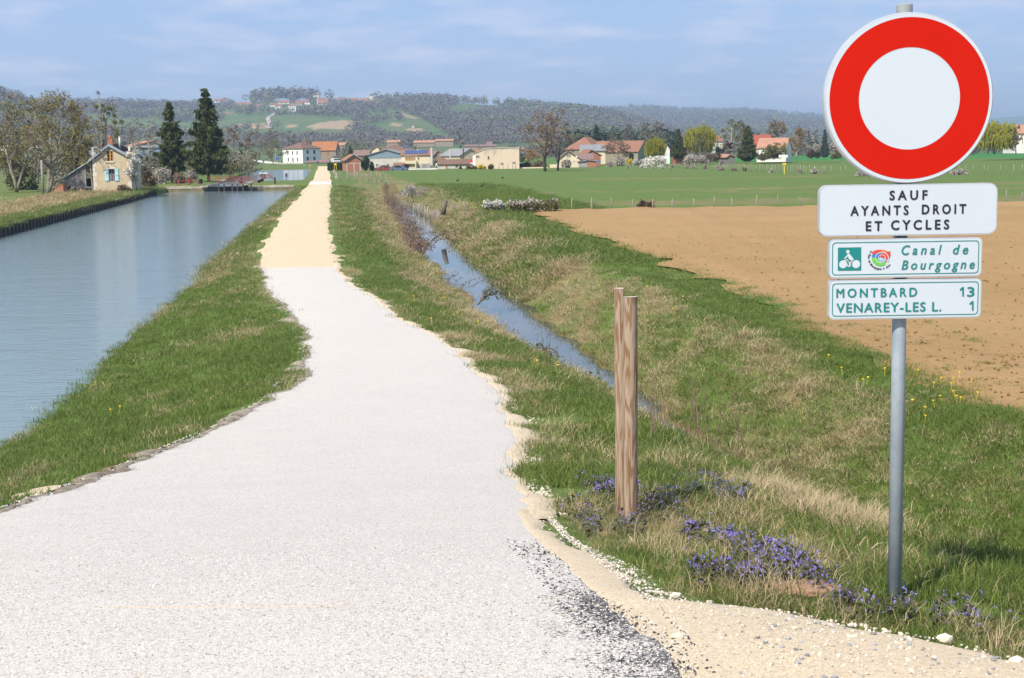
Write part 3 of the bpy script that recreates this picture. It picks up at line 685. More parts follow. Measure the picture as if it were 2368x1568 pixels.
def willow(name, label, base, H, Wd, seed=1, mat=WIL):
    g = np.random.default_rng(seed); sk = fit(skeleton(seed, H*.9, Wd*.8, kids=(7, 5, 4)), H*.9, Wd*.8); m1, m2, _ = skel_mesh(sk, BARK, TWB, .03)
    n = 1500; cl = g.normal(size=(26, 3)); cl /= np.linalg.norm(cl, axis=1, keepdims=True); cl[:, 2] = abs(cl[:, 2]); cl *= g.uniform(.55, .82, (26, 1))
    ci = g.integers(0, 26, n); q = cl[ci]+g.normal(0, .17, (n, 3)); top = q*np.array([Wd/2, Wd/2, H*.42])+np.array([0, 0, H*.55]); top[:, 2] = np.minimum(top[:, 2], H)
    V = []
    for i in range(n):
        L = g.uniform(.15, .5)*H; L = min(L, top[i, 2]-H*.12); p = top[i]; m_ = 5
        for j in range(m_):
            c = p+np.array([g.normal(0, .08), g.normal(0, .08), -L*j/m_]); w_ = g.uniform(.06, .16)*Wd/7; th = g.uniform(0, 6.3); a = np.array([math.cos(th), math.sin(th), 0])*w_
            V += [c-a, c+a, c+np.array([0, 0, -L/m_*1.5])]
    return place(name, 'tree', label, base, [('trunk', m1, None), ('branches', m2, None), ('crown', tmesh('crown', np.array(V), mat), None)])
def bush(name, label, base, H, Wd, Dp=None, seed=1, mat=SHR, n=900, leaf=.16, box=False, mat2=None, topk=.5, cat='bush', group=None, clumps=9):
    g = np.random.default_rng(seed); Dp = Dp or Wd*.8
    if box: q = g.uniform(-1, 1, (n, 3)); q[:, 2] = q[:, 2]*.5+.5; e = g.integers(0, 3, n); s_ = np.sign(g.uniform(-1, 1, n)); m_ = g.random(n) < .6; 
    else:
        cl = g.uniform(-1, 1, (clumps, 3)); cl[:, :2] *= .62; cl[:, 2] = .12+.5*abs(cl[:, 2]); ci = g.integers(0, clumps, n); q = g.normal(size=(n, 3)); q /= np.linalg.norm(q, axis=1, keepdims=True)
        q = cl[ci]+q*g.uniform(.15, .42, (n, 1))*np.array([1, 1, .8]); q[:, 2] = np.clip(q[:, 2], 0, 1)
    if box:
        for ax in range(3):
            mm = m_ & (e == ax); 
            q[mm, ax] = (s_[mm] if ax < 2 else 1.0)*1.0
        q += g.normal(0, .03, q.shape)
    C = q*np.array([Wd/2, Dp/2, H]); parts = []
    mb = MB()
    for i in range(9):
        th = g.uniform(0, 6.3); rr_ = g.uniform(.1, .75)
        mb.tube([(math.cos(th)*Wd*.06, math.sin(th)*Dp*.06, -.1), (math.cos(th)*Wd*.3*rr_, math.sin(th)*Dp*.3*rr_, H*.45), (math.cos(th)*Wd*.45*rr_, math.sin(th)*Dp*.45*rr_, H*.8)], [.03, .02, .01], 4)
    parts.append(('stem', mb.mesh('stem', BARK), None))
    if mat2 is not None:
        k = (C[:, 2] > H*topk) ^ (g.random(n) < .15); parts.append(('blossom', tmesh('blossom', tris(C[k], leaf, g), mat2), None)); C = C[~k]
    parts.append(('foliage', tmesh('foliage', tris(C, leaf, g), mat), None))
    return place(name, cat, label, base, parts, group)
def px(Z, x0, x1, yt, yb, D=None, z=ZF):
    """size and base point of a thing that spans x0..x1, yt..yb in a zoomed survey sheet"""
    xm = (x0+x1)/2; u, v = Z(xm, yb)
    if D is None: p = at(u, v, z)
    else: p = atY(u, v, D)
    D = p.y; u0, _ = Z(x0, yb); u1, _ = Z(x1, yb); _, vt = Z(xm, yt)
    return p, (v-vt)/F*D, abs(u1-u0)/F*D
def T(fn, name, label, Z, x0, x1, yt, yb, D=None, **k):
    p, H, Wd = px(Z, x0, x1, yt, yb, D); p.z -= .1
    return fn(name, label, p, H, Wd, **k)
# --- left bank
T(bare_tree, 'bare_tree', 'big leaning bare tree with yellow moss left of the small stone house', A_, 60, 800, 150, 1060, seed=11, tw=TWM, bark=BARKM, moss=.05, kids=(9, 7, 6, 5), trunk_h=.22, lean=.10, r0=.30, twig=.022, forks=2)
T(bare_tree, 'bare_tree', 'mossy bare tree with a forked rusty trunk at the far left edge', A_, -170, 470, 200, 1030, 177, seed=23, tw=TWG, bark=BARKM, moss=.08, forks=2, r0=.24, kids=(8, 6, 6, 4))
T(bare_tree, 'mistletoe_tree', 'thin bare tree hung with mistletoe balls behind the chimney', A_, 830, 1130, 240, 900, 235, seed=5, tw=TWG, bark=BARKD, kids=(7, 4, 3), r0=.22)
mt = [o for o in bpy.data.objects if o.name == 'mistletoe_tree'][0]; b0 = mt.location
g = np.random.default_rng(3)
for i, (x, y, s) in enumerate([(865,285,24),(920,275,22),(935,310,30),(965,295,24),(995,305,20),(970,345,18),(1025,360,20),(925,400,28),(1030,425,24),(1090,420,30),(915,470,34),(930,510,34),(1035,490,40),(1050,530,36),(1045,550,24),(895,480,22)]):
    u, v = A_(x, y); p = atY(u, v, 235+g.uniform(-2, 2))-b0; r_ = s*.258/F*235
    q = g.normal(size=(110, 3)); q /= np.linalg.norm(q, axis=1, keepdims=True); q *= g.uniform(.3, 1, (110, 1))*r_
    link('mistletoe', tmesh('mistletoe', tris(q+np.array(p), .16, g, .2), MIST), mt)
LB = [  # background trees of the left bank
 ('slender grey bare tree rising right of the mistletoe tree', 980, 1180, 190, 900, 265, TWG, 0), ('bare tree with two white stems behind the house roof', 840, 960, 420, 800, 232, TWG, 0),
 ('broad brown bare tree between the chimney and the spruces', 1100, 1300, 380, 900, 280, TWB, 0), ('grey bare tree close to the left side of the small spruce', 1260, 1440, 400, 900, 290, TWG, 0),
 ('tall bare tree with olive moss behind the mossy pair', 560, 800, 330, 980, 205, TWG, .6), ('bare tree with hanging olive moss just left of the lean-to roof', 590, 760, 480, 960, 196, TWG, .9),
 ('thin mossy tree in front of the green slope left of the house', 700, 850, 560, 980, 200, TWG, .7), ('bare brown tree at the left frame edge below the dark hill', -60, 180, 420, 960, 200, TWB, .5),
 ('mossy tree filling the gap behind the two leaning trunks', 200, 480, 430, 960, 210, TWG, .6), ('low spreading bare tree over the thicket at the far left', 20, 260, 640, 1000, 188, TWB, .7),
 ('faint bare tree at the skyline above the mistletoe tree', 850, 1010, 150, 900, 330, TWG, 0)]
for i, (lb, a, b_, c_, d_, D, tw, ms) in enumerate(LB):
    T(bare_tree, 'bare_tree', lb, A_, a, b_, c_, d_, D, seed=40+i, tw=TWM if ms else tw, bark=BARKW if 'white' in lb else BARKM, moss=ms*.3, kids=(8, 6, 5, 4), trunk_h=.3, group='bare trees behind the lock house')
for i, (lb, x0, x1, yt, yb, D, mt_) in enumerate([
 ('dark thicket behind the leaning bare trees', 0, 330, 830, 1040, 190, SHR), ('grey green thicket between the trunk and the lean-to', 440, 640, 860, 1040, 188, BLOG), ('green undergrowth behind the lean-to roof', 560, 860, 700, 980, 200, SHR),
 ('brown brush right of the small stone house', 1230, 1420, 760, 1000, 190, SHB), ('pale blossoming brush left of the spruces', 1290, 1540, 800, 980, 215, BLOG), ('rounded brown bush under the small spruce', 1555, 1735, 850, 975, 214, SHB),
 ('blossoming brush between the two spruces', 1660, 1780, 820, 940, 245, BLOG), ('bright green shrub right of the large spruce', 1990, 2120, 780, 880, 255, SHR), ('dark green shrub near the upper canal bank', 2080, 2240, 720, 870, 290, SHR),
 ('white flowering sapling against the right corner of the stone house', 1165, 1280, 680, 1010, 172, BLOG), ('dry vine climbing at the foot of the house wall', 1060, 1180, 965, 1045, 170, SHB),
 ('scrubby brown growth behind the spruces by the meadow', 1420, 1620, 700, 960, 240, SHB), ('green shrubs under the hill left of the mistletoe tree', 500, 760, 520, 800, 225, SHR), ('brown thicket along the far left field edge', -40, 240, 560, 760, 230, SHB)]):
    sap = 'sapling' in lb
    if sap: T(bare_tree, 'flowering_tree', lb, A_, x0, x1, yt, yb, D, seed=60, tw=BLOG, bark=BARK, moss=.5, mossm=BLOS, kids=(8, 5, 4), r0=.1)
    else: T(bush, 'bush', lb, A_, x0, x1, yt, yb, D, seed=60+i, mat=mt_, n=1300, leaf=.22)
T(conifer, 'spruce', 'smaller dark spruce on the left of the pair by the lock', A_, 1385, 1705, 222, 968, 220, seed=4, layers=19, clear=.17, dens=2.0, power=.8)
T(conifer, 'spruce', 'taller dark spruce on the right of the pair by the lock', A_, 1670, 2075, 105, 965, 220, seed=8, layers=21, clear=.16, dens=2.0, power=.75)
T(conifer, 'cypress', 'small dark cypress left of the house chimney', A_, 782, 832, 562, 650, 260, seed=9, layers=14, dens=2, mat=NEEDB, clear=.02, power=.4)
T(conifer, 'cypress', 'small dark cypress directly left of the orange chimney pot', A_, 915, 955, 572, 655, 260, seed=10, layers=14, dens=2, mat=NEEDB, clear=.02, power=.4)
RB = [('tall rusty bare tree just right of the large spruce', 0, 210, 570, 1050, 330, TWB), ('brown bare tree with pale stems beyond the upper canal', 150, 330, 640, 1050, 350, TWB), ('pale grey bare tree left of the willowy bush', 270, 420, 600, 1000, 480, TWG),
 ('broad yellowish tree left of the white house', 420, 660, 715, 985, 500, TWY), ('dark bare tree above the roof of the white house', 430, 620, 610, 960, 600, TWB), ('brown bare tree standing behind the white hip roof', 660, 860, 670, 960, 640, TWB),
 ('olive tree between the white house and the brick shed', 1330, 1560, 710, 960, 560, TWY), ('grey bare tree behind the old house gable', 1230, 1400, 800, 1000, 520, TWG), ('low grey bare tree above the village roofs', 820, 1000, 690, 940, 660, TWG),
 ('bare tree behind the brown roofed farm', 1900, 2120, 700, 900, 640, TWG), ('second olive tree beside the dark fir behind the brick shed', 1480, 1640, 760, 960, 600, TWG)]
for i, (lb, a, b_, c_, d_, D, tw) in enumerate(RB):
    T(bare_tree, 'bare_tree', lb, B_, a, b_, c_, d_, D, seed=80+i, tw=tw, kids=(8, 6, 5, 5), trunk_h=.12, group='bare trees around the canal hamlet', twig=.07)
T(bush, 'bush', 'rounded green shrub at the right end of the canal thicket', B_, 200, 330, 880, 1060, 335, seed=90, mat=SHR, n=1000, leaf=.25)
T(bush, 'bush', 'light green shrub below the rusty bare tree', B_, 20, 130, 920, 1060, 330, seed=91, mat=SHR, n=900, leaf=.25)
T(conifer, 'fir_tree', 'small dark fir behind the brick shed', B_, 1360, 1450, 790, 960, 420, seed=92, layers=18, dens=2, mat=NEEDB)
# --- meadow and hamlet
for i, (lb, x0, x1, yt, yb, dy, sd) in enumerate([('large bare tree standing alone at the far edge of the meadow', 1420, 2020, 165, 905, 0, 101), ('lower bare tree grown beside the lone meadow tree', 1690, 2050, 330, 897, 1, 107)]):
    T(bare_tree, 'bare_tree', lb, C_, x0, x1, yt, yb, seed=sd, tw=TWB, bark=BARKD, kids=(11, 7, 6, 6) if i == 0 else (8, 6, 6, 5), trunk_h=.2, r0=.33-.1*i, up=.5, twig=.035)
TWM_ = 0
GT = [  # kind, label, sheet, x0, x1, yt, yb, D
 (conifer, 'dark spruce behind the big hipped farm roof', G_, 1085, 1195, 165, 390, 450, dict(mat=NEEDB, seed=120, layers=22, dens=2)),
 (bare_tree, 'dark tree with a crow nest behind the long barn', G_, 1300, 1385, 185, 420, 540, dict(seed=121, tw=TWG, twig=.09)),
 (bare_tree, 'wide dark bluish tree behind the long barn roof', G_, 1435, 1625, 172, 420, 545, dict(seed=122, tw=TWG, twig=.09, kids=(9, 7, 6, 5))),
 (bare_tree, 'dark tree left of its taller twin behind the small willow', G_, 1660, 1825, 145, 420, 540, dict(seed=123, tw=TWG, twig=.09, kids=(9, 7, 6, 5))),
 (bare_tree, 'tallest dark tree directly above the small willow', G_, 1825, 1975, 138, 420, 535, dict(seed=124, tw=TWG, twig=.09, kids=(9, 7, 6, 5))),
 (willow, 'smaller yellow green willow at the gable of the long barn', G_, 1715, 1950, 292, 575, 352, dict(seed=125)),
 (conifer, 'dark spruce standing between the two willows', G_, 2025, 2205, 218, 560, 348, dict(seed=126, mat=NEED, layers=26, dens=2.2, clear=.05)),
 (willow, 'larger yellow green willow left of the reddish roof', H_, 135, 545, 180, 620, 352, dict(seed=127)),
 (bare_tree, 'brown bushy tree growing in front of the larger willow', H_, 180, 470, 300, 640, 346, dict(seed=128, tw=TWY, twig=.05)),
 (bare_tree, 'tall olive tree with a pale birch stem left of the big spruce', H_, 620, 900, 130, 640, 365, dict(seed=129, tw=TWY, bark=BARKW, kids=(10, 7, 6, 5), twig=.05)),
 (bare_tree, 'broad grey bare tree directly behind the big spruce', H_, 760, 1010, 140, 620, 385, dict(seed=130, tw=TWB, kids=(10, 7, 6, 5), twig=.05)),
 (conifer, 'big broad spruce in the row of garden trees', H_, 862, 1105, 205, 668, 342, dict(seed=131, mat=NEED, layers=32, dens=2.8, clear=.03, power=.62)),
 (bare_tree, 'purple leaved tree at the left foot of the big spruce', H_, 615, 790, 415, 640, 348, dict(seed=132, tw=TWP, twig=.06, kids=(8, 7, 6, 5))),
 (bare_tree, 'large round bare tree behind the pink tiled roof', H_, 1270, 1605, 112, 560, 430, dict(seed=133, tw=TWB, kids=(12, 8, 6, 5), twig=.05, spread=.8, trunk_h=.3)),
 (bare_tree, 'orange tinged birch right of the pink tiled roof', H_, 1530, 1750, 225, 640, 345, dict(seed=134, tw=TWO, bark=BARKW, kids=(10, 8, 6, 5), twig=.05)),
 (bare_tree, 'grey bare tree behind the orange birch', H_, 1680, 1880, 280, 600, 380, dict(seed=135, tw=TWG, twig=.05)),
 (bare_tree, 'small many stemmed tree in front of the pink tiled roof', H_, 1200, 1480, 440, 665, 340, dict(seed=136, tw=TWY, twig=.05, forks=3, bark=BARKW)),
 (conifer, 'slim bluish spruce at the left edge of the round sign', H_, 1965, 2085, 258, 622, 340, dict(seed=137, mat=NEEDS, layers=26, dens=2.2, clear=.02, power=.7)),
 (bare_tree, 'pale tree left of the slim bluish spruce', H_, 1860, 1980, 270, 600, 420, dict(seed=138, tw=TWG, twig=.06)),
 (bare_tree, 'low brown round tree right of the big spruce top', H_, 1050, 1180, 285, 450, 450, dict(seed=139, tw=TWY, twig=.08)),
 (bare_tree, 'bare garden tree in front of the long barn roof', G_, 1250, 1560, 330, 620, 360, dict(seed=140, tw=TWB, twig=.045, kids=(9, 7, 6, 5))),
 (bare_tree, 'small olive tree beside the beige building', G_, 250, 560, 450, 690, 330, dict(seed=141, tw=TWO, twig=.045, kids=(9, 7, 6, 5))),
 (bare_tree, 'poplar bare and narrow behind the stone gabled house', C_, 675, 765, 390, 760, 400, dict(seed=142, tw=TWG, twig=.05, spread=.45)),
]
for fn, lb, Zf, x0, x1, yt, yb, D, kw in GT:
    nm = {conifer: 'spruce', willow: 'willow_tree', bare_tree: 'bare_tree'}[fn]
    if fn is bare_tree: kw = dict(trunk_h=.15, **kw) if 'trunk_h' not in kw else kw
    T(fn, nm, lb, Zf, x0, x1, yt, yb, D, **kw)
def Q_(x, y): return 1849.3+x*.2655, y*.2655
T(willow, 'willow_tree', 'yellow green willow right of the round sign', Q_, 1490, 1890, 1045, 1335, 340, seed=150)
T(bare_tree, 'bare_tree', 'bare tree at the right frame edge beside the willow', Q_, 1820, 1940, 1090, 1330, 335, seed=151, tw=TWB, twig=.05, trunk_h=.1)
T(conifer, 'fir_tree', 'dark fir clump left of the willow behind the sign edge', Q_, 1640, 1740, 1065, 1200, 420, seed=152, mat=NEEDB, layers=12, dens=2)
BU = [('tall white blossoming hedge at the foot of the small willow', G_, 1670, 2055, 530, 640, 335, BLOS, 2200), ('white blossoming bush beside the long barn', G_, 1570, 1680, 565, 640, 336, BLOS, 700),
 ('grey blossoming bush right of the brick hut', G_, 1240, 1350, 590, 690, 330, BLOG, 800), ('thin blossoming bush in front of the long barn', G_, 1360, 1480, 545, 680, 334, BLOG, 900), ('yellow flowering bush under the long barn', G_, 1500, 1575, 570, 640, 337, FORS, 500),
 ('dark upright shrub in front of the long barn gable', G_, 1525, 1580, 475, 600, 345, SHD, 700), ('grey bare bush in front of the cream gabled house', G_, 690, 850, 570, 690, 322, BLOG, 1200), ('olive bushes behind the lone meadow tree', G_, 400, 560, 580, 690, 330, SHB, 1200),
 ('dark hedge at the right foot of the beige building', G_, 230, 300, 630, 680, 326, SHD, 500), ('long grey blossom thicket left of the wooden hut', H_, 110, 480, 590, 715, 335, BLOG, 2400), ('low brown thicket behind the grey blossom', H_, 380, 620, 560, 690, 338, SHB, 1400),
 ('green hedge behind the wooden hut', H_, 560, 700, 620, 690, 345, SHR, 900), ('dark round bush behind the orange birch', H_, 1760, 1900, 515, 640, 342, TWP, 900), ('green bush left of the bluish spruce', H_, 1860, 1960, 540, 640, 341, SHD, 700),
 ('white blossoming tree left of the bluish spruce', H_, 1870, 1990, 430, 560, 350, BLOG, 900), ('white blossoming bush right of the bluish spruce', H_, 2070, 2210, 440, 590, 350, BLOG, 1200), ('yellow green hedge by the sign edge', H_, 2090, 2270, 560, 645, 338, SHR, 900),
 ('long green shrubbery before the house with the pink roof', H_, 1100, 1480, 540, 660, 341, SHR, 2200), ('green shrubs in front of the white garden wall', H_, 1130, 1270, 560, 665, 339, SHR, 900), ('dark shrub left of the white gable wall', H_, 545, 640, 470, 620, 350, SHD, 700),
 ('dark tree like shrub beside the brick shed', F_, 265, 385, 205, 400, 318, SHD, 1500), ('leaning dark shrub between the brick shed and the blue gable', F_, 370, 440, 300, 430, 317, SHD, 700),
 ('grey green bush left of the yellow forsythia', F_, 1505, 1590, 352, 418, 322, SHR, 600), ('clipped grey bush touching the beige building corner', F_, 1595, 1655, 358, 418, 321, SHR, 600), ('bright yellow forsythia in front of the beige building', F_, 1662, 1770, 343, 414, 318, FORS, 900),
 ('olive bush right of the yellow forsythia', F_, 1785, 1845, 340, 416, 317, SHR, 600), ('bright green garden tree by the white van', F_, 1135, 1190, 290, 370, 345, SHR, 500), ('dark small cypress by the low brown roofed building', F_, 1450, 1478, 355, 420, 330, SHD, 300),
 ('brown brush at the right of the beige building', F_, 2160, 2330, 300, 400, 335, SHB, 1400), ('dark brush behind the parked red car', F_, 440, 600, 375, 440, 330, SHD, 900)]
for i, (lb, Zf, x0, x1, yt, yb, D, mt_, n) in enumerate(BU):
    T(bush, 'bush', lb, Zf, x0, x1, yt, yb, D, seed=200+i, mat=mt_, n=n, leaf=.30, clumps=14 if x1-x0 > 200 else 8)
p, H_t, W_t = px(E_, 1365, 1725, 615, 757, 322)
bush('clipped_hedge', 'dark green clipped hedge left of the brick shed', p, H_t, W_t, 1.2, 170, SHD, 5200, .16, True, cat='hedge')
# evergreen belt along the foot of the hills
xs = rg.uniform(1325, 2010, 240); Pb = np.array([tuple(atY(1155.8+0*0+q, 0, 1)) for q in xs]); n_ = 260
ub = rg.uniform(1320, 1560, n_); Db = rg.uniform(560, 640, n_); Pb = np.stack([(ub-CU)/F*Db, Db, np.full(n_, -3.0)], -1); hb = rg.uniform(7, 13, n_)
V, Fc = foliage_tris(Pb, hb, hb*.7, 34, 6, .1, .22); link('evergreen_belt', mesh_np('evergreen_belt', V, Fc, WOODD), kind='stuff')
n_ = 520; ub = np.concatenate([rg.uniform(1180, 1330, 180), rg.uniform(-100, 560, 260), rg.uniform(1180, 2400, 80)]); Db = rg.uniform(680, 840, n_); Pb = np.stack([(ub-CU)/F*Db, Db, np.full(n_, -3.0)], -1); hb = rg.uniform(3, 7, n_)
V, Fc = foliage_tris(Pb, hb, hb*1.1, 36, 7, .1, .14); link('valley_wood', mesh_np('valley_wood', V, Fc, WOODM), kind='stuff')
n_ = 620; ub = rg.uniform(-120, 600, n_); Db = rg.uniform(270, 460, n_); Pb = np.stack([(ub-CU)/F*Db, Db, np.full(n_, -2.8)], -1); hb = rg.uniform(1.5, 5.5, n_)
V, Fc = foliage_tris(Pb, hb, hb*1.0, 60, 17, .1, .085); link('bare_thicket', mesh_np('bare_thicket', V, Fc, leafmat('thicket_twigs', (.16, .135, .10), (.12, .12, .06), .12, 0, .9, 0)), kind='stuff')
n_ = 260; ub = rg.uniform(1560, 2500, n_); Db = rg.uniform(480, 620, n_); Pb = np.stack([(ub-CU)/F*Db, Db, np.full(n_, -3.0)], -1); hb = rg.uniform(3, 7, n_)
V, Fc = foliage_tris(Pb, hb, hb*.9, 30, 8, .1, .2); link('distant_thicket', mesh_np('distant_thicket', V, Fc, WOODM), kind='stuff')
# ------------------------------------------------------------------ buildings
def tilemat(name, a, b_, rows=3.2, rough=.85):
    m, t, b = newmat(name); b.inputs['Roughness'].default_value = rough; b.inputs['Specular IOR Level'].default_value = .2
    n = noisen(t, .9, 5, .65); n2 = noisen(t, 9, 3, .7); c = mixn(t, ramp(t, n, .3, .7), a, b_); c = mixn(t, ramp(t, n2, .45, .7, 0, .5), c, tuple(x*.6 for x in a))
    w_ = t.nodes.new('ShaderNodeTexWave'); w_.bands_direction = 'Z'; w_.inputs['Scale'].default_value = rows; tc = t.nodes.new('ShaderNodeTexCoord'); t.links.new(tc.outputs['Object'], w_.inputs[0])
    t.links.new(c, b.inputs['Base Color']); bumpn(t, b, w_.outputs[1], .5, .05); return m
RT = tilemat('red_tiles', (.33, .155, .095), (.22, .12, .085)); RB_ = tilemat('brown_tiles', (.21, .125, .09), (.15, .10, .08)); RP = tilemat('pink_tiles', (.48, .25, .165), (.36, .19, .13))
RM = tilemat('mauve_tiles', (.25, .165, .14), (.19, .13, .115)); RO = tilemat('orange_tiles', (.42, .17, .06), (.27, .13, .075)); RD = tilemat('dark_tiles', (.085, .065, .06), (.13, .095, .08)); RG = M('grey_sheet_roof', (.27, .27, .27), (.20, .20, .20), 1, .6)
WW = M('white_render', (.78, .77, .75), (.70, .69, .66), .8, .9, .1); WS = M('stone_render', (.60, .495, .33), (.43, .365, .255), 1.1, .95, .5, 6, lo=.3, hi=.7, fine=.35, finescale=9)
WC_ = M('cream_render', (.70, .60, .42), (.60, .51, .36), .7, .9, .1); WB = M('beige_render', (.60, .48, .35), (.50, .40, .30), .35, .9, .1, fine=.12, finescale=3); WST = M('rubble_stone', (.34, .29, .22), (.24, .205, .16), 1.6, .95, .6, 7, fine=.35, finescale=6)
WBR = M('red_brick', (.42, .17, .095), (.33, .15, .10), 1.2, .9, .4, 9, fine=.3, finescale=8); WP = M('pale_concrete', (.58, .55, .49), (.46, .43, .38), .8, .9, .2, fine=.2, finescale=5)
WBL = M('blue_grey_cladding', (.20, .265, .33), (.17, .225, .285), .6, .6); WGR = M('grey_blocks', (.33, .33, .335), (.26, .26, .26), 2, .9)
GLS = M('dark_glass', (.025, .03, .035), None, 2, .12, spec=.6); FRW = M('white_frame', (.72, .72, .70), None, 3, .6); FRB = M('brown_frame', (.33, .155, .05), None, 6, .6); SHO = M('orange_shutter', (.42, .13, .05), None, 3, .7)
SHG = M('grey_shutter', (.13, .11, .10), None, 3, .7); SHBL = M('pale_blue_paint', (.40, .62, .68), (.36, .56, .62), 3, .6, .1); OLDW = M('weathered_boards', (.235, .215, .20), (.15, .135, .125), 1.2, .9, .4, stretch=(6, 6, .4), rnd=.22)
ZINC = M('zinc_trim', (.30, .345, .385), (.24, .28, .32), 2, .5); REDP = M('red_iron_paint', (.30, .045, .035), (.18, .04, .03), 5, .6, rnd=.1); DRKI = M('dark_iron', (.035, .03, .028), (.06, .045, .04), 5, .7); STON = M('quay_stone', (.46, .42, .34), (.30, .26, .18), 1.4, .9, .5, 8, fine=.35, finescale=5, rnd=.12)
STWET = M('wet_mossy_stone', (.20, .165, .085), (.12, .10, .05), 1.6, .8, .4, 6); PSOL = M('solar_cell', (.03, .06, .17), (.045, .085, .23), 3, .25, spec=.6); ALU = M('alloy_edge', (.6, .62, .65), None, 3, .4, metal=.6)
DARK = M('dark_interior', (.012, .011, .010), None, 2, .9); TERRA = M('terracotta_pot', (.62, .20, .09), None, 3, .8); YEL = M('yellow_marker', (.75, .56, .02), None, 3, .5); REDS = M('red_panel', (.62, .04, .03), None, 3, .5)
def slab(mb, poly, axis, a0, a1): mb.prism(poly, axis, a0, a1)
def window(e, W0, x, z, w, h, frame=FRW, pane=GLS, y=0.0, shutters=None, face='front', Wd=0, bars=1, sw=.5):
    fm = MB(); t_ = .07
    def bx(mb, x0, x1, y0, y1, z0, z1):
        if face == 'front': mb.box(x0, x1, y+y0, y+y1, z0, z1)
        else: mb.box(Wd-y1, Wd-y0, x0, x1, z0, z1)
    bx(fm, x-w/2, x-w/2+t_, -.05, .02, z, z+h); bx(fm, x+w/2-t_, x+w/2, -.05, .02, z, z+h); bx(fm, x-w/2+t_, x+w/2-t_, -.05, .02, z, z+t_); bx(fm, x-w/2+t_, x+w/2-t_, -.05, .02, z+h-t_, z+h)
    if bars: bx(fm, x-.03, x+.03, -.045, .02, z+t_, z+h-t_)
    f = fm.build('window', frame, e); pm = MB(); bx(pm, x-w/2+t_*.5, x+w/2-t_*.5, -.025, .015, z+t_*.5, z+h-t_*.5); pm.build('pane', pane, f)
    if shutters:
        for s in (-1, 1):
            q = MB(); bx(q, x+s*(w/2+.02+w*sw*.5)-w*sw*.5, x+s*(w/2+.02+w*sw*.5)+w*sw*.5, -.09, -.03, z, z+h); q.build('shutter', shutters, e)
    return f
def bld(name, label, Z, x0, x1, yb, ye, yr, D, depth, roof='gx', wall=WW, tile=RT, yaw=0, wins=(), cat='house', group=None, ov=.3, rf=.5, chim=(), ye2=None, group_=None, th=.16):
    u0, vb = Z(x0, yb); u1, _ = Z(x1, yb); _, ve = Z(x0, ye); _, vr = Z(x0, yr)
    p = atY(u0, vb, D); s = D/F; W = (u1-u0)*s/math.cos(R(yaw)); He = (vb-ve)*s; Hr = (vb-vr)*s
    e = empty(name, p, R(yaw), label, cat, group); wm = MB(); rm = MB(); t = th; He2 = He if ye2 is None else (vb-Z(x0, ye2)[1])*s
    if roof == 'gy':
        xr_ = W*rf; wm.prism([(0, -1), (W, -1), (W, He2), (xr_, Hr), (0, He)], 'y', 0, depth)
        for a, h_ in ((0, He), (W, He2)):
            dx_ = a-xr_; sl = (h_-Hr)/dx_; xo = a+(ov if a else -ov); ho = Hr+sl*(xo-xr_)
            rm.prism([(xr_, Hr+.02), (xo, ho+.02), (xo, ho+t+.02), (xr_, Hr+t+.02)], 'y', -ov, depth+ov)
    elif roof == 'gx':
        wm.prism([(0, -1), (depth, -1), (depth, He), (depth/2, Hr), (0, He)], 'x', 0, W)
        for a in (0, depth):
            sl = (He-Hr)/(a-depth/2); yo = a+(ov if a else -ov); ho = Hr+sl*(yo-depth/2)
            rm.prism([(depth/2, Hr+.02), (yo, ho+.02), (yo, ho+t+.02), (depth/2, Hr+t+.02)], 'x', -ov*.6, W+ov*.6)
    elif roof == 'hip':
        wm.box(0, W, 0, depth, -1, He); h = min(W, depth)/2*.95; o = ov
        if W >= depth: r0, r1 = (h, depth/2), (W-h, depth/2)
        else: r0, r1 = (W/2, h), (W/2, depth-h)
        rm.add([(-o, -o, He), (W+o, -o, He), (W+o, depth+o, He), (-o, depth+o, He), (r0[0], r0[1], Hr), (r1[0], r1[1], Hr), (-o, -o, He-.15), (W+o, -o, He-.15), (W+o, depth+o, He-.15), (-o, depth+o, He-.15)],
               ([(0,1,5,4),(1,2,5),(2,3,4,5),(3,0,4)] if W >= depth else [(0,1,4),(1,2,5,4),(2,3,5),(3,0,4,5)])+[(6,9,8,7),(0,6,7,1),(1,7,8,2),(2,8,9,3),(3,9,6,0)])
    elif roof == 'mono':
        wm.prism([(0, -1), (W, -1), (W, He2), (0, He)], 'y', 0, depth)
        rm.prism([(-ov, He+.02), (W+ov, He2+.02), (W+ov, He2+t+.02), (-ov, He+t+.02)], 'y', -ov, depth+ov)
    elif roof == 'lean':
        wm.prism([(0, -1), (depth, -1), (depth, Hr), (0, He)], 'x', 0, W)
        sl = (Hr-He)/depth; rm.prism([(-ov, He-sl*ov+.02), (depth, Hr+.02), (depth, Hr+t), (-ov, He-sl*ov+t)], 'x', -ov*.5, W+ov*.5)
    wm.build('wall', wall, e); rf_ = rm.build('roof', tile, e)
    for q in wins:
        x, y, w_, h_ = q[:4]; k = q[4] if len(q) > 4 else {}
        uu_, vv_ = Z(x, y+h_); sc_ = (Z(1, 0)[0]-Z(0, 0)[0]); lx = (uu_-u0)*s/math.cos(R(yaw))+w_*sc_*s/2/math.cos(R(yaw)); lz = (vb-vv_)*s
        window(e, W, lx, lz, w_*sc_*s/math.cos(R(yaw)), h_*sc_*s, **k)
    for (x, y, w_, h_) in chim:
        uu_, vv_ = Z(x, y); sc_ = (Z(1, 0)[0]-Z(0, 0)[0]); lx = (uu_-u0)*s; cw = w_*sc_*s; top = (vb-vv_)*s; dc = depth/2 if roof in ('gx', 'hip') else depth*.5
        MB().box(lx, lx+cw, dc-cw/2, dc+cw/2, top-h_*sc_*s-.6, top).build('chimney', WBR, rf_)
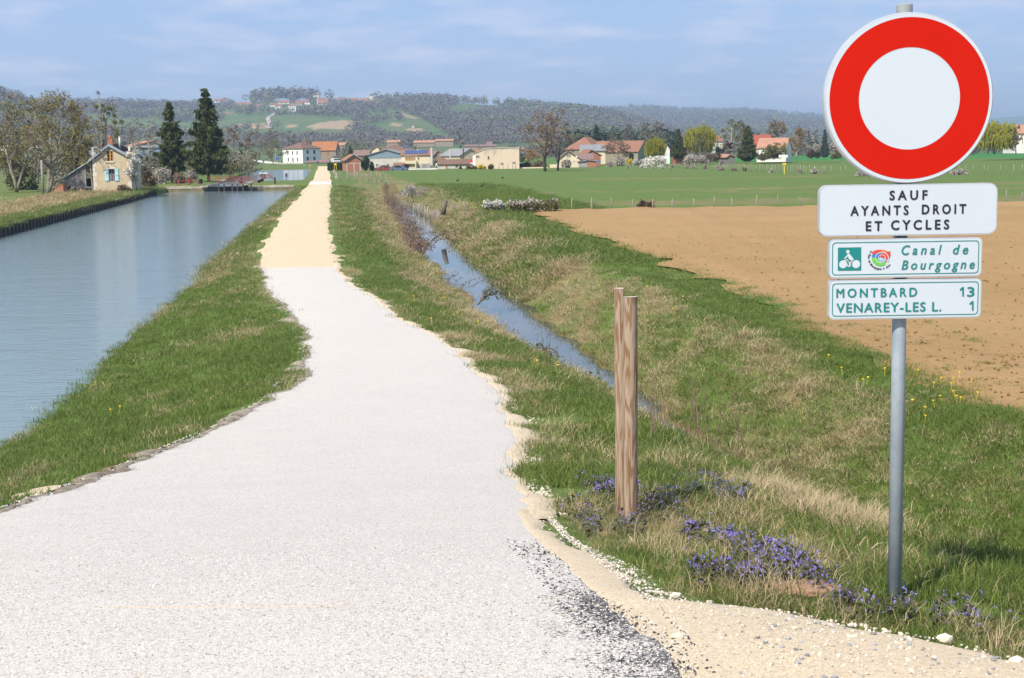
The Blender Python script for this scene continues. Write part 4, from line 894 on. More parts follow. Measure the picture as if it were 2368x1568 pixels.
    e['W'] = W; e['He'] = He; e['Hr'] = Hr
    return e
# --- small stone house by the lock with its lean-to
Dh = 172.0; s_ = Dh/F*.0976
p = atY(*I_(1040, 1345), Dh); sh_ = empty('stone_house', p, R(4), 'small cream stone house with pale blue shutters and an orange chimney pot', 'house')
def hx(x): return (x-1030)*s_
def hz_(y): return (1345-y)*s_
W = hx(1915); DP = 6.5; He = hz_(600); Hr = hz_(290); xrg = hx(1440)
MB().prism([(0, -1), (W, -1), (W, hz_(600)), (xrg, Hr), (0, hz_(625))], 'y', 0, DP).build('wall', WS, sh_)
rf = MB()
for a, h0 in ((-.35, hz_(640)), (W+.25, hz_(590))):
    rf.prism([(xrg, Hr+.05), (a, h0+.03), (a, h0+.2), (xrg, Hr+.24)], 'y', -.22, DP+.3)
rfo = rf.build('roof', RD, sh_)
tr = MB()
for a, h0 in ((-.45, hz_(645)), (W+.30, hz_(592))): tr.prism([(xrg, Hr-.03), (a, h0-.10), (a, h0+.22), (xrg, Hr+.30)], 'y', -.34, -.225)
tr.build('verge_board', ZINC, sh_)
for k in range(17):                                  # courses of tiles on the right slope
    t0 = (k+.2)/17; xa = xrg+(W+.25-xrg)*t0; za = Hr+.24+(hz_(590)+.2-Hr-.24)*t0; MB().box(xa-.012, xa+.05, -.2, DP+.28, za+.0, za+.035).build('tile_row', RD, rfo)
ch = MB().box(hx(1380), hx(1495), .5, 1.0, Hr-.5, hz_(95)); ch.box(hx(1372), hx(1503), .45, 1.05, hz_(95), hz_(82)); cho = ch.build('chimney', WBR, rfo)
MB().tube([((hx(1432)), .75, hz_(85)), (hx(1432), .75, hz_(40))], [.17, .11], 10).build('chimney_pot', TERRA, sh_, True)
fl_ = MB().tube([(hx(1597), 2.2, Hr-.3), (hx(1597), 2.2, hz_(70))], .1, 10); fl_.tube([(hx(1597), 2.2, hz_(70)), (hx(1597), 2.2, hz_(60))], [.14, .14], 10); fl_.build('flue_pipe', FRW, sh_, True)
LINT = M('pale_lintel', (.68, .62, .52), (.56, .50, .42), 3, .9, .3)
# upper window: recess frame with orange wood
def recess(xa, xb, ya, yb_, nm='window'):
    f = MB(); x0, x1, z1, z0 = hx(xa), hx(xb), hz_(ya), hz_(yb_); f.box(x0, x1, -.03, .05, z0, z1); return f.build(nm, DARK, sh_), x0, x1, z0, z1
w1, x0, x1, z0, z1 = recess(1370, 1508, 400, 632)
fm = MB(); xm = hx(1450); fm.box(xm-.07, xm+.07, -.055, -.031, z0, z1); fm.box(x0, x0+.05, -.055, -.031, z0, z1); fm.box(x1-.05, x1, -.055, -.031, z0, z1)
for q in (475, 555): fm.box(x0+.05, xm-.07, -.05, -.031, hz_(q)-.02, hz_(q)+.02); fm.box(xm+.07, x1-.05, -.05, -.031, hz_(q)-.02, hz_(q)+.02)
fm.build('frame', M('orange_wood', (.55, .26, .06), None, 4, .6), w1)
MB().box(x0-.12, x1+.10, -.06, .03, z1, z1+.12).build('lintel', LINT, sh_); MB().box(x0-.16, x1+.16, -.09, .03, z0-.2, z0).build('sill', LINT, sh_)
w2, x0, x1, z0, z1 = recess(1395, 1535, 820, 1088)
fm = MB(); xm = hx(1468); fm.box(xm-.06, xm+.06, -.05, -.031, z0, z1-.3); fm.build('frame', M('rust_wood', (.33, .12, .06), None, 4, .6), w2)
cu = MB(); cu.box(x0+.08, xm-.09, -.045, -.032, z0+.02, hz_(930)); cu.box(xm+.09, x1-.05, -.045, -.032, z0+.02, hz_(930)); cu.build('curtain', M('net_curtain', (.33, .36, .40), None, 3, .8), w2)
gr = MB()
for k in range(6): xx = x0+(k+.5)*(x1-x0)/6; gr.box(xx-.012, xx+.012, -.075, -.055, z0, z1)
gr.build('window_bars', DRKI, w2)
MB().prism([(x0-.08, z1), (x1+.08, z1), (x1, z1+.2), ((x0+x1)/2, z1+.26), (x0, z1+.2)], 'y', -.05, .03).build('lintel', LINT, sh_)
for a, b_ in ((1303, 1393), (1535, 1622)):
    so_ = None
    xa, xb = hx(a), hx(b_); s1 = MB().box(xa, xb, -.085, -.045, hz_(1108), hz_(815)).build('shutter', SHBL, sh_)
    for q in (850, 965, 1075): MB().box(xa+.02, xb-.02, -.11, -.0855, hz_(q)-.05, hz_(q)+.03).build('shutter_batten', SHBL, s1)
qn = random.Random(5)                                  # corner stones
for k in range(9):
    z = k*.58; ww = .22+.2*(k % 2); MB().box(-.012, ww, -.012, .3, z, z+.5).build('corner_stone', LINT, sh_); MB().box(W-ww, W+.012, -.012, .3, z, z+.5).build('corner_stone', LINT, sh_)
# side door leaf standing open at the right
MB().box(W+.02, W+.6, 1.0, 1.08, hz_(1120), hz_(850)).build('door', ZINC, sh_)
# lean-to
lt = empty('lean_to_shed', p, R(4), 'open grey board lean-to shed built against the stone house', 'shed')
sl = MB(); xa, za, xb, zb = hx(300), hz_(1060), hx(1000), hz_(625)
sl.prism([(xa, za), (xb-.02, zb), (xb-.02, zb+.16), (xa, za+.16)], 'y', -.3, 4.6); sl.build('roof', ZINC, lt)
def roofz(x): return za+(zb-za)*(x-xa)/(xb-xa)
g = random.Random(4); x = hx(375); k = 0
while x < hx(850):
    ww = g.uniform(.17, .26); lo = hz_(1255)+g.uniform(-.12, .12)+(.25 if k < 3 else 0); MB().box(x, x+ww-.014, -.02+g.uniform(-.012, .012), .02, lo, roofz(x)-.06).build('board', OLDW, lt); x += ww; k += 1
fr = MB(); fr.beam((hx(1005), .05, -.2), (hx(975), .05, roofz(hx(975))-.02), .16, .16); fr.build('post', OLDW, lt)
MB().beam((hx(838), .04, hz_(860)), (hx(1010), .04, hz_(1010)), .14, .1).build('brace', OLDW, lt); MB().beam((hx(850), .06, hz_(1020)), (hx(1012), .06, hz_(1018)), .1, .1).build('rail', OLDW, lt)
MB().beam((hx(860), .06, hz_(1240)), (hx(1025), .06, hz_(1245)), .18, .14).build('rail', OLDW, lt); MB().beam((hx(835), .08, hz_(840)), (hx(860), .08, hz_(1250)), .14, .12).build('post', OLDW, lt)
for q in (395, 500, 640, 830): MB().box(hx(q)-.08, hx(q)+.08, 0.05, .2, -.6, hz_(1235)).build('post', OLDW, lt)
MB().box(hx(660), hx(815), .1, .5, -.6, hz_(1265)).build('footing', WS, lt)
bk = MB(); bk.box(hx(375), hx(1010), 4.3, 4.4, -.5, hz_(1060)+.2); bk.build('back_wall', OLDW, lt); sw_ = MB(); sw_.box(hx(375), hx(375)+.05, .05, 4.3, .2, roofz(hx(375))-.05); sw_.build('side_wall', OLDW, lt)
# ruined brick stub
u, v = A_(490, 1050); pr = atY(u, v, 170); s2 = .258*170/F; rb = empty('brick_stub', pr, 0, 'low ruined red brick wall stub left of the lean-to', 'ruin')
MB().prism([(0, -.4), (78*s2, -.4), (78*s2, 68*s2), (66*s2, 70*s2), (0, 36*s2)], 'y', 0, 1.2).build('wall', WBR, rb)
MB().prism([(-3*s2, 34*s2), (72*s2, 70*s2), (72*s2, 76*s2), (-3*s2, 40*s2)], 'y', -.06, 1.26).build('coping', RP, rb)
u, v = A_(388, 1078); pp = atY(u, v, 166); e = empty('utility_pole', pp, 0, 'short grey wooden pole beside the big leaning tree', 'pole'); MB().tube([(0, 0, -.4), (0, 0, 310*.258*166/F)], .14, 8).build('pole', OLDW, e, True)
bld('bungalow', 'low house with a red tiled roof between chimney and spruces', A_, 1150, 1415, 668, 650, 600, 300, 9, 'gy', WP, RP, 25, rf=.75, ye2=640)
bld('outbuilding', 'long low blue grey building behind the stone house', A_, 780, 1430, 690, 662, 650, 290, 6, 'gx', WBL, RG, wins=[(1190,664,26,14),(1240,664,26,14),(1330,664,30,14),(820,664,24,14)], cat='building')
bld('cabin', 'tiny red roofed cabin seen between the mossy trees', A_, 830, 910, 690, 655, 625, 300, 6, 'gx', WST, RT)
# --- canal hamlet
wh = bld('white_house', 'large white two storey house with a hipped brown roof by the canal', E_, 388, 855, 610, 305, 172, 545, 5.4/math.sin(R(32)), 'hip', WW, RB_, -32, wins=[(x, y, 24, h, dict(frame=SHG, bars=0)) for x, y, h in [(499,358,76),(607,358,76),(713,358,76),(503,492,80),(612,492,100),(718,492,80)]], ov=.35, chim=[(770,150,26,30),(655,160,14,18),(868,160,14,18)])
Wd = wh['W']; dep = 5.4/math.sin(R(32)); sc2 = .1074*545/F
for yy in (.27, .64):
    for za_, h_ in ((420, 76), (560, 80)):
        window(wh, Wd, yy*dep, (610-za_)*sc2, 1.05, h_*sc2, SHG, GLS, face='side', Wd=Wd, bars=0, y=0)
bld('old_house', 'long old stone house with orange shutters joined behind the white house', E_, 1000, 1528, 612, 340, 162, 556, 8.5, 'gx', WST, RO, -4, wins=[(1187,378,32,78,dict(frame=SHO, pane=SHO)),(1346,375,34,78,dict(frame=SHO, pane=SHO)),(1185,500,36,46),(1352,505,32,42,dict(frame=SHO, pane=SHO))], chim=[(1088,140,26,24),(1182,140,26,24),(1440,122,28,30)])
bld('shed', 'low brick shed with a dark flat roof before the old house', E_, 1112, 1370, 640, 600, 552, 530, 4, 'gx', WBR, RM, wins=[(1145,602,20,38,dict(frame=DARK, pane=DARK)),(1236,602,20,36,dict(frame=DARK, pane=DARK))], cat='shed')
bld('garden_shed', 'small brown roofed garden shed at the corner of the white house', E_, 885, 1110, 640, 598, 568, 528, 3.5, 'gx', WP, RM, cat='shed')
e = empty('garden_wall', atY(*E_(330, 668), 520), 0, 'low pale garden wall in front of the white house', 'wall'); s3 = .1074*520/F
MB().box(0, 430*s3, 0, .4, -.5, 58*s3).build('wall', WP, e)
for k in range(7): MB().box(k*70*s3, k*70*s3+.35, -.03, .43, 58*s3, 76*s3).build('pillar', WP, e)
e = empty('garden_wall', atY(*E_(880, 682), 515), 0, 'low pale garden wall right of the canal bend', 'wall'); MB().box(0, 290*s3, 0, .4, -.5, 42*s3).build('wall', WP, e)
# road bend to the white house
rp = [E_(-480, 545), E_(0, 600), E_(200, 630), E_(350, 668), E_(560, 692), E_(760, 690)]; pts = [atY(u, v, D) for (u, v), D in zip(rp, (640, 600, 560, 520, 480, 455))]
v_ = []; f_ = []
for i, q in enumerate(pts): v_ += [(q.x, q.y-4, q.z+.02), (q.x+.3, q.y+9, q.z+.42)]
for i in range(len(pts)-1): f_.append((2*i, 2*i+2, 2*i+3, 2*i+1))
link('white_road', mesh_np('white_road', v_, f_, M('white_road_surface', (.72, .68, .64), None, 1, .9)), kind='structure')
v2 = [(a, b_-.5, c-.3) for a, b_, c in v_[0::2]]+[(a-3, b_-90, -2.62) for a, b_, c in v_[0::2]]; n_ = len(pts)
link('road_embankment', mesh_np('road_embankment', v2, [(i, i+n_, i+n_+1, i+1) for i in range(n_-1)], M('embankment_grass', (.075, .14, .03), (.12, .15, .05), .2, .95)), kind='structure')
a = atY(*A_(-120, 680), 262); b_ = atY(*A_(330, 672), 262); link('farm_track', mesh_np('farm_track', [(a.x, 258, a.z), (b_.x, 258, b_.z), (b_.x, 268, b_.z+.9), (a.x, 268, a.z+.9)], [(0, 1, 2, 3)], bpy.data.materials['white_road_surface']), kind='structure')
# camper van
def van(name, label, p, L, Wv, H, mat, rz, cat):
    e = empty(name, p, rz, label, cat)
    MB().prism([(0, .35), (L, .35), (L, H*.5), (L*.9, H*.62), (L*.82, H*.95), (L*.78, H), (.1, H), (0, H*.9)], 'y', 0, Wv).build('body', mat, e)
    MB().prism([(L*.905, H*.60), (L*.83, H*.92), (L*.70, H*.92), (L*.70, H*.60)], 'y', -.015, Wv+.015).build('cab_window', GLS, e)
    MB().box(L*.25, L*.5, -.015, Wv+.015, H*.55, H*.75).build('side_window', GLS, e)
    for x in (L*.2, L*.8):
        for y in (0, Wv-.2): MB().tube([(x, y-.02, .34), (x, y+.22, .34)], .34, 12).build('wheel', DARK, e)
    return e
VW = M('white_car_paint', (.75, .75, .75), None, 2, .3)
van('camper_van', 'white camper van parked beside the dark hedge', atY(*E_(1425, 612), 500), 95*.1074*500/F*1.6, 2.1, 100*.1074*500/F, VW, R(-50), 'camper van')
van('delivery_van', 'white van parked by the yellow house wall', atY(*F_(1150, 396), 345), 5.0, 1.9, 60*.1952*345/F, VW, R(-62), 'van')
def carr(name, label, p, mat, rz):
    e = empty(name, p, rz, label, 'car'); MB().prism([(0, .25), (3.9, .25), (3.9, .7), (3.1, .85), (2.5, 1.35), (1.0, 1.4), (.3, .9), (0, .8)], 'y', 0, 1.65).build('body', mat, e)
    MB().prism([(2.9, .86), (2.4, 1.28), (1.1, 1.32), (.6, .9)], 'y', -.015, 1.665).build('side_window', GLS, e)
    for x in (.8, 3.1):
        for y in (0, 1.45): MB().tube([(x, y-.02, .3), (x, y+.22, .3)], .3, 12).build('wheel', DARK, e)
carr('parked_car', 'dark red car parked beyond the meadow left of the yellow house', atY(*F_(470, 437), 322), M('red_car_paint', (.30, .02, .03), None, 2, .35), R(8))
carr('parked_car', 'dark blue car parked beside the dish mast of the yellow house', atY(*F_(612, 437), 322), M('blue_car_paint', (.10, .14, .22), None, 2, .35), R(-10))
# brick shed
bs = bld('brick_shed', 'small red brick gabled shed at the end of the sand path', F_, 97, 272, 432, 300, 240, 312, 4.4, 'gy', WBR, RO, 15, cat='shed', ov=.35, rf=.53, ye2=293)
s4 = .1952*312/F/math.cos(R(15)); W4 = bs['W']
for nm, a in (('pilaster', (0.15, .35)), ('pilaster', (W4*.52, W4*.52+.2)), ('pilaster', (W4-.25, W4-.05))): MB().box(a[0], a[1], -.03, .02, 0, (432-347)*s4).build(nm, WP, bs)
MB().box(.15, W4, -.035, .02, (432-347)*s4+.003, (432-340)*s4).build('band_course', WP, bs)
MB().prism([(-.45, bs['He']-.28), (W4*.53, bs['Hr']-.0), (W4+.45, bs['He']-.18), (W4+.45, bs['He']), (W4*.53, bs['Hr']+.22), (-.45, bs['He']-.08)], 'y', -.42, -.36).build('verge_board', ZINC, bs)
# farms left of the meadow
bld('barn', 'mauve roofed barn behind the brick shed', F_, 193, 372, 300, 248, 190, 405, 8, 'gx', WST, RM, cat='barn')
e = bld('farmhouse', 'wide brown hipped roof with a small solar panel behind the blue gable', F_, 372, 945, 300, 205, 122, 425, 14, 'hip', WC_, RB_, 0)
We, Hee, Hre = e['W'], e['He'], e['Hr']
sp_ = MB(); sc5 = .1952*425/F
for k in range(2): 
    for j in range(3): MB().add([((765-372+18*j)*sc5, 3.0+k*1.3, Hee+(Hre-Hee)*(3.0+k*1.3)/6.9+.2), ((782-372+18*j)*sc5, 3.0+k*1.3, Hee+(Hre-Hee)*(3.0+k*1.3)/6.9+.2), ((782-372+18*j)*sc5, 4.2+k*1.3, Hee+(Hre-Hee)*(4.2+k*1.3)/6.9+.2), ((765-372+18*j)*sc5, 4.2+k*1.3, Hee+(Hre-Hee)*(4.2+k*1.3)/6.9+.2)], [(0, 1, 2, 3)]).build('solar_panel', PSOL, e)
bld('house', 'cream gable peeking over the left end of the blue hangar', F_, 372, 500, 300, 208, 142, 412, 6, 'gy', WC_, RT, 0, ov=.25, rf=.75, ye2=180)
hg = bld('hangar', 'wide hangar with a blue grey gable above a pale wall', F_, 368, 752, 425, 243, 184, 372, 18, 'gy', WP, RG, 0, cat='hangar', rf=.55, ov=.4, wins=[(455,345,34,28),(585,345,30,28)], ye2=232)
s6 = .1952*372/F; MB().prism([(.02, (425-282)*s6), (hg['W']-.02, (425-282)*s6), (hg['W']-.02, (425-234)*s6), (hg['W']*.55, hg['Hr']-.05), (.02, hg['He']-.02)], 'y', -.06, .01).build('cladding', WBL, hg)
# yellow house with solar roof
yh = bld('yellow_house', 'pale yellow house with nine solar panels on its red roof', F_, 757, 1100, 402, 246, 188, 352, 8, 'gx', WC_, RT, 0, wins=[(1010,362,36,32,dict(frame=SHG)),(950,274,18,20,dict(frame=FRB, bars=0))])
s7 = .1952*352/F
def ly(x): return (x-757)*s7
Hy, Hyr = yh['He'], yh['Hr']
for k in range(9):
    xa = ly(792+k*31.2); xb = ly(792+k*31.2+28.5); q = MB()
    for ya, yb_ in ((.5, 1.95), (2.0, 3.4)):
        za, zb = [Hy+(Hyr-Hy)*t_/4+.26 for t_ in (ya, yb_)]; q.add([(xa, ya, za), (xb, ya, za), (xb, yb_, zb), (xa, yb_, zb), (xa, ya, za-.05), (xb, ya, za-.05), (xb, yb_, zb-.05), (xa, yb_, zb-.05)], [(0,1,2,3),(7,6,5,4),(0,4,5,1),(1,5,6,2),(2,6,7,3),(3,7,4,0)])
    q.build('solar_panel', PSOL, yh)
bl = MB(); bl.box(ly(780), ly(940), -2.2, -.01, (402-345)*s7, (402-308)*s7); bl.build('balcony', WC_, yh)
MB().box(ly(785), ly(795), -2.15, -.02, 0, (402-346)*s7).build('pillar', WC_, yh); MB().box(ly(925), ly(938), -2.15, -.02, 0, (402-346)*s7).build('pillar', WC_, yh)
MB().box(ly(850), ly(925), -1.6, -.02, 0, (402-347)*s7).build('porch', WC_, yh); 
MB().box(ly(800), ly(920), -.05, -.0, (402-306)*s7, (402-262)*s7).build('loggia_boards', M('loggia_wood', (.36, .24, .13), None, 3, .8), yh)
MB().box(ly(990), ly(1098), -.035, -.0, 0, (402-346)*s7).build('plinth', WGR, yh)
for k in range(5): MB().beam((ly(808+k*32), -.9, Hy-.25), (ly(808+k*32), -.05, Hy-.02), .1).build('rafter_end', FRW, yh)
def dish(label, Z, x, y, r_, D, sc_):
    p = atY(*Z(x, y), D); e = empty('satellite_dish', p, 0, label, 'satellite dish'); rr_ = r_*sc_*D/F; mb = MB(); n = 16
    vs = [(0, .12*rr_*2, 0)]+[(rr_*math.cos(a)*.95, 0, rr_*math.sin(a)) for a in np.linspace(0, 2*math.pi, n, endpoint=False)]; mb.add(vs, [(0, i+1, (i+1) % n+1) for i in range(n)]); mb.add([(a, b_+.03, c) for a, b_, c in vs], [(0, (i+1) % n+1, i+1) for i in range(n)])
    mb.build('reflector', FRW, e); MB().beam((0, .1, -rr_*1.6), (0, .1, 0), .05).build('bracket', ALU, e); MB().beam((0, .05, -rr_*.8), (0, -rr_*.9, 0), .03).build('arm', ALU, e)
dish('big white satellite dish over the little roof left of the yellow house', F_, 738, 308, 14, 346, .1952); dish('small white satellite dish on the ridge of the yellow house', F_, 948, 178, 8, 355, .1952); dish('white satellite dish beside the cream gabled house', G_, 905, 553, 13, 327, .1952)
bld('annex', 'low red roofed annex with a dark carport left of the yellow house', F_, 668, 782, 432, 362, 340, 347, 4, 'gx', WC_, RT, wins=[(715,384,50,46,dict(frame=DARK, pane=DARK, bars=0)),(752,386,22,44,dict(frame=M('green_door', (.03, .09, .09)), bars=0))], cat='annex')
e = empty('garden_wall', atY(*F_(820, 437), 330), 0, 'long white garden wall in front of the yellow house', 'wall'); s8 = .1952*330/F; MB().box(0, 360*s8, 0, .25, -.4, 38*s8).build('wall', WW, e); MB().box(0, 360*s8, -.04, .29, 38*s8+.002, 38*s8+.08).build('coping', WP, e)
e = empty('yard_gate', atY(*F_(1184, 430), 331), 0, 'pale solid gate between the white wall and the low building', 'gate')
for k in range(5): MB().box(k*18*s8+.03, (k+1)*18*s8, 0, .08, -.1, 42*s8).build('gate_board', WP, e)
bld('barn', 'brown gabled barn right of the solar roof', F_, 1100, 1250, 370, 285, 197, 398, 12, 'gy', WST, RM, 22, cat='barn', rf=.6)
bld('barn', 'brown roofed barn half hidden behind the pale pole', F_, 1190, 1412, 360, 292, 228, 392, 9, 'gx', WST, RB_, cat='barn')
bld('outbuilding', 'low white building with a long brown roof in the middle', F_, 1190, 1600, 428, 352, 303, 338, 6, 'gx', WP, RB_, wins=[(1398,360,24,30,dict(frame=SHG)),(1283,368,18,58,dict(frame=SHO, pane=SHO, bars=0)),(1305,388,20,16)], cat='building')
bld('stone_barn', 'stone gabled house with a grey sheet roof beside the poplar', F_, 1448, 1640, 320, 248, 172, 385, 11, 'gy', WS, RG, 30, cat='house', rf=.62, ye2=225)
bld('house', 'small red roofed house behind the beige building', F_, 1600, 1760, 320, 215, 178, 400, 6, 'gx', WC_, RT, chim=[(1662,165,16,22)])
rs = atY(*F_(1565, 348), 331); e = empty('shop_sign', rs, 0, 'red and white square sign at the left corner of the beige building', 'sign'); s9 = .1952*331/F
MB().box(0, 36*s9, 0, .1, 20*s9, 52*s9).build('red_panel', REDS, e); MB().box(10*s9, 36*s9, -.03, .1, 0, 22*s9).build('white_panel', FRW, e); MB().box(2*s9, 6*s9, 0, .1, -45*s9, 20*s9).build('post', ALU, e)
q = MB(); q.box(15*s9, 18*s9, -.05, -.03, 4*s9, 18*s9); q.box(18*s9, 25*s9, -.05, -.03, 4*s9, 7*s9); q.box(27*s9, 29.5*s9, -.05, -.03, 4*s9, 18*s9); q.box(29.5*s9, 33*s9, -.05, -.03, 10*s9, 12.5*s9); q.build('lettering', REDS, e)
# beige building
sB = .1952*321/F; pB = atY(*F_(1608, 403), 321); bb = empty('beige_building', pB, R(0), 'large blank beige building with a stained top at the meadow edge', 'building')
def bx_(x): return (x-1608)*sB
def bz_(y): return (403-y)*sB
m, t, b = newmat('stained_beige_render'); b.inputs['Roughness'].default_value = .9
tcn = t.nodes.new('ShaderNodeTexCoord'); sx = t.nodes.new('ShaderNodeSeparateXYZ'); t.links.new(tcn.outputs['Object'], sx.inputs[0])
st_ = ramp(t, mathn(t, 'ADD', sx.outputs[2], ramp(t, noisen(t, .35, 4, .6, stretch=(2, 1, .5)), .3, .7, -1.6, 1.2)), bz_(230), bz_(165), 0, .6)
c = mixn(t, ramp(t, noisen(t, .8, 4, .6), .3, .7), (.66, .53, .40), (.60, .48, .36)); c = mixn(t, st_, c, (.36, .31, .26)); t.links.new(c, b.inputs['Base Color'])
MB().prism([(0, -1), (bx_(2150), -1), (bx_(2150), bz_(162)), (bx_(1900), bz_(165)), (bx_(1757), bz_(171)), (0, bz_(238))], 'y', 0, 14).build('wall', m, bb)
MB().prism([(-.25, bz_(238)-.02), (bx_(1757), bz_(171)+.02), (bx_(2150)+.1, bz_(162)+.02), (bx_(2150)+.1, bz_(162)+.17), (bx_(1757), bz_(171)+.17), (-.25, bz_(238)+.13)], 'y', -.12, 14.1).build('roof', WP, bb)
MB().box(-.1, .55, -.08, .0, -.3, bz_(240)-.15).build('pilaster', WW, bb)
for x, y, w_, h_ in [(1645,250,34,15),(1778,258,19,32),(1930,336,34,12),(2070,330,34,12)]:
    window(bb, 0, bx_(x)+w_*sB/2, bz_(y+h_), w_*sB, h_*sB, SHG, DARK, bars=0); MB().box(bx_(x)-.1, bx_(x+w_)+.1, -.1, 0, bz_(y+h_)-.12, bz_(y+h_)-.002).build('sill', WP, bb)
e = empty('garden_wall', atY(*F_(2155, 405), 322), 0, 'long low cream wall right of the beige building', 'wall'); MB().box(0, 330*sB, 0, .3, -.4, 20*sB).build('wall', WC_, e)
# farm right of the lone tree
bld('barn', 'tall barn with a red hipped roof right of the lone tree', G_, 770, 1110, 600, 470, 327, 425, 13, 'hip', WST, RT, -22, cat='barn')
bld('long_barn', 'long barn with a red tiled roof and a grey stone gable', G_, 1085, 1615, 640, 505, 383, 392, 12, 'gx', WST, RT, -20, cat='barn')
bld('outbuilding', 'grey sheet roofed outbuilding in front of the tall barn', G_, 965, 1245, 600, 492, 422, 372, 9, 'lean', WC_, RG, cat='building')
bld('cream_house', 'cream gabled cottage with a narrow window near the cream wall', G_, 690, 945, 690, 585, 498, 330, 8, 'gy', WC_, RM, 0, wins=[(799,522,24,44,dict(shutters=SHG, sw=.3)),(868,598,18,32)], rf=.46, ov=.35)
bld('cottage', 'low mauve roofed cottage right of the cream gable', G_, 925, 1100, 660, 590, 528, 338, 6, 'gx', WST, RM)
bld('wooden_shed', 'tall rust brown gabled shed behind the brick hut', G_, 1015, 1195, 690, 545, 480, 350, 7, 'gy', WBR, RT, 12, rf=.38, cat='shed', ov=.3)
bld('brick_hut', 'tiny red brick hut with a sloping sheet roof', G_, 1040, 1138, 690, 598, 590, 326, 3, 'mono', WBR, RG, cat='hut', ye2=612)
bld('block_hut', 'small grey block hut left of the brick hut', G_, 940, 1036, 690, 618, 600, 327, 3, 'mono', WGR, RG, cat='hut', ye2=606)
e = empty('tarpaulin', atY(*G_(1150, 625), 332), 0, 'bright blue tarpaulin on the end of the brick hut roof', 'tarpaulin'); MB().prism([(0, 0), (45*.1952*332/F, 0), (42*.1952*332/F, .35), (.15, .42)], 'y', 0, 1.5).build('sheet', M('blue_tarp', (.03, .20, .55)), e)
e = empty('garden_wall', atY(*G_(590, 688), 325), 0, 'cream wall left of the block hut', 'wall'); MB().box(0, 345*sB, 0, .3, -.4, 42*sB).build('wall', WC_, e)
bld('cottage', 'small orange walled cottage between the two willows', G_, 2062, 2225, 635, 538, 462, 348, 6, 'gx', WBR, RB_)
bld('house', 'narrow house with a red roof behind the dark spruce and willow', G_, 1955, 2010, 600, 470, 415, 372, 7, 'gy', WW, RT, rf=.3)
bld('house', 'house with a bright red roof and orange wall behind the big spruce', H_, 1090, 1320, 560, 470, 350, 372, 9, 'gx', M('orange_render', (.72, .36, .14)), tilemat('bright_red_tiles', (.36, .09, .055), (.29, .08, .055)), 0, chim=[(1222,335,18,20)])
bld('house', 'white house with a wide pink tiled roof and a grey gable', H_, 1105, 1475, 650, 520, 395, 352, 10, 'gx', WW, RP, -18, wins=[(1112,545,20,60),(1160,560,24,40)])
bld('house', 'red roofed white house left of the olive birch tree', H_, 545, 640, 600, 430, 358, 385, 8, 'gx', WW, RT, wins=[(560,450,30,40)])
bld('wooden_hut', 'small weathered hut with a pink roof at the wheat field edge', H_, 700, 815, 695, 640, 612, 338, 4, 'gy', OLDW, RP, 18, cat='hut', rf=.35)
e = empty('garden_wall', atY(*H_(1405, 648), 338), 0, 'short white garden wall with dark openings', 'wall'); s10 = .1708*338/F
for k in range(3): MB().box(k*42*s10, k*42*s10+36*s10, 0, .2, 0, 38*s10).build('panel', WW, e)
bld('house', 'pink roofed house at the right frame edge', Q_, 1865, 2010, 1300, 1165, 1095, 350, 8, 'gx', WW, RP)
# far village roofs in the valley
for i, (lb, Zf, x0, x1, yb, ye, yr, D, tl) in enumerate([('faint pink roofed house beyond the old stone house', E_, 1480, 1720, 290, 230, 175, 760, RP), ('faint long pink roof above the blue hangar', F_, 900, 1150, 130, 95, 70, 840, RP), ('grey front building with a pink roof above the poplar', F_, 1160, 1370, 125, 75, 55, 820, RP),
 ('faint pink roof left of the brown farmhouse', F_, 585, 740, 125, 92, 66, 820, RP), ('distant red roof behind the brick shed', F_, 0, 95, 150, 118, 95, 780, RP), ('faint house with an ochre wall before the wooded slope', F_, 1765, 1830, 160, 115, 85, 800, RM), ('low distant roofs left of the stone gable', F_, 1500, 1660, 170, 140, 120, 760, RM), ('low distant mauve roofs behind the beige building', F_, 1680, 1880, 165, 140, 118, 770, RM)]):
    bld('distant_house', lb, Zf, x0, x1, yb-6, ye, yr, D, 9, 'gx', WST, tl, group='distant valley houses')
# hilltop village
def hillD(u, v):
    for r_ in np.arange(800, 2500, 10.0):
        x_ = (u-CU)/F*r_; z_ = float(hill(np.array(u*1.0), np.array(r_))); a_, b__ = proj(np.array(x_), np.array(r_), np.array(z_))
        if b__ <= v: return r_
    return 2450.0
VL = [(130,290,350,335,308),(350,410,365,350,330),(500,560,360,335,318),(560,650,385,345,325),(590,720,325,310,285),(790,860,345,325,290),(850,950,335,305,280),(1030,1110,330,272,255),(1040,1150,340,315,275),(1190,1300,320,300,262),(1270,1340,285,275,248),(1350,1400,290,280,262),(1395,1480,300,285,258),(1510,1600,310,290,262),(1600,1680,315,280,262),(985,1050,245,222,205),(-120,-30,305,290,268),(-45,40,300,285,262),(0,110,450,438,420)]
VLn = ['leftmost red roofed house of the hill village', 'small red roof below the village trees', 'cream house left of the village spruce', 'white fronted house just left of the hill road', 'red roofed row high above the hill road', 'red roof directly behind the tall white village house', 'long red roofed row right of the tall white house', 'white gabled house in the middle of the hill village', 'house with a yellow front below the white gable', 'house with a dark purple roof in the hill village', 'low roof behind the dark purple roof', 'small pale house right of the purple roof', 'bright orange roofed house near the hilltop wood', 'pale row of houses left of the village tower', 'white house at the right end of the hill village', 'faint red roof hidden in the hilltop wood', 'red roofed manor seen left of the large spruce', 'red roofed house seen behind the large spruce', 'white farm below the left end of the hill village']
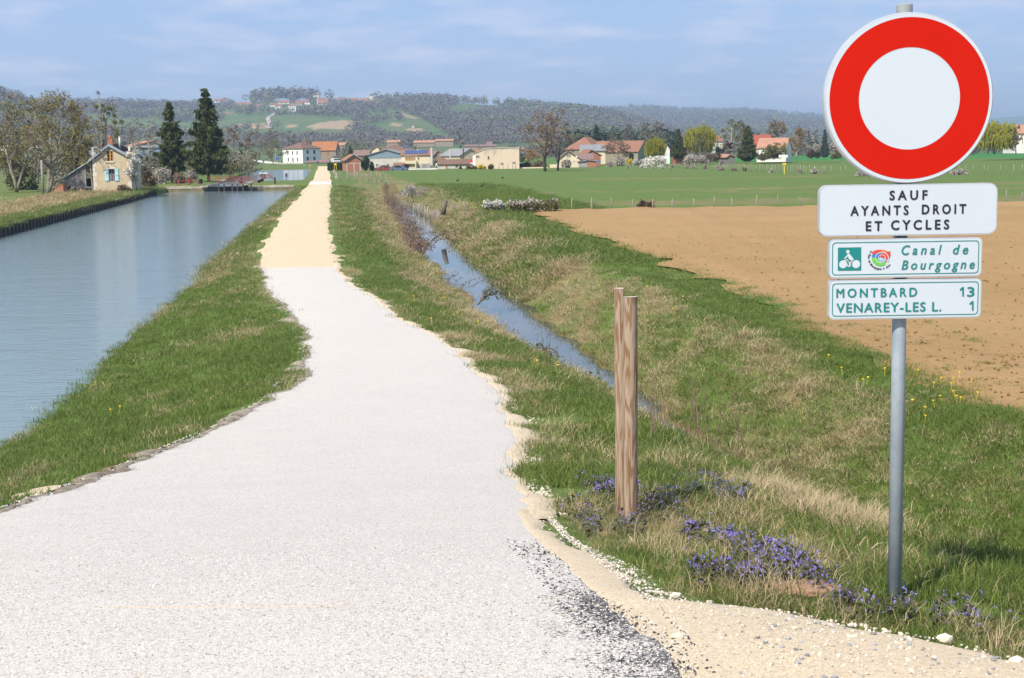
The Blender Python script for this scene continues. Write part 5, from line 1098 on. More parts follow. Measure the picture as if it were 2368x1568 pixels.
for (x0, x1, yb, ye, yr), lb in zip(VL, VLn):
    bld('village_house', lb, B_, x0, x1, yb, ye, yr, hillD(*B_((x0+x1)/2, yb)), 14, 'gx', WC_ if 'yellow' in lb else WW, RM if 'purple' in lb else (RO if 'orange' in lb else RT), cat='house', group='houses of the hill village', ov=.6, wins=[(x0+(x1-x0)*q-4, ye+4, 7, 10, dict(frame=SHG, bars=0)) for q in (.3, .7)])
bld('village_hall', 'tall white house with rows of windows on the hill road', B_, 708, 795, 410, 348, 318, hillD(*B_(750, 410)), 16, 'hip', WW, RT, 0, cat='house', wins=[(716+k*18, y, 8, 14, dict(frame=SHG, bars=0)) for k in range(4) for y in (356, 376, 394)])
bld('village_tower', 'small square tower at the right end of the hill village', B_, 1620, 1655, 290, 232, 208, hillD(*B_(1637, 290)), 14, 'hip', WC_, RD, cat='tower')
bld('white_hut', 'tiny white hut above the ploughed patch on the hillside', B_, 2095, 2118, 592, 572, 563, hillD(*B_(2105, 592)), 8, 'gx', WW, RT, cat='hut')
# road up the hill
hr = [(B_(*q)) for q in [(690,392),(655,400),(610,440),(560,475),(545,495),(560,535),(575,570),(560,610)]]
def hillpt(u, v):
    r0 = 700.0
    for r_ in np.arange(800, 2600, 6.0):
        x_ = (u-CU)/F*r_; z_ = float(hill(np.array(u*1.0), np.array(r_))); a_, b__ = proj(np.array(x_), np.array(r_), np.array(z_))
        if b__ <= v: return x_, r_, z_
    return x_, r_, z_
v_ = []; hp = [hillpt(*q) for q in hr]; hp2 = []
for a, b_ in zip(hp[:-1], hp[1:]):
    for k in range(6): t_ = k/6; uu_ = [a[i]*(1-t_)+b_[i]*t_ for i in range(3)]; hp2.append(uu_)
for q in hp2:
    for s in (-2.4, 2.4):
        ux = q[0]+s; uq = ux/q[1]*F+CU; v_.append((ux, q[1], float(hill(np.array(uq), np.array(q[1])))+.5))
link('hill_road', mesh_np('hill_road', v_, [(2*i, 2*i+1, 2*i+3, 2*i+2) for i in range(len(hp2)-1)], M('hill_road_surface', (.42, .38, .34))), kind='structure')
# ------------------------------------------------------------------ canal works
pz = lambda y: I1(TP, min(y, 183))-.12*max(y-183, 0)
PILE = M('rusted_sheet_pile', (.040, .030, .024), (.065, .045, .032), 2, .85, .4, 6, stretch=(2, 2, .5), rnd=.15); CONC = M('coping_edge', (.24, .19, .13), (.14, .11, .075), 2, .9)
qw = empty('sheet_pile_wall', (pz(0), 0, ZF), 0, 'dark ribbed sheet pile wall along the far bank of the canal', 'retaining wall'); ox = pz(0)
ys = list(np.arange(55, 184, .62)); pile = None
for i, y in enumerate(ys[:-1]):
    x = pz(y)-ox; x2 = pz(ys[i+1])-ox; d = .07 if i % 2 else 0.0
    vs = [(x+.12+d, y+.02, -1.9), (x2+.12+d, ys[i+1]-.02, -1.9), (x2+.12+d, ys[i+1]-.02, .0+.02*math.sin(y*.5)), (x+.12+d, y+.02, .02*math.sin(y*.5)), (x-.05, y+.02, -1.9), (x2-.05, ys[i+1]-.02, -1.9), (x2-.05, ys[i+1]-.02, .02), (x-.05, y+.02, .02)]
    MB().add(vs, [(0,1,2,3),(7,6,5,4),(0,4,5,1),(3,2,6,7),(1,5,6,2),(0,3,7,4)]).build('sheet_pile', PILE, qw)
# end wall of the basin
ew = empty('basin_wall', (-40, 196, ZF), 0, 'low weathered stone wall closing the canal basin at the lock', 'wall')
x = pz(183)-.0; xs_ = [x]
def stones(x0, x1, y, parent, ox):
    g = random.Random(7); x = x0
    while x < x1-.1:
        w_ = min(g.uniform(.9, 1.5), x1-x); q = MB().box(x-ox, x+w_-.03-ox, y-196-.05, y-196+.6, -.30, .02+g.uniform(-.03, .03)); q.build('coping_stone', STON, parent)
        x += w_
    MB().box(x0-ox, x1-ox, y-196, y-196+.5, -1.9, -.31).build('wall_face', STWET, parent)
xl0 = at(*J_(352, 340), ZF).x; x504 = at(*J_(1000, 320), ZF).x; x585 = at(*J_(1450, 320), ZF).x; xe = float(I1(TC, 196))-.2
stones(-47.5, x504, 195.9, ew, -40); stones(x585, xe, 195.9, ew, -40)
# chamber walls
cw = empty('lock_wall', (x504, 196, ZF), 0, 'long stone side wall of the lock chamber running away to the left', 'wall')
for k in range(28):
    y = 196.6+k*1.6; xx = -40.3-.1335*(y-196); MB().box(xx-x504-.5, xx-x504+.12, y-196, y-196+1.57, -.35, .03+.03*math.sin(k*2.1)).build('coping_stone', STON, cw)
cw = empty('lock_wall', (x585, 196, ZF), 0, 'stone side wall of the lock chamber beside the grassy island', 'wall')
for k in range(18):
    y = 196.6+k*1.6; xx = -35.5-.1335*(y-196); MB().box(xx-x585-.12, xx-x585+.5, y-196, y-196+1.57, -.35, .03+.03*math.sin(k*1.7)).build('coping_stone', STON, cw)
# gate with walkway, posts, railings
gy = 195.2; pg = at(*J_(985, 300), -2.05); lg = empty('lock_gate', (x504, gy, ZW), 0, 'dark wooden lock gate with a walkway over the water', 'lock gate')
Lg = x585-x504
for k in range(9): MB().box(k*Lg/9+.02, (k+1)*Lg/9, .35, .55, -.6, .62).build('gate_board', DRKI, lg)
MB().box(-1.0, Lg+.7, -.35, .3, .92, 1.04).build('walkway', M('old_planks', (.16, .14, .12), None, 3, .9), lg)
for x_ in (990, 1060, 1165, 1230, 1300, 1405):
    u, v = J_(x_+20, 300); q = atY(u, v, gy); MB().box(q.x-x504-.09, q.x-x504+.09, -.3, -.1, -.7, .92).build('gate_post', DRKI, lg)
u0_, _ = J_(970, 0); rx0 = atY(u0_, 420, gy).x-x504; u1_, _ = J_(1490, 0); rx1 = atY(u1_, 420, gy).x-x504
for z_ in (1.38, 1.75): MB().beam((rx0, -.3, z_), (rx1, -.3, z_), .06).build('handrail', REDP, lg)
for k in range(8): xx = rx0+(rx1-rx0)*k/7; MB().beam((xx, -.3, 1.0), (xx, -.3, 1.8), .05).build('rail_post', REDP, lg)
def winch(label, Z, x, yb, yt, D):
    p = atY(*Z(x, yb), D); H = (yb-yt)*.1806*D/F; e = empty('gate_winch', p, 0, label, 'winch')
    MB().box(-.25, .25, -.2, .2, 0, H*.35).build('plinth', REDP, e); MB().tube([(0, 0, H*.35), (0, 0, H*.9)], .11, 8).build('pillar', DRKI, e); MB().blob((0, 0, H*.93), H*.11, 3, 1, .05).build('gear_head', DRKI, e)
    MB().beam((0, 0, H*.75), (.55, -.2, H*.75), .05).build('crank', REDP, e)
winch('dark gate winch in the middle of the lock walkway', J_, 1298, 295, 218, gy+.1); winch('tall red based winch left of the lock walkway', J_, 1157, 270, 180, gy+5)
winch('red and white winch at the far end of the chamber', J_, 1590, 245, 178, 216)
e = empty('sluice_rack', atY(*J_(1150, 282), 199), 0, 'low red iron machinery frame beside the lock gate', 'machinery')
for k in range(5): MB().beam((-2.8+k*1.35, 0, 0), (-2.8+k*1.35, 0, .7), .05).build('stanchion', REDP, e)
for z_ in (.4, .7): MB().beam((-2.9, 0, z_), (2.7, 0, z_), .06).build('rail', REDP, e)
MB().prism([(-.7, 0), (.7, 0), (.4, .45), (-.3, .45)], 'y', -.3, .3).build('gear_box', DRKI, e)
for k, (x_, yb, yt) in enumerate([(1520, 285, 258), (1545, 275, 248), (1570, 265, 236)]):
    p = atY(*J_(x_, yb), 203+k*6); H = (yb-yt)*.1806*p.y/F; e = empty('bollard', p, 0, ['nearest black mooring bollard beside the lock chamber', 'middle black mooring bollard beside the lock chamber', 'farthest black mooring bollard beside the lock chamber'][k], 'bollard', 'bollards on the lock island')
    MB().tube([(0, 0, -.1), (0, 0, H*.7), (0, 0, H*.75), (0, 0, H)], [.16, .14, .22, .2], 10).build('shaft', DRKI, e, True)
p = atY(*J_(1728, 298), 197.5); H = (298-225)*.1806*p.y/F; e = empty('rail_end_post', p, 0, 'dark post with a curved red rail on the lock island', 'post'); MB().tube([(0, 0, -.1), (0, 0, H)], .12, 8).build('pole', DRKI, e)
arc = [(-math.sin(a)*1.05, 0, H*.7+(1-math.cos(math.pi/2-a*0))*0+.55*math.sin(a*1.35)) for a in np.linspace(0, 1.5, 9)]; MB().tube(arc, .06, 6).build('arm', REDP, e)
p = atY(*J_(1625, 242), 222); e = empty('railing', p, 0, 'low red railing behind the lock island', 'railing')
for k in range(3): MB().beam((-.7+k*.6, 0, 0), (-.7+k*.6, 0, .85), .06).build('rail_post', REDP, e)
for z_ in (0.15, .5): MB().beam((-1.6, 0, z_), (.9, 0, z_), .05).build('handrail', REDP, e)
p = atY(*J_(1525, 172), 285); e = empty('footbridge', p, 0, 'short white footboard at the upper lock gate', 'footbridge'); MB().box(0, 105*.1806*285/F, 0, 1, -.1, .12).build('deck', FRW, e); MB().box(.2, .5, 0, 1, -1.4, -.1).build('support', DRKI, e); MB().box(5, 5.3, 0, 1, -1.4, -.1).build('support', DRKI, e)
# red posts, balance beam and bin under the spruces
for x_, yb, yt, lb in ((492, 328, 258, 'left red iron post of the balance beam under the spruces'), (626, 325, 245, 'thick red iron post left of the dark litter bin')):
    p = at(*J_(x_, yb), ZF); H = (yb-yt)*.1806*p.y/F; e = empty('iron_post', p, 0, lb, 'post', 'red posts on the quay'); MB().box(-.1, .1, -.1, .1, -.2, H).build('post', REDP, e)
    if x_ < 500: MB().beam((0, 0, H*.75), (2.1*1.1, 0, H*.85), .08).build('rail', REDP, e)
p = at(*J_(778, 318), ZF); e = empty('litter_bin', p, 0, 'black litter bin on the quay between the spruces', 'bin'); Hb = 68*.1806*p.y/F
MB().tube([(0, 0, 0), (0, 0, Hb)], [.24, .28], 12).build('body', DARK, e); MB().tube([(0, 0, Hb), (0, 0, Hb+.05)], [.3, .3], 12).build('rim', DRKI, e); MB().box(-.45, .25, -.3, .3, -.02, .03).build('base', REDP, e)
e = empty('iron_lever', at(*J_(762, 318), ZF), 0, 'leaning dark red lever left of the litter bin', 'lever'); MB().beam((0, 0, 0), (-.55, 0, Hb*1.0), .14).build('handle', REDP, e)
e = empty('mooring_post', at(*J_(95, 340), ZF), 0, 'small white marker post on the quay near the house', 'post'); MB().tube([(0, 0, -.1), (0, 0, .55)], .08, 8).build('post', FRW, e)
p = atY(*E_(268, 585), 470); e = empty('road_sign', p, 0, 'small round blue traffic sign left of the white house', 'road sign'); H = 75*.1074*470/F; MB().beam((0, 0, -1), (0, 0, H), .08).build('pole', ALU, e)
MB().tube([(0, -.06, H*.95), (0, -.1, H*.95)], .5, 16).build('disc', M('blue_sign', (.05, .12, .42), None, 2, .5), e)
p = atY(*E_(232, 560), 480); e = empty('street_lamp', p, 0, 'thin pale street lamp left of the white house', 'street lamp'); H = 250*.1074*480/F; MB().tube([(0, 0, -1), (0, 0, H)], .07, 6).build('pole', ALU, e); MB().blob((0, 0, H), .3, 2, 1, .05, (1, 1, .6)).build('lamp_head', FRW, e)
def pole(label, Z, x, yb, yt, D, r_, mt_, sc_):
    p = atY(*Z(x, yb), D); H = (yb-yt)*sc_*D/F; e = empty('utility_pole', p, 0, label, 'pole'); MB().tube([(0, 0, -.5), (0, 0, H)], [r_*1.2, r_], 7).build('pole', mt_, e); MB().beam((-.5, 0, H-.3), (.5, 0, H-.3), .09).build('crossarm', mt_, e)
pole('tall pale concrete pole right of the solar roof', F_, 1119, 338, 155, 345, .27, WP, .1952); pole('pale concrete pole over the brown barn roof', F_, 1337, 300, 172, 350, .15, WP, .1952); pole('dark wooden pole in front of the stone gable', F_, 1491, 302, 165, 345, .14, BARKD, .1952)
pole('thin pale pole with a lamp between beige building and lone tree', G_, 272, 640, 440, 335, .09, WP, .1952); pole('thin dark pole over the annex roof', F_, 1096, 250, 158, 358, .07, BARKD, .1952)
# stone gate pillars beside the path end
PIL = M('rough_grey_stone', (.40, .37, .32), (.22, .19, .16), 3, .95, .6, 9)
for k, (x_, yb, yt, w_, lb) in enumerate([(1430, 755, 672, 50, 'farthest rough stone pillar at the right of the sand path'), (1492, 838, 750, 56, 'middle rough stone pillar at the right of the sand path'), (1540, 960, 805, 60, 'nearest rough stone pillar at the right of the sand path')]):
    p = at(*E_(x_, yb), ZF+.1); s = .1074*p.y/F; e = empty('stone_pillar', p, 0, lb, 'pillar', 'rough pillars by the path'); h_ = (yb-yt)*s; g = random.Random(k)
    for j in range(4):
        w2_ = w_*s*g.uniform(.85, 1.05)/2; MB().box(-w2_, w2_, -w2_, w2_, h_*j/4-.02*(j == 0), h_*(j+1)/4-.015).build('stone', PIL, e)
p = atY(*E_(1515, 757), 318); s = .1074*318/F; e = empty('marker_sign', p, 0, 'yellow two legged marker board in front of the dark hedge', 'sign'); MB().box(-26*s, 28*s, -.04, .04, 102*s, 142*s).build('board', YEL, e)
for x_ in (-22, 22): MB().box(x_*s-.04, x_*s+.04, .045, .12, 0, 120*s).build('leg', YEL, e)
p = at(*D_(2017, 597), ZF); s = .2684*p.y/F; e = empty('marker_post', p, 0, 'tall yellow pipeline marker in the wire fence of the wheat field', 'marker'); MB().box(-.06, .06, -.06, .06, 0, 80*s).build('post', YEL, e); MB().prism([(-16*s, 78*s), (14*s, 78*s), (15*s, 94*s), (-15*s, 96*s)], 'y', -.14, -.065).build('plate', YEL, e)
p = atY(*E_(968, 690), 430); e = empty('marker_post', p, 0, 'tiny yellow marker at the canal bend', 'marker'); MB().box(-.1, .1, -.1, .1, 0, .8).build('post', YEL, e)
# ------------------------------------------------------------------ fences
PW = M('grey_fence_wood', (.30, .265, .22), (.20, .175, .145), 3, .9, .4, 8, stretch=(3, 3, .4), rnd=.2)
def fence(name, label, pts, H, r_, seed, lean=.08, hv=.15):
    g = random.Random(seed); p0 = Vector(pts[0]); e = empty(name, p0, 0, label, 'fence'); mes = []
    for k in range(4):
        mb = MB(); l = [(0, 0, -.3), (g.uniform(-lean, lean)*H*.5, 0, H*.5), (g.uniform(-lean, lean)*H, g.uniform(-lean, lean)*H, H*g.uniform(1-hv, 1+hv))]; mb.tube(l, [r_, r_*.9, r_*.8], 5); mes.append(mb.mesh('post', PW, True))
    for q in pts:
        q = Vector(q)-p0; link('post', mes[g.randrange(4)], e, q, (0, g.uniform(-lean, lean)*.6, g.uniform(0, 6.3)))
    return e
def along(a, b, n, jit=0, seed=0):
    g = random.Random(seed); r_ = []
    for k in range(n):
        t_ = (k+g.uniform(-jit, jit))/(n-1); p = a*(1-t_)+b*t_; p.z = float(height(np.array([p.x]), np.array([p.y]))[0]); r_.append(p)
    return r_
# picket fence leaning along the ditch
a = at(*C_(30, 1150), ZF); b_ = at(*C_(160, 1200), ZF); c = at(*C_(480, 1325), ZF)
pts = along(at(*B_(1810, 1205), ZF), b_, 16, .3, 1)+along(b_, c, 34, .3, 2)
fence('picket_fence', 'ragged fence of closely set leaning pickets along the ditch', pts, .95, .05, 4, .22, .25)
pst = at(*C_(525, 1390), ZF); e = empty('gate_post', pst, 0, 'thick dark leaning gate post at the near end of the picket fence', 'post'); s = .1952*pst.y/F
MB().tube([(-.1, 0, -.2), (0, 0, 70*s), (.12, 0, 140*s)], [.19, .17, .15], 9).build('post', M('old_post_wood', (.17, .145, .12), (.10, .085, .07), 3, .95, .5), e, True); e2 = empty('fallen_rail', at(*C_(555, 1340), ZF), 0, 'grey rail slanting down from the thick gate post', 'rail'); MB().beam((0, 0, .55), (118*s, -.1, -.02), .12).build('rail', PW, e2)
pa = []
for x_, y_ in [(770,1390),(2035,1370),(2265,1368)]: pa.append(at(*C_(x_, y_), ZF))
for x_, y_ in [(360,910),(530,903),(710,905),(885,900),(1052,900),(1240,898),(1412,893),(1568,893),(1777,887),(1962,884),(2152,880)]: pa.append(at(*D_(x_, y_), ZF))
for u, v in [(2303,471),(2325,468),(2362,468),(2390,467)]: pa.append(at(u, v, ZF))
fence('wire_fence_posts', 'line of thin wooden posts along the far edge of the ploughed field', pa, .80, .045, 9, .07, .12)
q0 = at(*D_(1085, 545), ZF); q1 = at(*D_(1500, 568), ZF); q2 = at(*D_(2368, 598), ZF); q3 = at(2367, 402, ZF)
fence('wire_fence_posts', 'long line of closely set white posts before the wheat field', along(q0, q1, 26, .3, 5)+along(q1, q2, 44, .3, 6)+along(q2, q3, 26, .3, 7), 1.15, .045, 12, .04, .12)
fence('wire_fence_posts', 'short line of posts between the stone pillar and the ditch', along(at(*B_(1300, 1195), ZF), at(*B_(1800, 1200), ZF), 11, .3, 8), 1.3, .06, 14, .12, .2)
fence('wire_fence_posts', 'row of posts in front of the dark clipped hedge', along(at(*E_(1555, 765), ZF)+Vector((0, -4, 0)), at(*E_(1665, 765), ZF)+Vector((0, -4, 0)), 3), 1.3, .08, 15, .1)
fence('wire_fence_posts', 'thin posts at the foot of the beige building', along(atY(*F_(1860, 408), 312), atY(*F_(2120, 405), 312), 6, .3, 3), 1.6, .06, 16, .05)
fence('wire_fence_posts', 'dark garden fence before the parked cars', along(atY(*F_(440, 440), 316), atY(*F_(680, 440), 316), 12, .2, 3), 1.3, .05, 17, .03)
# meadow hedge and bushes
hp_, Hh, Wh = px(C_, 965, 1245, 1225, 1400); bush('flowering_hedge', 'left white blossoming part of the low meadow hedge', hp_, Hh, Wh, 2.2, 301, SHR, 2600, .13, mat2=BLOS, topk=.45, clumps=16, cat='hedge')
hp_, Hh, Wh = px(C_, 1225, 1690, 1215, 1398); bush('flowering_hedge', 'brown middle part of the low meadow hedge', hp_, Hh, Wh, 2.2, 302, SHR, 3600, .12, mat2=BLOG, topk=.6, clumps=24, cat='hedge')
hp_, Hh, Wh = px(C_, 1650, 1890, 1215, 1395); bush('flowering_hedge', 'green right end of the low meadow hedge', hp_, Hh, Wh, 2.2, 303, SHR, 2200, .13, mat2=BLOG, topk=.8, clumps=14, cat='hedge')
for i, (x0, x1, yt, yb, mt_, lb) in enumerate([(755,815,800,890,SHB,'brown shrub in the wire fence above the ploughed field'), (825,890,810,892,SHB,'small brown shrub beside its taller neighbour in the fence'), (1215,1255,510,550,BLOG,'pair topped white bush at the left of the white post line'), (1170,1195,510,550,BLOG,'tiny white bush at the left of the white post line'),
  (1425,1500,515,568,BLOG,'wide white bush in the white post line'), (1320,1350,515,555,SHB,'small brown bush in the white post line'), (1565,1610,540,570,SHB,'reddish low bush in the white post line'), (1655,1692,525,572,SHR,'single bright green bush in the white post line'), (1882,1925,525,585,BLOG,'white bush left of the yellow marker'), (2138,2172,540,590,BLOG,'small white bush right of the yellow marker'), (2240,2312,530,595,BLOG,'large white bush farthest right before the sign'),
  (660,690,505,545,BLOG,'tiny blossom bush under the long barn'), (770,835,500,545,BLOS,'wide low white bush before the blossoming hedge'), (870,895,505,548,BLOS,'narrow low white bush before the blossoming hedge'), (920,995,498,548,BLOS,'brightest low white bush before the blossoming hedge'), (1015,1070,500,548,BLOG,'grey white low bush at the end of the blossoming hedge')]):
    T(bush, 'bush', lb, D_, x0, x1, yt, yb, seed=320+i, mat=mt_, n=420, leaf=.2, group='bushes along the meadow fences')
for i, (u0_, u1_, vt, vb_, lb) in enumerate([(1975,2010,388,408,'brown and white bush touching the left edge of the round sign'), (2180,2240,386,404,'low bush right of the round sign')]):
    T(bush, 'bush', lb, lambda x, y: (x, y), u0_, u1_, vt, vb_, seed=340+i, mat=BLOG, n=500, leaf=.2)
# reddish shrubs on the ditch bank, brambles
rr_ = [(905,440,470),(915,455,482),(928,470,500),(938,485,512),(948,500,530),(955,520,548),(965,535,562),(978,552,578)]
RS = ['farthest', 'second farthest', 'third farthest', 'fourth farthest', 'fourth nearest', 'third nearest', 'second nearest', 'nearest']
for i, (u_, vt, vb_) in enumerate(rr_):
    p = at(u_-4, vb_, -3.6); H = (vb_-vt)/F*p.y; p.z = -3.75
    bush('shrub', f'{RS[i]} of the reddish brown twiggy shrubs on the ditch bank', p, H*1.1+.2, 1.7, 3.5, 350+i, MAUVE, 900, .065, clumps=12, group='reddish shrubs along the ditch')
hp_ = at(*C_(160, 1200), ZF); bush('shrub', 'grey dry shrub tangled in the picket fence', hp_, 1.2, 3.2, 3, 371, BLOG, 900, .12); hp_ = at(*B_(1700, 1230), ZF+.1)
def bramble(label, u, v, seed, n=9, L=2.0, mat=SHD):
    g = np.random.default_rng(seed); p = at(u, v, -3.75); e = empty('bramble', p, 0, label, 'bramble'); st = MB(); V = []
    for k in range(n):
        th = g.uniform(-.9, 1.2); l_ = L*g.uniform(.5, 1.1); hh = l_*g.uniform(.3, .6); pts = [np.array([math.cos(th)*l_*t_+g.normal(0, .02), math.sin(th)*l_*t_*.6, hh*math.sin(t_*2.4)*1.2]) for t_ in np.linspace(0, 1, 9)]
        st.tube([tuple(q) for q in pts], [.012]*9, 4); C = np.array(pts[2:])[:, None, :]+g.normal(0, .05, (7, 4, 3)); V.append(tris(C.reshape(-1, 3), .06, g))
    st.build('stem', SHB, e); link('leaf', tmesh('leaf', np.concatenate(V), mat), e)
bramble('arching bramble over the ditch below the reddish shrubs', 975, 590, 1, 12, 3.0); bramble('bramble reaching over the ditch water at its middle', 1105, 705, 2, 9, 1.5); bramble('thin bramble arching above the ditch near the wooden posts', 1325, 905, 3, 6, .8); bramble('green bramble sprouting at the waterline left of the posts', 1225, 850, 4, 8, 1.0)
# crows in the meadow
for i, (x_, y_, lb) in enumerate([(970, 1105, 'largest crow standing on the green meadow'), (683, 1037, 'tiny crow at the left of the meadow'), (1215, 1003, 'tiny crow near the lone tree on the meadow')]):
    p = at(*C_(x_, y_), ZF); e = empty('crow', p, .5*i, lb, 'crow', 'crows on the meadow'); mb = MB(); mb.tube([(-.28, 0, .18), (-.1, 0, .24), (.06, 0, .30), (.14, 0, .38), (.2, 0, .40), (.29, 0, .38)], [.02, .09, .09, .05, .05, .01], 8); mb.tube([(0, .03, .22), (0, .03, 0)], .012, 4); mb.tube([(0, -.03, .22), (0, -.03, 0)], .012, 4); mb.build('body', DARK, e, True)
# ------------------------------------------------------------------ the road sign
YS_ = 5.7; SC = YS_/F
def sp(u, v): q = atY(u, v, YS_); return q.x, q.z
GALV = M('galvanised_steel', (.33, .385, .43), (.26, .31, .36), 9, .5, .05, 30, lo=.4, hi=.6, metal=.15, stretch=(1, 1, .6), fine=.25, finescale=28)
GALD = M('grey_plastic_cap', (.30, .32, .33), (.24, .26, .27), 20, .45, .1)
SW = M('white_sign_film', (.48, .535, .59), (.465, .52, .575), 2, .38, spec=.4); SRED = M('red_sign_film', (.47, .009, .002), (.455, .008, .002), 2, .5, spec=.12); SBK = M('black_sign_film', (.015, .015, .022), None, 2, .4); STL = M('teal_sign_film', (.008, .185, .18), (.008, .175, .17), 2, .4, spec=.4)
SRIM = M('sign_rim', (.62, .645, .66), None, 5, .4, metal=.5)
xb, zb0 = sp(2075, 1385); xt, zt = sp(2098, 6)
rs = empty('road_sign', (xb, YS_, zb0), 0, 'tall galvanised pole with a round red and white no entry sign and three text panels', 'road sign')
def lx(u, v): q = sp(u, v); return q[0]-xb, q[1]-zb0
topx, topz = lx(2098, 30)
PR_ = .0275
pole_ = MB().tube([(0, .045, -.4), (topx, .045, topz)], PR_, 24).build('pole', GALV, rs, True)
cx_, cz_ = lx(2098, 34); cx2, cz2 = lx(2098, 9)
MB().tube([(cx_, .045, cz_), (cx2, .045, cz2), (cx2, .045, cz2+.004)], [PR_+.003, PR_+.0035, PR_-.004], 24).build('pole_cap', GALD, rs)
def disc(mb, c, r0, r1, y, n=96):
    v = []; 
    for a in np.linspace(0, 2*math.pi, n, endpoint=False): v += [(c[0]+r0*math.cos(a), y, c[1]+r0*math.sin(a)), (c[0]+r1*math.cos(a), y, c[1]+r1*math.sin(a))]
    mb.add(v, [(2*i, 2*i+1, (2*i+3) % (2*n), (2*i+2) % (2*n)) for i in range(n)])
c = lx(2099, 228.3); mb = MB(); mb.tube([(c[0], -.012, c[1]), (c[0], -.004, c[1]), (c[0], .022, c[1])], [.3195, .3245, .3245], 96)
rp_ = mb.build('round_panel', SRIM, rs)
q = MB(); disc(q, lx(2099, 228.5), 0.0001, .3185, -.0135); q.build('white_face', SW, rp_); q = MB(); disc(q, lx(2099.8, 228.5), .193, .3055, -.0145); q.build('red_ring', SRED, rp_)
def rrect(cx, cz, w, h, r, n=8):
    P = []
    for sx_, sz_, a0 in ((1, 1, 0), (-1, 1, 90), (-1, -1, 180), (1, -1, 270)):
        for k in range(n+1): a = R(a0+90*k/n); P.append((cx+sx_*(w/2-r)+r*math.cos(a), cz+sz_*(h/2-r)+r*math.sin(a)))
    return P
def ringf(mb, A, B, y): n = len(A); mb.add([(p[0], y, p[1]) for p in A]+[(p[0], y, p[1]) for p in B], [(i, (i+1) % n, (i+1) % n+n, i+n) for i in range(n)])
def panel(name, c, w, h, r, teal=False):
    o = MB().prism(rrect(*c, w, h, r), 'y', -.011, .022).build(name, SRIM, rs)
    f = MB(); P = rrect(*c, w-.008, h-.008, r-.004); f.add([(p[0], -.0125, p[1]) for p in P], [tuple(range(len(P)))]); f.build('white_face', SW, o)
    if teal: t_ = MB(); ringf(t_, rrect(*c, w-.024, h-.024, r-.006), rrect(*c, w-.031, h-.031, r-.0085), -.0135); t_.build('border_line', STL, o)
    MB().box(c[0]-.04, c[0]+.04, .0225, .075, c[1]-.02, c[1]+.02).build('clamp', GALV, o)
    return o
P1 = panel('text_panel', lx(*S_(1086, 353)), .688, .198, .034); P2 = panel('route_panel', lx(*S_(1058, 838)), .593, .152, .020, True); P3 = panel('distance_panel', lx(*S_(1055, 1253)), .593, .154, .020, True)
def text(body, xa, xb_, yc, cap, parent, mat, space=1.4, bold=.012, shear=0, Z=S_, y=-.0145, desc=False, name='lettering', bw=.0009):
    cu = bpy.data.curves.new('t', 'FONT'); cu.body = body; cu.size = 1; cu.space_character = space; cu.offset = bold; cu.shear = shear; cu.resolution_u = 3
    o = bpy.data.objects.new('t', cu); col.objects.link(o); dg = bpy.context.evaluated_depsgraph_get(); me = bpy.data.meshes.new_from_object(o.evaluated_get(dg)); bpy.data.objects.remove(o)
    co_ = np.array([v.co[:] for v in me.vertices]); x0, x1 = co_[:, 0].min(), co_[:, 0].max(); capH = .70+bold*2
    a = lx(*Z(xa, yc)); b = lx(*Z(xb_, yc)); ca = cap*.2285*SC; ks = (b[0]-a[0])/(x1-x0); kz = ca/capH
    me.clear_geometry() if False else None
    tilt = (b[1]-a[1])/(b[0]-a[0])
    new = np.stack([a[0]+(co_[:, 0]-x0)*ks, np.full(len(co_), y), (a[1]+b[1])/2-ca/2+(co_[:, 1]+bold)*kz], -1)
    me.vertices.foreach_set('co', new.ravel()); me.update(); me.materials.clear(); me.materials.append(mat)
    n_ = len(new); fs_ = [tuple(f.vertices) for f in me.polygons]; V_ = []; F2 = []   # three passes side by side give the heavy stroke
    for i_, (dx__, dz__) in enumerate(((0, 0), (bw, 0), (-bw, 0), (0, bw*.6), (0, -bw*.6))):
        V_ += [(p_[0]+dx__, p_[1]-.00012*i_, p_[2]+dz__) for p_ in new]; F2 += [tuple(j_+i_*n_ for j_ in f_) for f_ in fs_]
    me2 = bpy.data.meshes.new(name); me2.from_pydata(V_, [], F2); me2.materials.append(mat)
    return link(name, me2, parent)
def one(xa, xb_, yc, cap=96):
    P = [lx(*S_(*q)) for q in ((xb_-17, yc+cap/2), (xb_, yc+cap/2), (xb_, yc-cap/2), (xb_-14, yc-cap/2), (xa, yc-cap*.26), (xa, yc-cap*.08), (xb_-17, yc-cap*.22))]
    MB().add([(p[0], -.0146, p[1]) for p in P], [tuple(range(len(P)))]).build('lettering', STL, P3)
text('SAUF', 897, 1277, 203, 95, P1, SBK, 1.55, .012); text('AYANTS', 503, 1087, 358, 97, P1, SBK, 1.5, .012); text('DROIT', 1224, 1668, 344, 97, P1, SBK, 1.5, .012); text('ET', 658, 820, 515, 98, P1, SBK, 1.5, .012); text('CYCLES', 912, 1497, 502, 98, P1, SBK, 1.5, .012)
text('Canal', 1018, 1421, 755, 98, P2, STL, 1.5, .006, .22, bw=.0006); text('de', 1537, 1690, 750, 98, P2, STL, 1.5, .006, .22, bw=.0006); text('Bourgogne', 1018, 1755, 903, 95, P2, STL, 1.4, .006, .22, bw=.0006)
text('MONTBARD', 362, 1172, 1187, 90, P3, STL, 1.42, .0, bw=.0013); one(1606, 1646, 1178); text('3', 1682, 1750, 1178, 96, P3, STL, 1.0, .0, bw=.0013); text('VENAREY-LES L.', 362, 1416, 1335, 94, P3, STL, 1.15, .0, bw=.0013); one(1702, 1744, 1320)
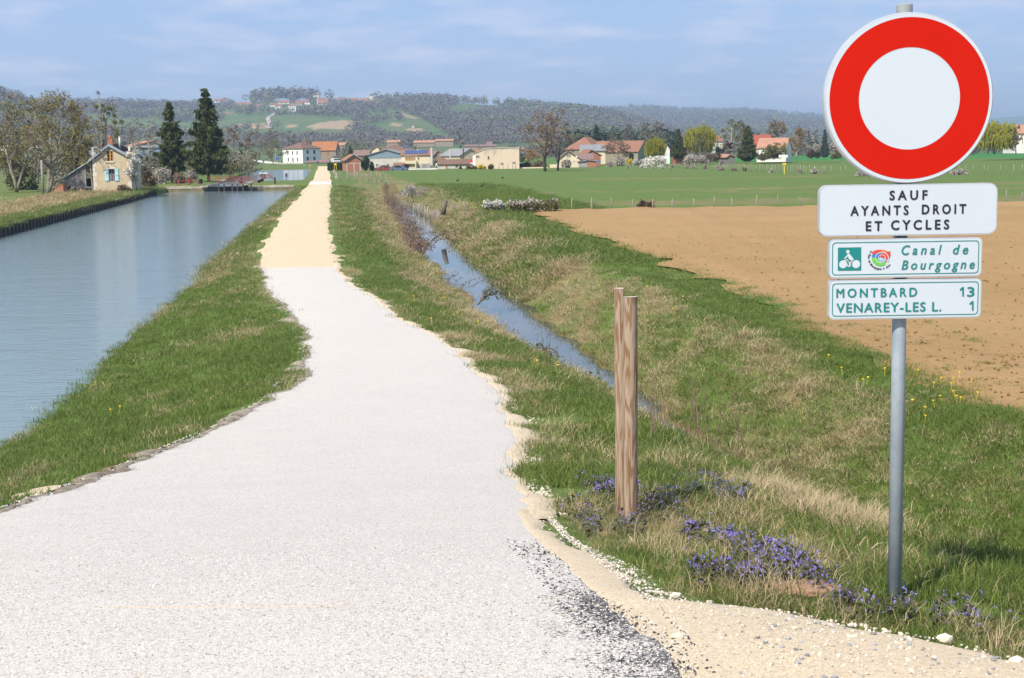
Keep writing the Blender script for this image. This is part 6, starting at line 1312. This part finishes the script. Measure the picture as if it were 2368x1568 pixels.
# cyclist pictogram
def poly(name, pts, mat, y, parent, Z=S_): P = [lx(*Z(*p)) for p in pts]; return MB().add([(p[0], y, p[1]) for p in P], [tuple(range(len(P)))]).build(name, mat, parent)
ct = poly('cycle_square', [(375,734),(610,730),(610,964),(374,967)], STL, -.0140, P2)
q = MB()
for (x_, y_, r_) in ((427, 902, 40), (558, 900, 41), (475, 775, 18)):
    cc = lx(*S_(x_, y_)); n = 28; q.add([(cc[0]+r_*.2285*SC*math.cos(a), -.0148, cc[1]+r_*.2285*SC*math.sin(a)) for a in np.linspace(0, 2*math.pi, n, endpoint=False)], [tuple(range(n))])
for i_, pl in enumerate([[(478,790),(496,800),(535,850),(520,864),(488,852),(470,815)], [(478,795),(486,812),(444,852),(434,846)], [(500,846),(534,852),(505,890),(488,880)], [(484,862),(506,872),(502,928),(486,926)], [(500,848),(520,862),(470,868),(478,886),(498,882),(496,856)], [(470,850),(478,858),(455,868),(480,920),(498,916),(492,928),(474,928),(440,862)]]):
    PP = [lx(*S_(*p)) for p in pl]; q.add([(p[0], -.0150-.0002*i_, p[1]) for p in PP], [tuple(range(len(PP)))])
q.build('cyclist', SW, ct)
# round tour emblem
LR, LO, LB_, LG = (M(n_, c_, None, 2, .45) for n_, c_ in (('emblem_red', (.62, .05, .03)), ('emblem_orange', (.75, .22, .08)), ('emblem_blue', (.05, .17, .55)), ('emblem_green', (.13, .48, .06)))); LC = M('emblem_sky', (.2, .55, .8), None, 2, .45)
k_ = 0
for mt_, pl in ((LR, [(718,790),(735,768),(770,757),(812,755),(818,783),(775,796),(722,798)]), (LO, [(812,755),(838,754),(876,768),(868,780),(818,783)]), (LR, [(868,780),(902,768),(907,812),(890,856),(868,848),(858,800)]), (LR, [(780,800),(858,792),(868,848),(822,838),(800,822)]),
                (LB_, [(714,830),(724,800),(760,796),(798,800),(796,834),(760,838),(740,830)]), (LG, [(714,838),(760,842),(792,842),(796,878),(760,885),(724,876)]), (LG, [(730,882),(796,882),(860,880),(850,908),(805,922),(760,910)]), (LC, [(802,842),(845,840),(846,872),(806,874)]), (LR, [(846,860),(866,850),(866,874),(850,880)])):
    poly('emblem_patch', pl, mt_, -.0141-.00008*k_, P2); k_ += 1
sp_ = []
for t_ in np.linspace(0, 4.2*math.pi, 70):
    r_ = 14+t_/(4.2*math.pi)*62; cc = lx(*S_(812+r_*math.cos(t_), 840+r_*.9*math.sin(t_))); sp_.append(cc)
q = MB(); hw = .0009; v_ = []
for i, c_ in enumerate(sp_):
    a_ = np.array(sp_[max(i-1, 0)]); b__ = np.array(sp_[min(i+1, len(sp_)-1)]); d_ = b__-a_; d_ /= np.linalg.norm(d_)+1e-9; n__ = np.array([-d_[1], d_[0]])*hw*(.8+i/70); v_ += [(c_[0]+n__[0], -.0153, c_[1]+n__[1]), (c_[0]-n__[0], -.0153, c_[1]-n__[1])]
q.add(v_, [(2*i, 2*i+1, 2*i+3, 2*i+2) for i in range(len(sp_)-1)]); q.build('emblem_spiral', SW, P2)
LET = []
for i, ch_ in enumerate('le Tour de Bourgogne à vélo'):
    if ch_ == ' ': continue
    a = R(222-i*0) ; ang = R(-138-(i/26)*(-0)) if False else R(140+i*(180/26.))   # from upper left round the bottom
    cu = bpy.data.curves.new('t', 'FONT'); cu.body = ch_; cu.size = .0125; cu.align_x = 'CENTER'; cu.align_y = 'CENTER'; cu.offset = .0003; cu.resolution_u = 2
    o = bpy.data.objects.new('t', cu); col.objects.link(o); dg = bpy.context.evaluated_depsgraph_get(); me = bpy.data.meshes.new_from_object(o.evaluated_get(dg)); bpy.data.objects.remove(o)
    ca_ = lx(*S_(805+118*math.cos(ang), 840-108*math.sin(ang))); rot = ang+math.pi/2
    if len(me.vertices): LET.append((me, ca_, rot))
q = MB()
for me, c_, rot in LET:
    v_ = [(c_[0]+v.co.x*math.cos(rot)-v.co.y*math.sin(rot), -.0145, c_[1]+v.co.x*math.sin(rot)+v.co.y*math.cos(rot)) for v in me.vertices]; q.add(v_, [tuple(f.vertices) for f in me.polygons])
q.build('lettering', SBK, P2)
# ------------------------------------------------------------------ split wooden posts
m, t, b = newmat('resinous_pine'); b.inputs['Roughness'].default_value = .7; b.inputs['Specular IOR Level'].default_value = .2
tcn = t.nodes.new('ShaderNodeTexCoord'); mp_ = t.nodes.new('ShaderNodeMapping'); mp_.inputs['Scale'].default_value = (1, 1, .085); t.links.new(tcn.outputs['Object'], mp_.inputs[0])
oi = t.nodes.new('ShaderNodeObjectInfo'); va = t.nodes.new('ShaderNodeVectorMath'); va.operation = 'ADD'; t.links.new(mp_.outputs[0], va.inputs[0]); t.links.new(oi.outputs['Random'], va.inputs[1])
nn_ = noisen(t, 13, 3, .5, vec=va.outputs[0]); w_ = mathn(t, 'FRACT', mathn(t, 'MULTIPLY', nn_, 11.0)); w2_ = mathn(t, 'ABSOLUTE', mathn(t, 'SUBTRACT', w_, .5))
c = mixn(t, ramp(t, w2_, .12, .34), (.18, .095, .048), (.315, .235, .165)); fine_ = noisen(t, 60, 3, .7, stretch=(1, 1, .1)); c = mixn(t, ramp(t, fine_, .4, .7, 0, .35), c, (.40, .33, .27))
t.links.new(c, b.inputs['Base Color']); bumpn(t, b, w2_, .25, .004); PINE = m
def halflog(name, label, ub, vb_, ut, vt, Y, r_, a0, a1):
    p = atY(ub, vb_, Y); q = atY(ut, vt, Y); e = empty(name, p, 0, label, 'post', None); H = q.z-p.z; dxx = q.x-p.x; n = 20; vs = []; fs = []; L_ = 26
    for j in range(L_+1):
        z_ = -.35+(H+.35)*j/L_; f_ = max(z_, 0)/H
        for k in range(n+1):
            a = a0+(a1-a0)*k/n; rr2 = r_*(1+.02*math.sin(z_*9+a*2)+.012*math.sin(z_*23+a*5)); vs.append((dxx*f_+rr2*math.cos(a), rr2*math.sin(a), z_))
    for j in range(L_):
        for k in range(n): fs.append((j*(n+1)+k, j*(n+1)+k+1, (j+1)*(n+1)+k+1, (j+1)*(n+1)+k))
        fs.append((j*(n+1)+n, j*(n+1), (j+1)*(n+1), (j+1)*(n+1)+n))
    fs.append(tuple(range(n, -1, -1))); MB().add(vs, fs).build('log', PINE, e, True)
    top = vs[-(n+1):]; MB().add([(x, y, z+.001) for x, y, z in top]+[(x, y, z-.004) for x, y, z in top], [tuple(range(n+1))]).build('sawn_end', M('sawn_wood_end', (.52, .44, .35), None, 30, .8), e)
halflog('wooden_post', 'nearer and shorter split pine post with the knotty brown grain', 1457.5, 1222, 1457, 686, 8.5, .042, R(170), R(380))
halflog('wooden_post', 'rear and slightly taller split pine post half hidden by its twin', 1439, 1190, 1436, 667, 8.62, .042, R(80), R(290))

# ------------------------------------------------------------------ grass, flowers, stones
def blade_clump(name, n, h0, h1, w0, spread, bend, mat, seed, seg=2):
    g = np.random.default_rng(seed); v = []; f = []
    for i in range(n):
        x, y = g.normal(0, spread, 2); h = g.uniform(h0, h1); th = g.uniform(0, 6.3); la = g.uniform(0, 6.3); bd = g.uniform(.15, 1)*bend*h; w_ = w0*g.uniform(.6, 1.3)
        a = np.array([math.cos(th), math.sin(th), 0])*w_/2; lean_ = np.array([math.cos(la), math.sin(la), 0]); p0 = np.array([x, y, -.02])
        p1 = p0+lean_*bd*.35+np.array([0, 0, h*.55]); p2 = p0+lean_*bd+np.array([0, 0, h*(1-.25*bend)]); b = len(v); v += [p0-a, p0+a, p1+a*.75, p1-a*.75, p2]; f += [(b, b+1, b+2), (b, b+2, b+3), (b+3, b+2, b+4)]
    return mesh_np(name, np.array(v), np.array(f), mat)
GA = leafmat('fresh_grass', (.13, .185, .035), (.18, .235, .06), 2.5, .35, .6, .25); GB = leafmat('dark_grass', (.10, .15, .032), (.145, .195, .048), 2.5, .35, .6, .25)
GS = leafmat('straw', (.44, .345, .185), (.31, .24, .125), 3, .2, .8, .2); GT_ = leafmat('pale_straw', (.52, .43, .27), (.38, .30, .18), 3, .2, .8, .2)
def scatter(name, protos, P, idx, scale, rot, kind='stuff', tilt=.15, seed=0):
    g = np.random.default_rng(seed); c = bpy.data.collections.new(name+'_kinds')
    for i, me in enumerate(protos):
        o = bpy.data.objects.new('%s_kind_%02d' % (name, i), me); c.objects.link(o)
    me = bpy.data.meshes.new(name); me.vertices.add(len(P)); me.vertices.foreach_set('co', np.asarray(P, np.float32).ravel())
    a = me.attributes.new('pick', 'INT', 'POINT'); a.data.foreach_set('value', np.asarray(idx, np.int32))
    scale = np.asarray(scale, np.float32); scale = np.stack([scale]*3, -1) if scale.ndim == 1 else scale; a = me.attributes.new('size', 'FLOAT_VECTOR', 'POINT'); a.data.foreach_set('vector', scale.ravel())
    rv = np.stack([g.normal(0, tilt, len(P)), g.normal(0, tilt, len(P)), rot], -1); a = me.attributes.new('turn', 'FLOAT_VECTOR', 'POINT'); a.data.foreach_set('vector', rv.astype(np.float32).ravel())
    o = link(name, me, kind=kind); ng = bpy.data.node_groups.new(name, 'GeometryNodeTree'); ng.interface.new_socket('Geometry', in_out='INPUT', socket_type='NodeSocketGeometry'); ng.interface.new_socket('Geometry', in_out='OUTPUT', socket_type='NodeSocketGeometry')
    n = ng.nodes; gi = n.new('NodeGroupInput'); go = n.new('NodeGroupOutput'); ip = n.new('GeometryNodeInstanceOnPoints'); ci = n.new('GeometryNodeCollectionInfo'); ci.inputs['Collection'].default_value = c; ci.inputs['Separate Children'].default_value = True; ci.inputs['Reset Children'].default_value = True
    def na(nm, tp): q = n.new('GeometryNodeInputNamedAttribute'); q.data_type = tp; q.inputs['Name'].default_value = nm; return q.outputs['Attribute']
    L = ng.links; L.new(gi.outputs[0], ip.inputs['Points']); L.new(ci.outputs[0], ip.inputs['Instance']); ip.inputs['Pick Instance'].default_value = True
    L.new(na('pick', 'INT'), ip.inputs['Instance Index']); L.new(na('size', 'FLOAT_VECTOR'), ip.inputs['Scale']); L.new(na('turn', 'FLOAT_VECTOR'), ip.inputs['Rotation']); L.new(ip.outputs[0], go.inputs[0])
    md = o.modifiers.new('scatter', 'NODES'); md.node_group = ng; return o
PG = [blade_clump('g', 46, .05, .13, .0055, .085, .5, GA, 1), blade_clump('g', 46, .05, .15, .0055, .085, .6, GB, 2), blade_clump('g', 34, .08, .22, .006, .07, .55, GA, 3),
      blade_clump('g', 44, .08, .20, .0045, .09, .95, GS, 4), blade_clump('g', 34, .12, .34, .004, .08, .75, GT_, 5), blade_clump('g', 40, .05, .14, .005, .10, 1.0, GT_, 6)]
gg = np.random.default_rng(12)
def grass_pts(n, y0, y1, fx0, fx1, power=2.0):
    """denser near the viewer's foot of the slope, thinner with distance"""
    u = gg.random(n); y = (y0**(1-power)+u*(y1**(1-power)-y0**(1-power)))**(1/(1-power)); a = fx0(y); b = fx1(y); x = a+(b-a)*gg.random(n); return x, y
def li(i): return lambda y: lines(y)[0][i]
sets = []
def add(n, y0, y1, f0, f1, base, power=2.0, thin=None):
    x, y = grass_pts(n, y0, y1, f0, f1, power); k = np.ones(len(x), bool)
    if thin is not None: k = thin(x, y)
    sets.append((x[k], y[k], np.full(k.sum(), base)))
add(26000, 6.0, 60, li(6), lambda y: PLf(y)-.03-wl(y)*.7, 1.0, 1.9); add(5000, 60, 190, li(6), lambda y: xl(y)-.3, 1.4, 1.3)
add(11000, 4.3, 9, lambda y: xg(y)+.06, lambda y: shoulder(y)+2.6, .9, 1.6); add(24000, 8.3, 60, lambda y: PRf(y)+ws(y)*.75+.02, li(10), 1.0, 1.9); add(5000, 60, 185, lambda y: xr(y)+.4, li(10), 1.4, 1.3)
add(30000, 6.5, 60, li(12), lambda y: np.minimum(li(13)(y)+6.0, np.interp(y, TFx[:, 0], TFx[:, 1])+.5), 1.05, 1.8); add(9000, 55, 185, li(12), lambda y: np.where(y < yfar0+2, np.minimum(li(13)(y)+9, np.interp(y, TFx[:, 0], TFx[:, 1])-.1), li(13)(y)+9), 1.7, 1.3)
add(4500, 14, 45, lambda y: np.interp(y, TFx[:, 0], TFx[:, 1])-.5, lambda y: np.interp(y, TFx[:, 0], TFx[:, 1])+3.5, .6, 1.6, lambda x, y: fbm(x*1.1, y*1.1, 81, 3) > .52)
add(9000, 60, 190, lambda y: li(3)(y)-9, lambda y: li(3)(y)-.1, 1.9, 1.2)
add(2600, 60, 190, lambda y: li(3)(y)-.5, lambda y: li(3)(y)-.02, 1.3, 1.2)
x = np.concatenate([s[0] for s in sets]); y = np.concatenate([s[1] for s in sets]); base = np.concatenate([s[2] for s in sets])
dry = dryness(x, y)+gg.normal(0, .16, len(x)); z = height(x, y)
# keep the gravel, tar and water clear
X_, Z_ = lines(y); ok = ~((x > X_[10]-.12) & (x < X_[12]+.12)) & (z > np.where(x < X_[5], ZW, np.where((x > X_[9]), ZD, -9))+.03)
bare = (fbm(x*1.6, y*1.6, 131, 3) > .62) & (y < 20) | (gg.random(len(x)) < .25) & (y < 9) & (x > xg(y)); ok &= ~bare
x, y, z, base, dry = x[ok], y[ok], z[ok], base[ok], dry[ok]
pick = np.where(dry < .50, gg.choice([0, 1, 2], len(x), p=[.45, .35, .2]), np.where(dry < .68, gg.choice([0, 1, 3, 5], len(x)), gg.choice([3, 4, 5], len(x), p=[.4, .3, .3])))
sz = base*gg.uniform(.7, 1.35, len(x))*np.interp(y, [4, 12, 40, 190], [.68, .95, 1.8, 2.9])*np.where((abs(x-.7) < .5) & (y > 7.2) & (y < 8.6), .55, 1)
edge = (x < xg(y)+.25) & (x > xr(y)) & (y < 9); sz = np.where(edge, sz*.7, sz)
XX, _ = lines(y); dl_ = (XX[3]-x); pk2 = np.where((dl_ > 2.2) & (dl_ < 9), gg.choice([5, 3, 3, 1], len(x)), pick); pick = np.where(y > 60, pk2, pick)
zf = np.interp(y, [4, 9, 20, 45, 190], [.9, .72, .5, .36, .25])*np.where(x < lines(y)[0][3], .8, 1)
scatter('grass', PG, np.stack([x, y, z], -1), pick, np.stack([sz, sz, sz*zf], -1), gg.uniform(0, 6.3, len(x)), seed=3)
# tall dry stems
def stem_proto(seed):
    g = random.Random(seed); mb = MB(); h = 1.0; pts = [(g.gauss(0, .012)*k, g.gauss(0, .012)*k, h*k/6) for k in range(7)]; mb.tube(pts, [.011-.0012*k for k in range(7)], 4)
    for k in range(3, 7):
        a = g.uniform(0, 6.3); mb.tube([pts[k], (pts[k][0]+.06*math.cos(a), pts[k][1]+.06*math.sin(a), pts[k][2]+.06)], [.003, .002], 3)
    return mb.mesh('stem', SHB)
ST = [stem_proto(k) for k in range(4)]
sx, sy = [], []
for (u0_, u1_, v0_, v1_, n_, zz) in [(1500,1900,1080,1330,70,-2.6),(2130,2360,1290,1420,14,-2.8),(1640,1760,1050,1200,20,-3.4),(1240,1420,860,960,34,-3.7),(1330,1420,900,950,14,-3.7)]:
    for k in range(n_):
        p = at(gg.uniform(u0_, u1_), gg.uniform(v0_, v1_), zz); sx.append(p.x); sy.append(p.y)
sx = np.array(sx); sy = np.array(sy); sz_ = height(sx, sy); k = sz_ > ZD
scatter('dry_stems', ST, np.stack([sx, sy, sz_], -1)[k], gg.integers(0, 4, k.sum()), gg.uniform(.35, .85, k.sum()), gg.uniform(0, 6.3, k.sum()), seed=5, tilt=.12)
# ground ivy in flower
FL = M('violet_petals', (.15, .125, .40), (.21, .175, .48), 20, .7, rnd=.2); DLF = leafmat('purple_green_leaves', (.11, .085, .06), (.085, .12, .035), 9, .2, .7, .3)
def flower(seed):
    g = np.random.default_rng(seed); mb = MB(); v = []; 
    for k in range(4):
        a = g.uniform(0, 6.3); r_ = g.uniform(0, .05); h = g.uniform(.03, .09); c_ = np.array([math.cos(a)*r_, math.sin(a)*r_, h])
        for j in range(5): v += list(tris((c_-[0, 0, .02])[None, :]+g.normal(0, .012, (1, 3)), .02, g))
    V1 = np.array(v); W1 = []
    for k in range(9):
        c_ = np.array([g.normal(0, .035), g.normal(0, .035), g.uniform(.04, .10)]); W1 += list(tris(c_[None, :], .0085, g)); W1 += list(tris(c_[None, :]+.003, .0075, g))
    W1 = np.array(W1); V = np.concatenate([V1, W1]); me = mesh_np('f', V, np.arange(len(V)).reshape(-1, 3), [DLF, FL]); me.polygons.foreach_set('material_index', [0]*(len(V1)//3)+[1]*(len(W1)//3)); return me
FP = [flower(k) for k in range(4)]; fx, fy = [], []
for (u_, v_, su, sv, n_) in [(1700,1265,34,18,150),(1775,1300,40,18,150),(1840,1330,30,14,100),(1655,1345,30,8,55),(1725,1352,24,7,55),(1800,1345,10,6,20),(1890,1352,10,7,22),(1405,1150,26,14,110),(1500,1175,40,18,90),(1330,1200,50,30,50),(1400,1230,50,20,40),(1620,1235,30,15,50),(1660,1130,60,8,60),(1610,1100,30,10,70),(1700,1155,40,10,70),(2060,1395,40,14,26),(2200,1415,70,16,40),(1960,1385,30,10,20),(1560,1160,20,8,30)]:
    for k in range(int(n_*.26)):
        p = atp(gg.normal(u_, su*.95), gg.normal(v_, sv*.7)); fx.append(p.x); fy.append(p.y)
fx = np.array(fx); fy = np.array(fy); k = fx > xg(fy)+.08; fx = fx[k]; fy = fy[k]
scatter('violet_ground_flowers', FP, np.stack([fx, fy, height(fx, fy)+.02], -1), gg.integers(0, 4, len(fx)), gg.uniform(.7, 1.25, len(fx)), gg.uniform(0, 6.3, len(fx)), seed=6)
# dandelions
DY = M('dandelion_yellow', (.80, .58, .01), None, 3, .7); dm = MB().tube([(0, 0, 0), (0, 0, .08)], .002, 3).tube([(0, 0, .08), (0, 0, .095)], [.012, .015], 8).mesh('d', DY)
dx_, dy_ = [], []
for (u_, v_, su, sv, n_) in [(2180,905,60,22,16),(1970,860,60,12,5),(262,915,6,4,2),(1020,625,8,4,4),(1240,880,30,20,2),(1050,700,60,40,4),(1500,690,60,20,4)]:
    for k in range(n_):
        p = at(gg.normal(u_, su*.95), gg.normal(v_, sv*.95), ZF if u_ > 1400 else -2.3); dx_.append(p.x); dy_.append(p.y)
dx_ = np.array(dx_); dy_ = np.array(dy_); scatter('dandelions', [dm], np.stack([dx_, dy_, height(dx_, dy_)+.05], -1), np.zeros(len(dx_)), np.interp(dy_, [5, 40], [1, 1.9]), gg.uniform(0, 6, len(dx_)), seed=8)
# stones and loose chippings
SA = M('limestone_pebble', (.62, .55, .44), (.50, .44, .35), 20, .85, .3, 60, rnd=.2); SG = M('grey_pebble', (.36, .36, .37), (.25, .25, .26), 20, .8, .3, 60, rnd=.3); STR = M('tar_crumb', (.04, .04, .045), None, 20, .7, rnd=.3); SWH = M('white_chip', (.74, .69, .64), (.60, .56, .52), 30, .8, rnd=.12)
def peb(mat, seed): return MB().blob((0, 0, .3), 1, seed, 1, .28, (1, .8, .6)).mesh('p', mat)
PP = [peb(SA, 1), peb(SA, 2), peb(SA, 3), peb(SG, 4), peb(STR, 5), peb(SWH, 6), peb(SWH, 7)]
qx, qy, qi, qs = [], [], [], []
def sprinkle(n, y0, y1, f0, f1, picks, s0, s1, pw=1.2):
    x, y = grass_pts(n, y0, y1, f0, f1, pw); kk = np.ones(len(x), bool) if n < 20000 else gg.random(len(x)) < (1-sstep(5.2, 8.8, y)); x = x[kk]; y = y[kk]; n = len(x); qx.append(x); qy.append(y); qi.append(gg.choice(picks, n)); qs.append(gg.uniform(s0, s1, n)**2/s1)
sprinkle(2600, 4.5, 8.6, xr, lambda y: xg(y)+.05, [0, 1, 2, 3, 5], .002, .008); sprinkle(110, 4.5, 8.6, lambda y: xg(y)-.14, lambda y: xg(y)+.06, [0, 1, 2], .004, .015); sprinkle(500, 4.5, 5.3, lambda y: xr(y)+.2, lambda y: xr(y)+2.2, [0, 1, 2, 3, 3], .005, .014)
sprinkle(2500, 8.6, 50, lambda y: xr(y)-.02, lambda y: xr(y)+ws(y)+.12, [0, 1, 2], .006, .02); sprinkle(3200, 7.0, 40, lambda y: xl(y)-wl(y)-.12, lambda y: xl(y)+.02, [0, 1, 2, 3, 4], .005, .018)
sprinkle(26000, 4.5, 9, lambda y: xl(y)*np.where(y < 7, .7, 1), lambda y: xr(y)-.02, [5, 6, 5, 6, 0, 3], .0018, .0048, 2.0)
sprinkle(2600, 4.6, 7.4, lambda y: xr(y)-.34, lambda y: xr(y)+.03, [4, 4, 4, 3, 5], .0025, .0065); sprinkle(1600, 7, 16, lambda y: xl(y)-.05, lambda y: xl(y)+.12, [4, 4, 3, 5], .003, .010)
qx = np.concatenate(qx); qy = np.concatenate(qy); qi = np.concatenate(qi); qs = np.concatenate(qs)
qz = np.where((qx > xl(qy)) & (qx < xr(qy)), zp(qy)+.012, height(qx, qy))
tt_ = np.clip((qx-xl(qy))/(xr(qy)-xl(qy)), 0, 1); qz = np.where((qx > xl(qy)) & (qx < xr(qy)), zp(qy)+.004+.03*(1-(2*tt_-1)**2), qz)
a0_ = xr(qy)-.25; a1_ = xg(qy)+.02; t2_ = np.clip((qx-a0_)/np.maximum(a1_-a0_, .01), 0, 1); qz = np.where((qx >= xr(qy)) & (qx < xg(qy)) & (qy < 9), zp(qy)-.012+.03*(1-(2*t2_-1)**2), qz)
scatter('loose_stones', PP, np.stack([qx, qy, qz], -1), qi, qs, gg.uniform(0, 6.3, len(qx)), seed=9, tilt=.4)
# clods on the ploughed field
CLM = [MB().blob((0, 0, .3), 1, 90+k, 1, .3, (1, .8, .7)).mesh('c', SOIL) for k in range(3)]
cx, cy = grass_pts(5200, 16, 70, lambda y: np.interp(y, TFx[:, 0], TFx[:, 1])+.8, lambda y: np.interp(y, TFx[:, 0], TFx[:, 1])+6+y*.42, 1.7)
scatter('soil_clods', CLM, np.stack([cx, cy, height(cx, cy)+.035+.09*sstep(30, 70, cy)], -1), gg.integers(0, 3, len(cx)), gg.uniform(.012, .045, len(cx)), gg.uniform(0, 6.3, len(cx)), seed=14, tilt=.4)
def surf(p):
    x_, y_ = np.array([p.x]), np.array([p.y]); inn = (p.x > float(xl(p.y))) and (p.x < float(xg(y_)[0]) if p.y < 9 else p.x < float(xr(p.y)))
    return Vector((p.x, p.y, float(zp(p.y)) if inn else float(height(x_, y_)[0])))
# a few stones large enough to pick out
for i, (u_, v_, r_, lb) in enumerate([(1568,1476,.022,'largest cream stone on the beige shoulder beside the bare tar'),(1562,1380,.020,'white stone at the grass edge left of the flower clumps'),(1640,1386,.013,'small white stone among the shoulder grass'),(2185,1480,.024,'flat cream stone at the grass edge right of the pole'),(2350,1532,.022,'cream stone at the bottom right corner of the verge'),(2060,1440,.018,'pale stone just left below the sign pole'),(645,884,.055,'dark grey rubble lump at the left grass tip beside the path'),(636,889,.045,'pale rubble lump leaning on the dark one at the path edge')]):
    p = surf(atp(u_, v_)); MB().blob((0, 0, r_*.3), r_, 30+i, 2, .16, (1.2, .9, .7)).build('stone', SG if 'dark' in lb else SA, None, loc=p, label=lb, cat='stone', group='larger stones by the path')
# torn turf with soil at the left edge
for i, (u_, v_, w2, lb) in enumerate([(330,1045,.42,'brown torn clod of soil at the left edge of the white path'), (265,1080,.22,'small brown clod below the torn turf'), (120,1122,.5,'sandy clod of turf at the far left path edge')]):
    p = surf(atp(u_, v_)); MB().blob((0, 0, -.02), w2*.5, 50+i, 3, .10, (1.3, .5, .3)).build('soil_clod', M('bare_soil', (.20, .135, .075), (.13, .09, .05), 12, .95, .6, 40) if i < 2 else GRIT, None, loc=p, rot=(0, 0, .5), label=lb, cat='soil clod')
p = atp(*(1840/1, 1355)); MB().blob((0, 0, -.01), .12, 60, 3, .08, (1.6, .8, .22)).build('molehill', M('red_earth', (.36, .21, .13), (.28, .17, .10), 15, .95, .6, 50), None, loc=p, label='small heap of reddish earth between the violet flowers', cat='earth heap')
p = atp(200, 1160); e = empty('orange_leaf', p+Vector((0, 0, .012)), .3, 'tiny orange leaf lying on the white gravel', 'leaf'); MB().add([(-.02, 0, 0), (0, -.008, .004), (.025, 0, .008), (0, .009, .004)], [(0, 1, 2, 3)]).build('blade', M('orange_leaf', (.75, .22, .03), None), e)
# ------------------------------------------------------------------ the air
hz_m = bpy.data.materials.new('air'); hz_m.use_nodes = True; n = hz_m.node_tree.nodes; n.clear(); o_ = n.new('ShaderNodeOutputMaterial'); pv = n.new('ShaderNodeVolumePrincipled'); pv.inputs['Color'].default_value = (.62, .80, 1, 1); pv.inputs['Density'].default_value = .0002; pv.inputs['Anisotropy'].default_value = .2
hz_m.node_tree.links.new(pv.outputs[0], o_.inputs['Volume'])
print('highest', max(float((o.matrix_world @ Vector(c_)).z) for o in bpy.data.objects if o.type == 'MESH' for c_ in o.bound_box))
MB().box(-12500, 12500, -9500, 12500, -10, 200).build('haze', hz_m, None, kind='stuff')
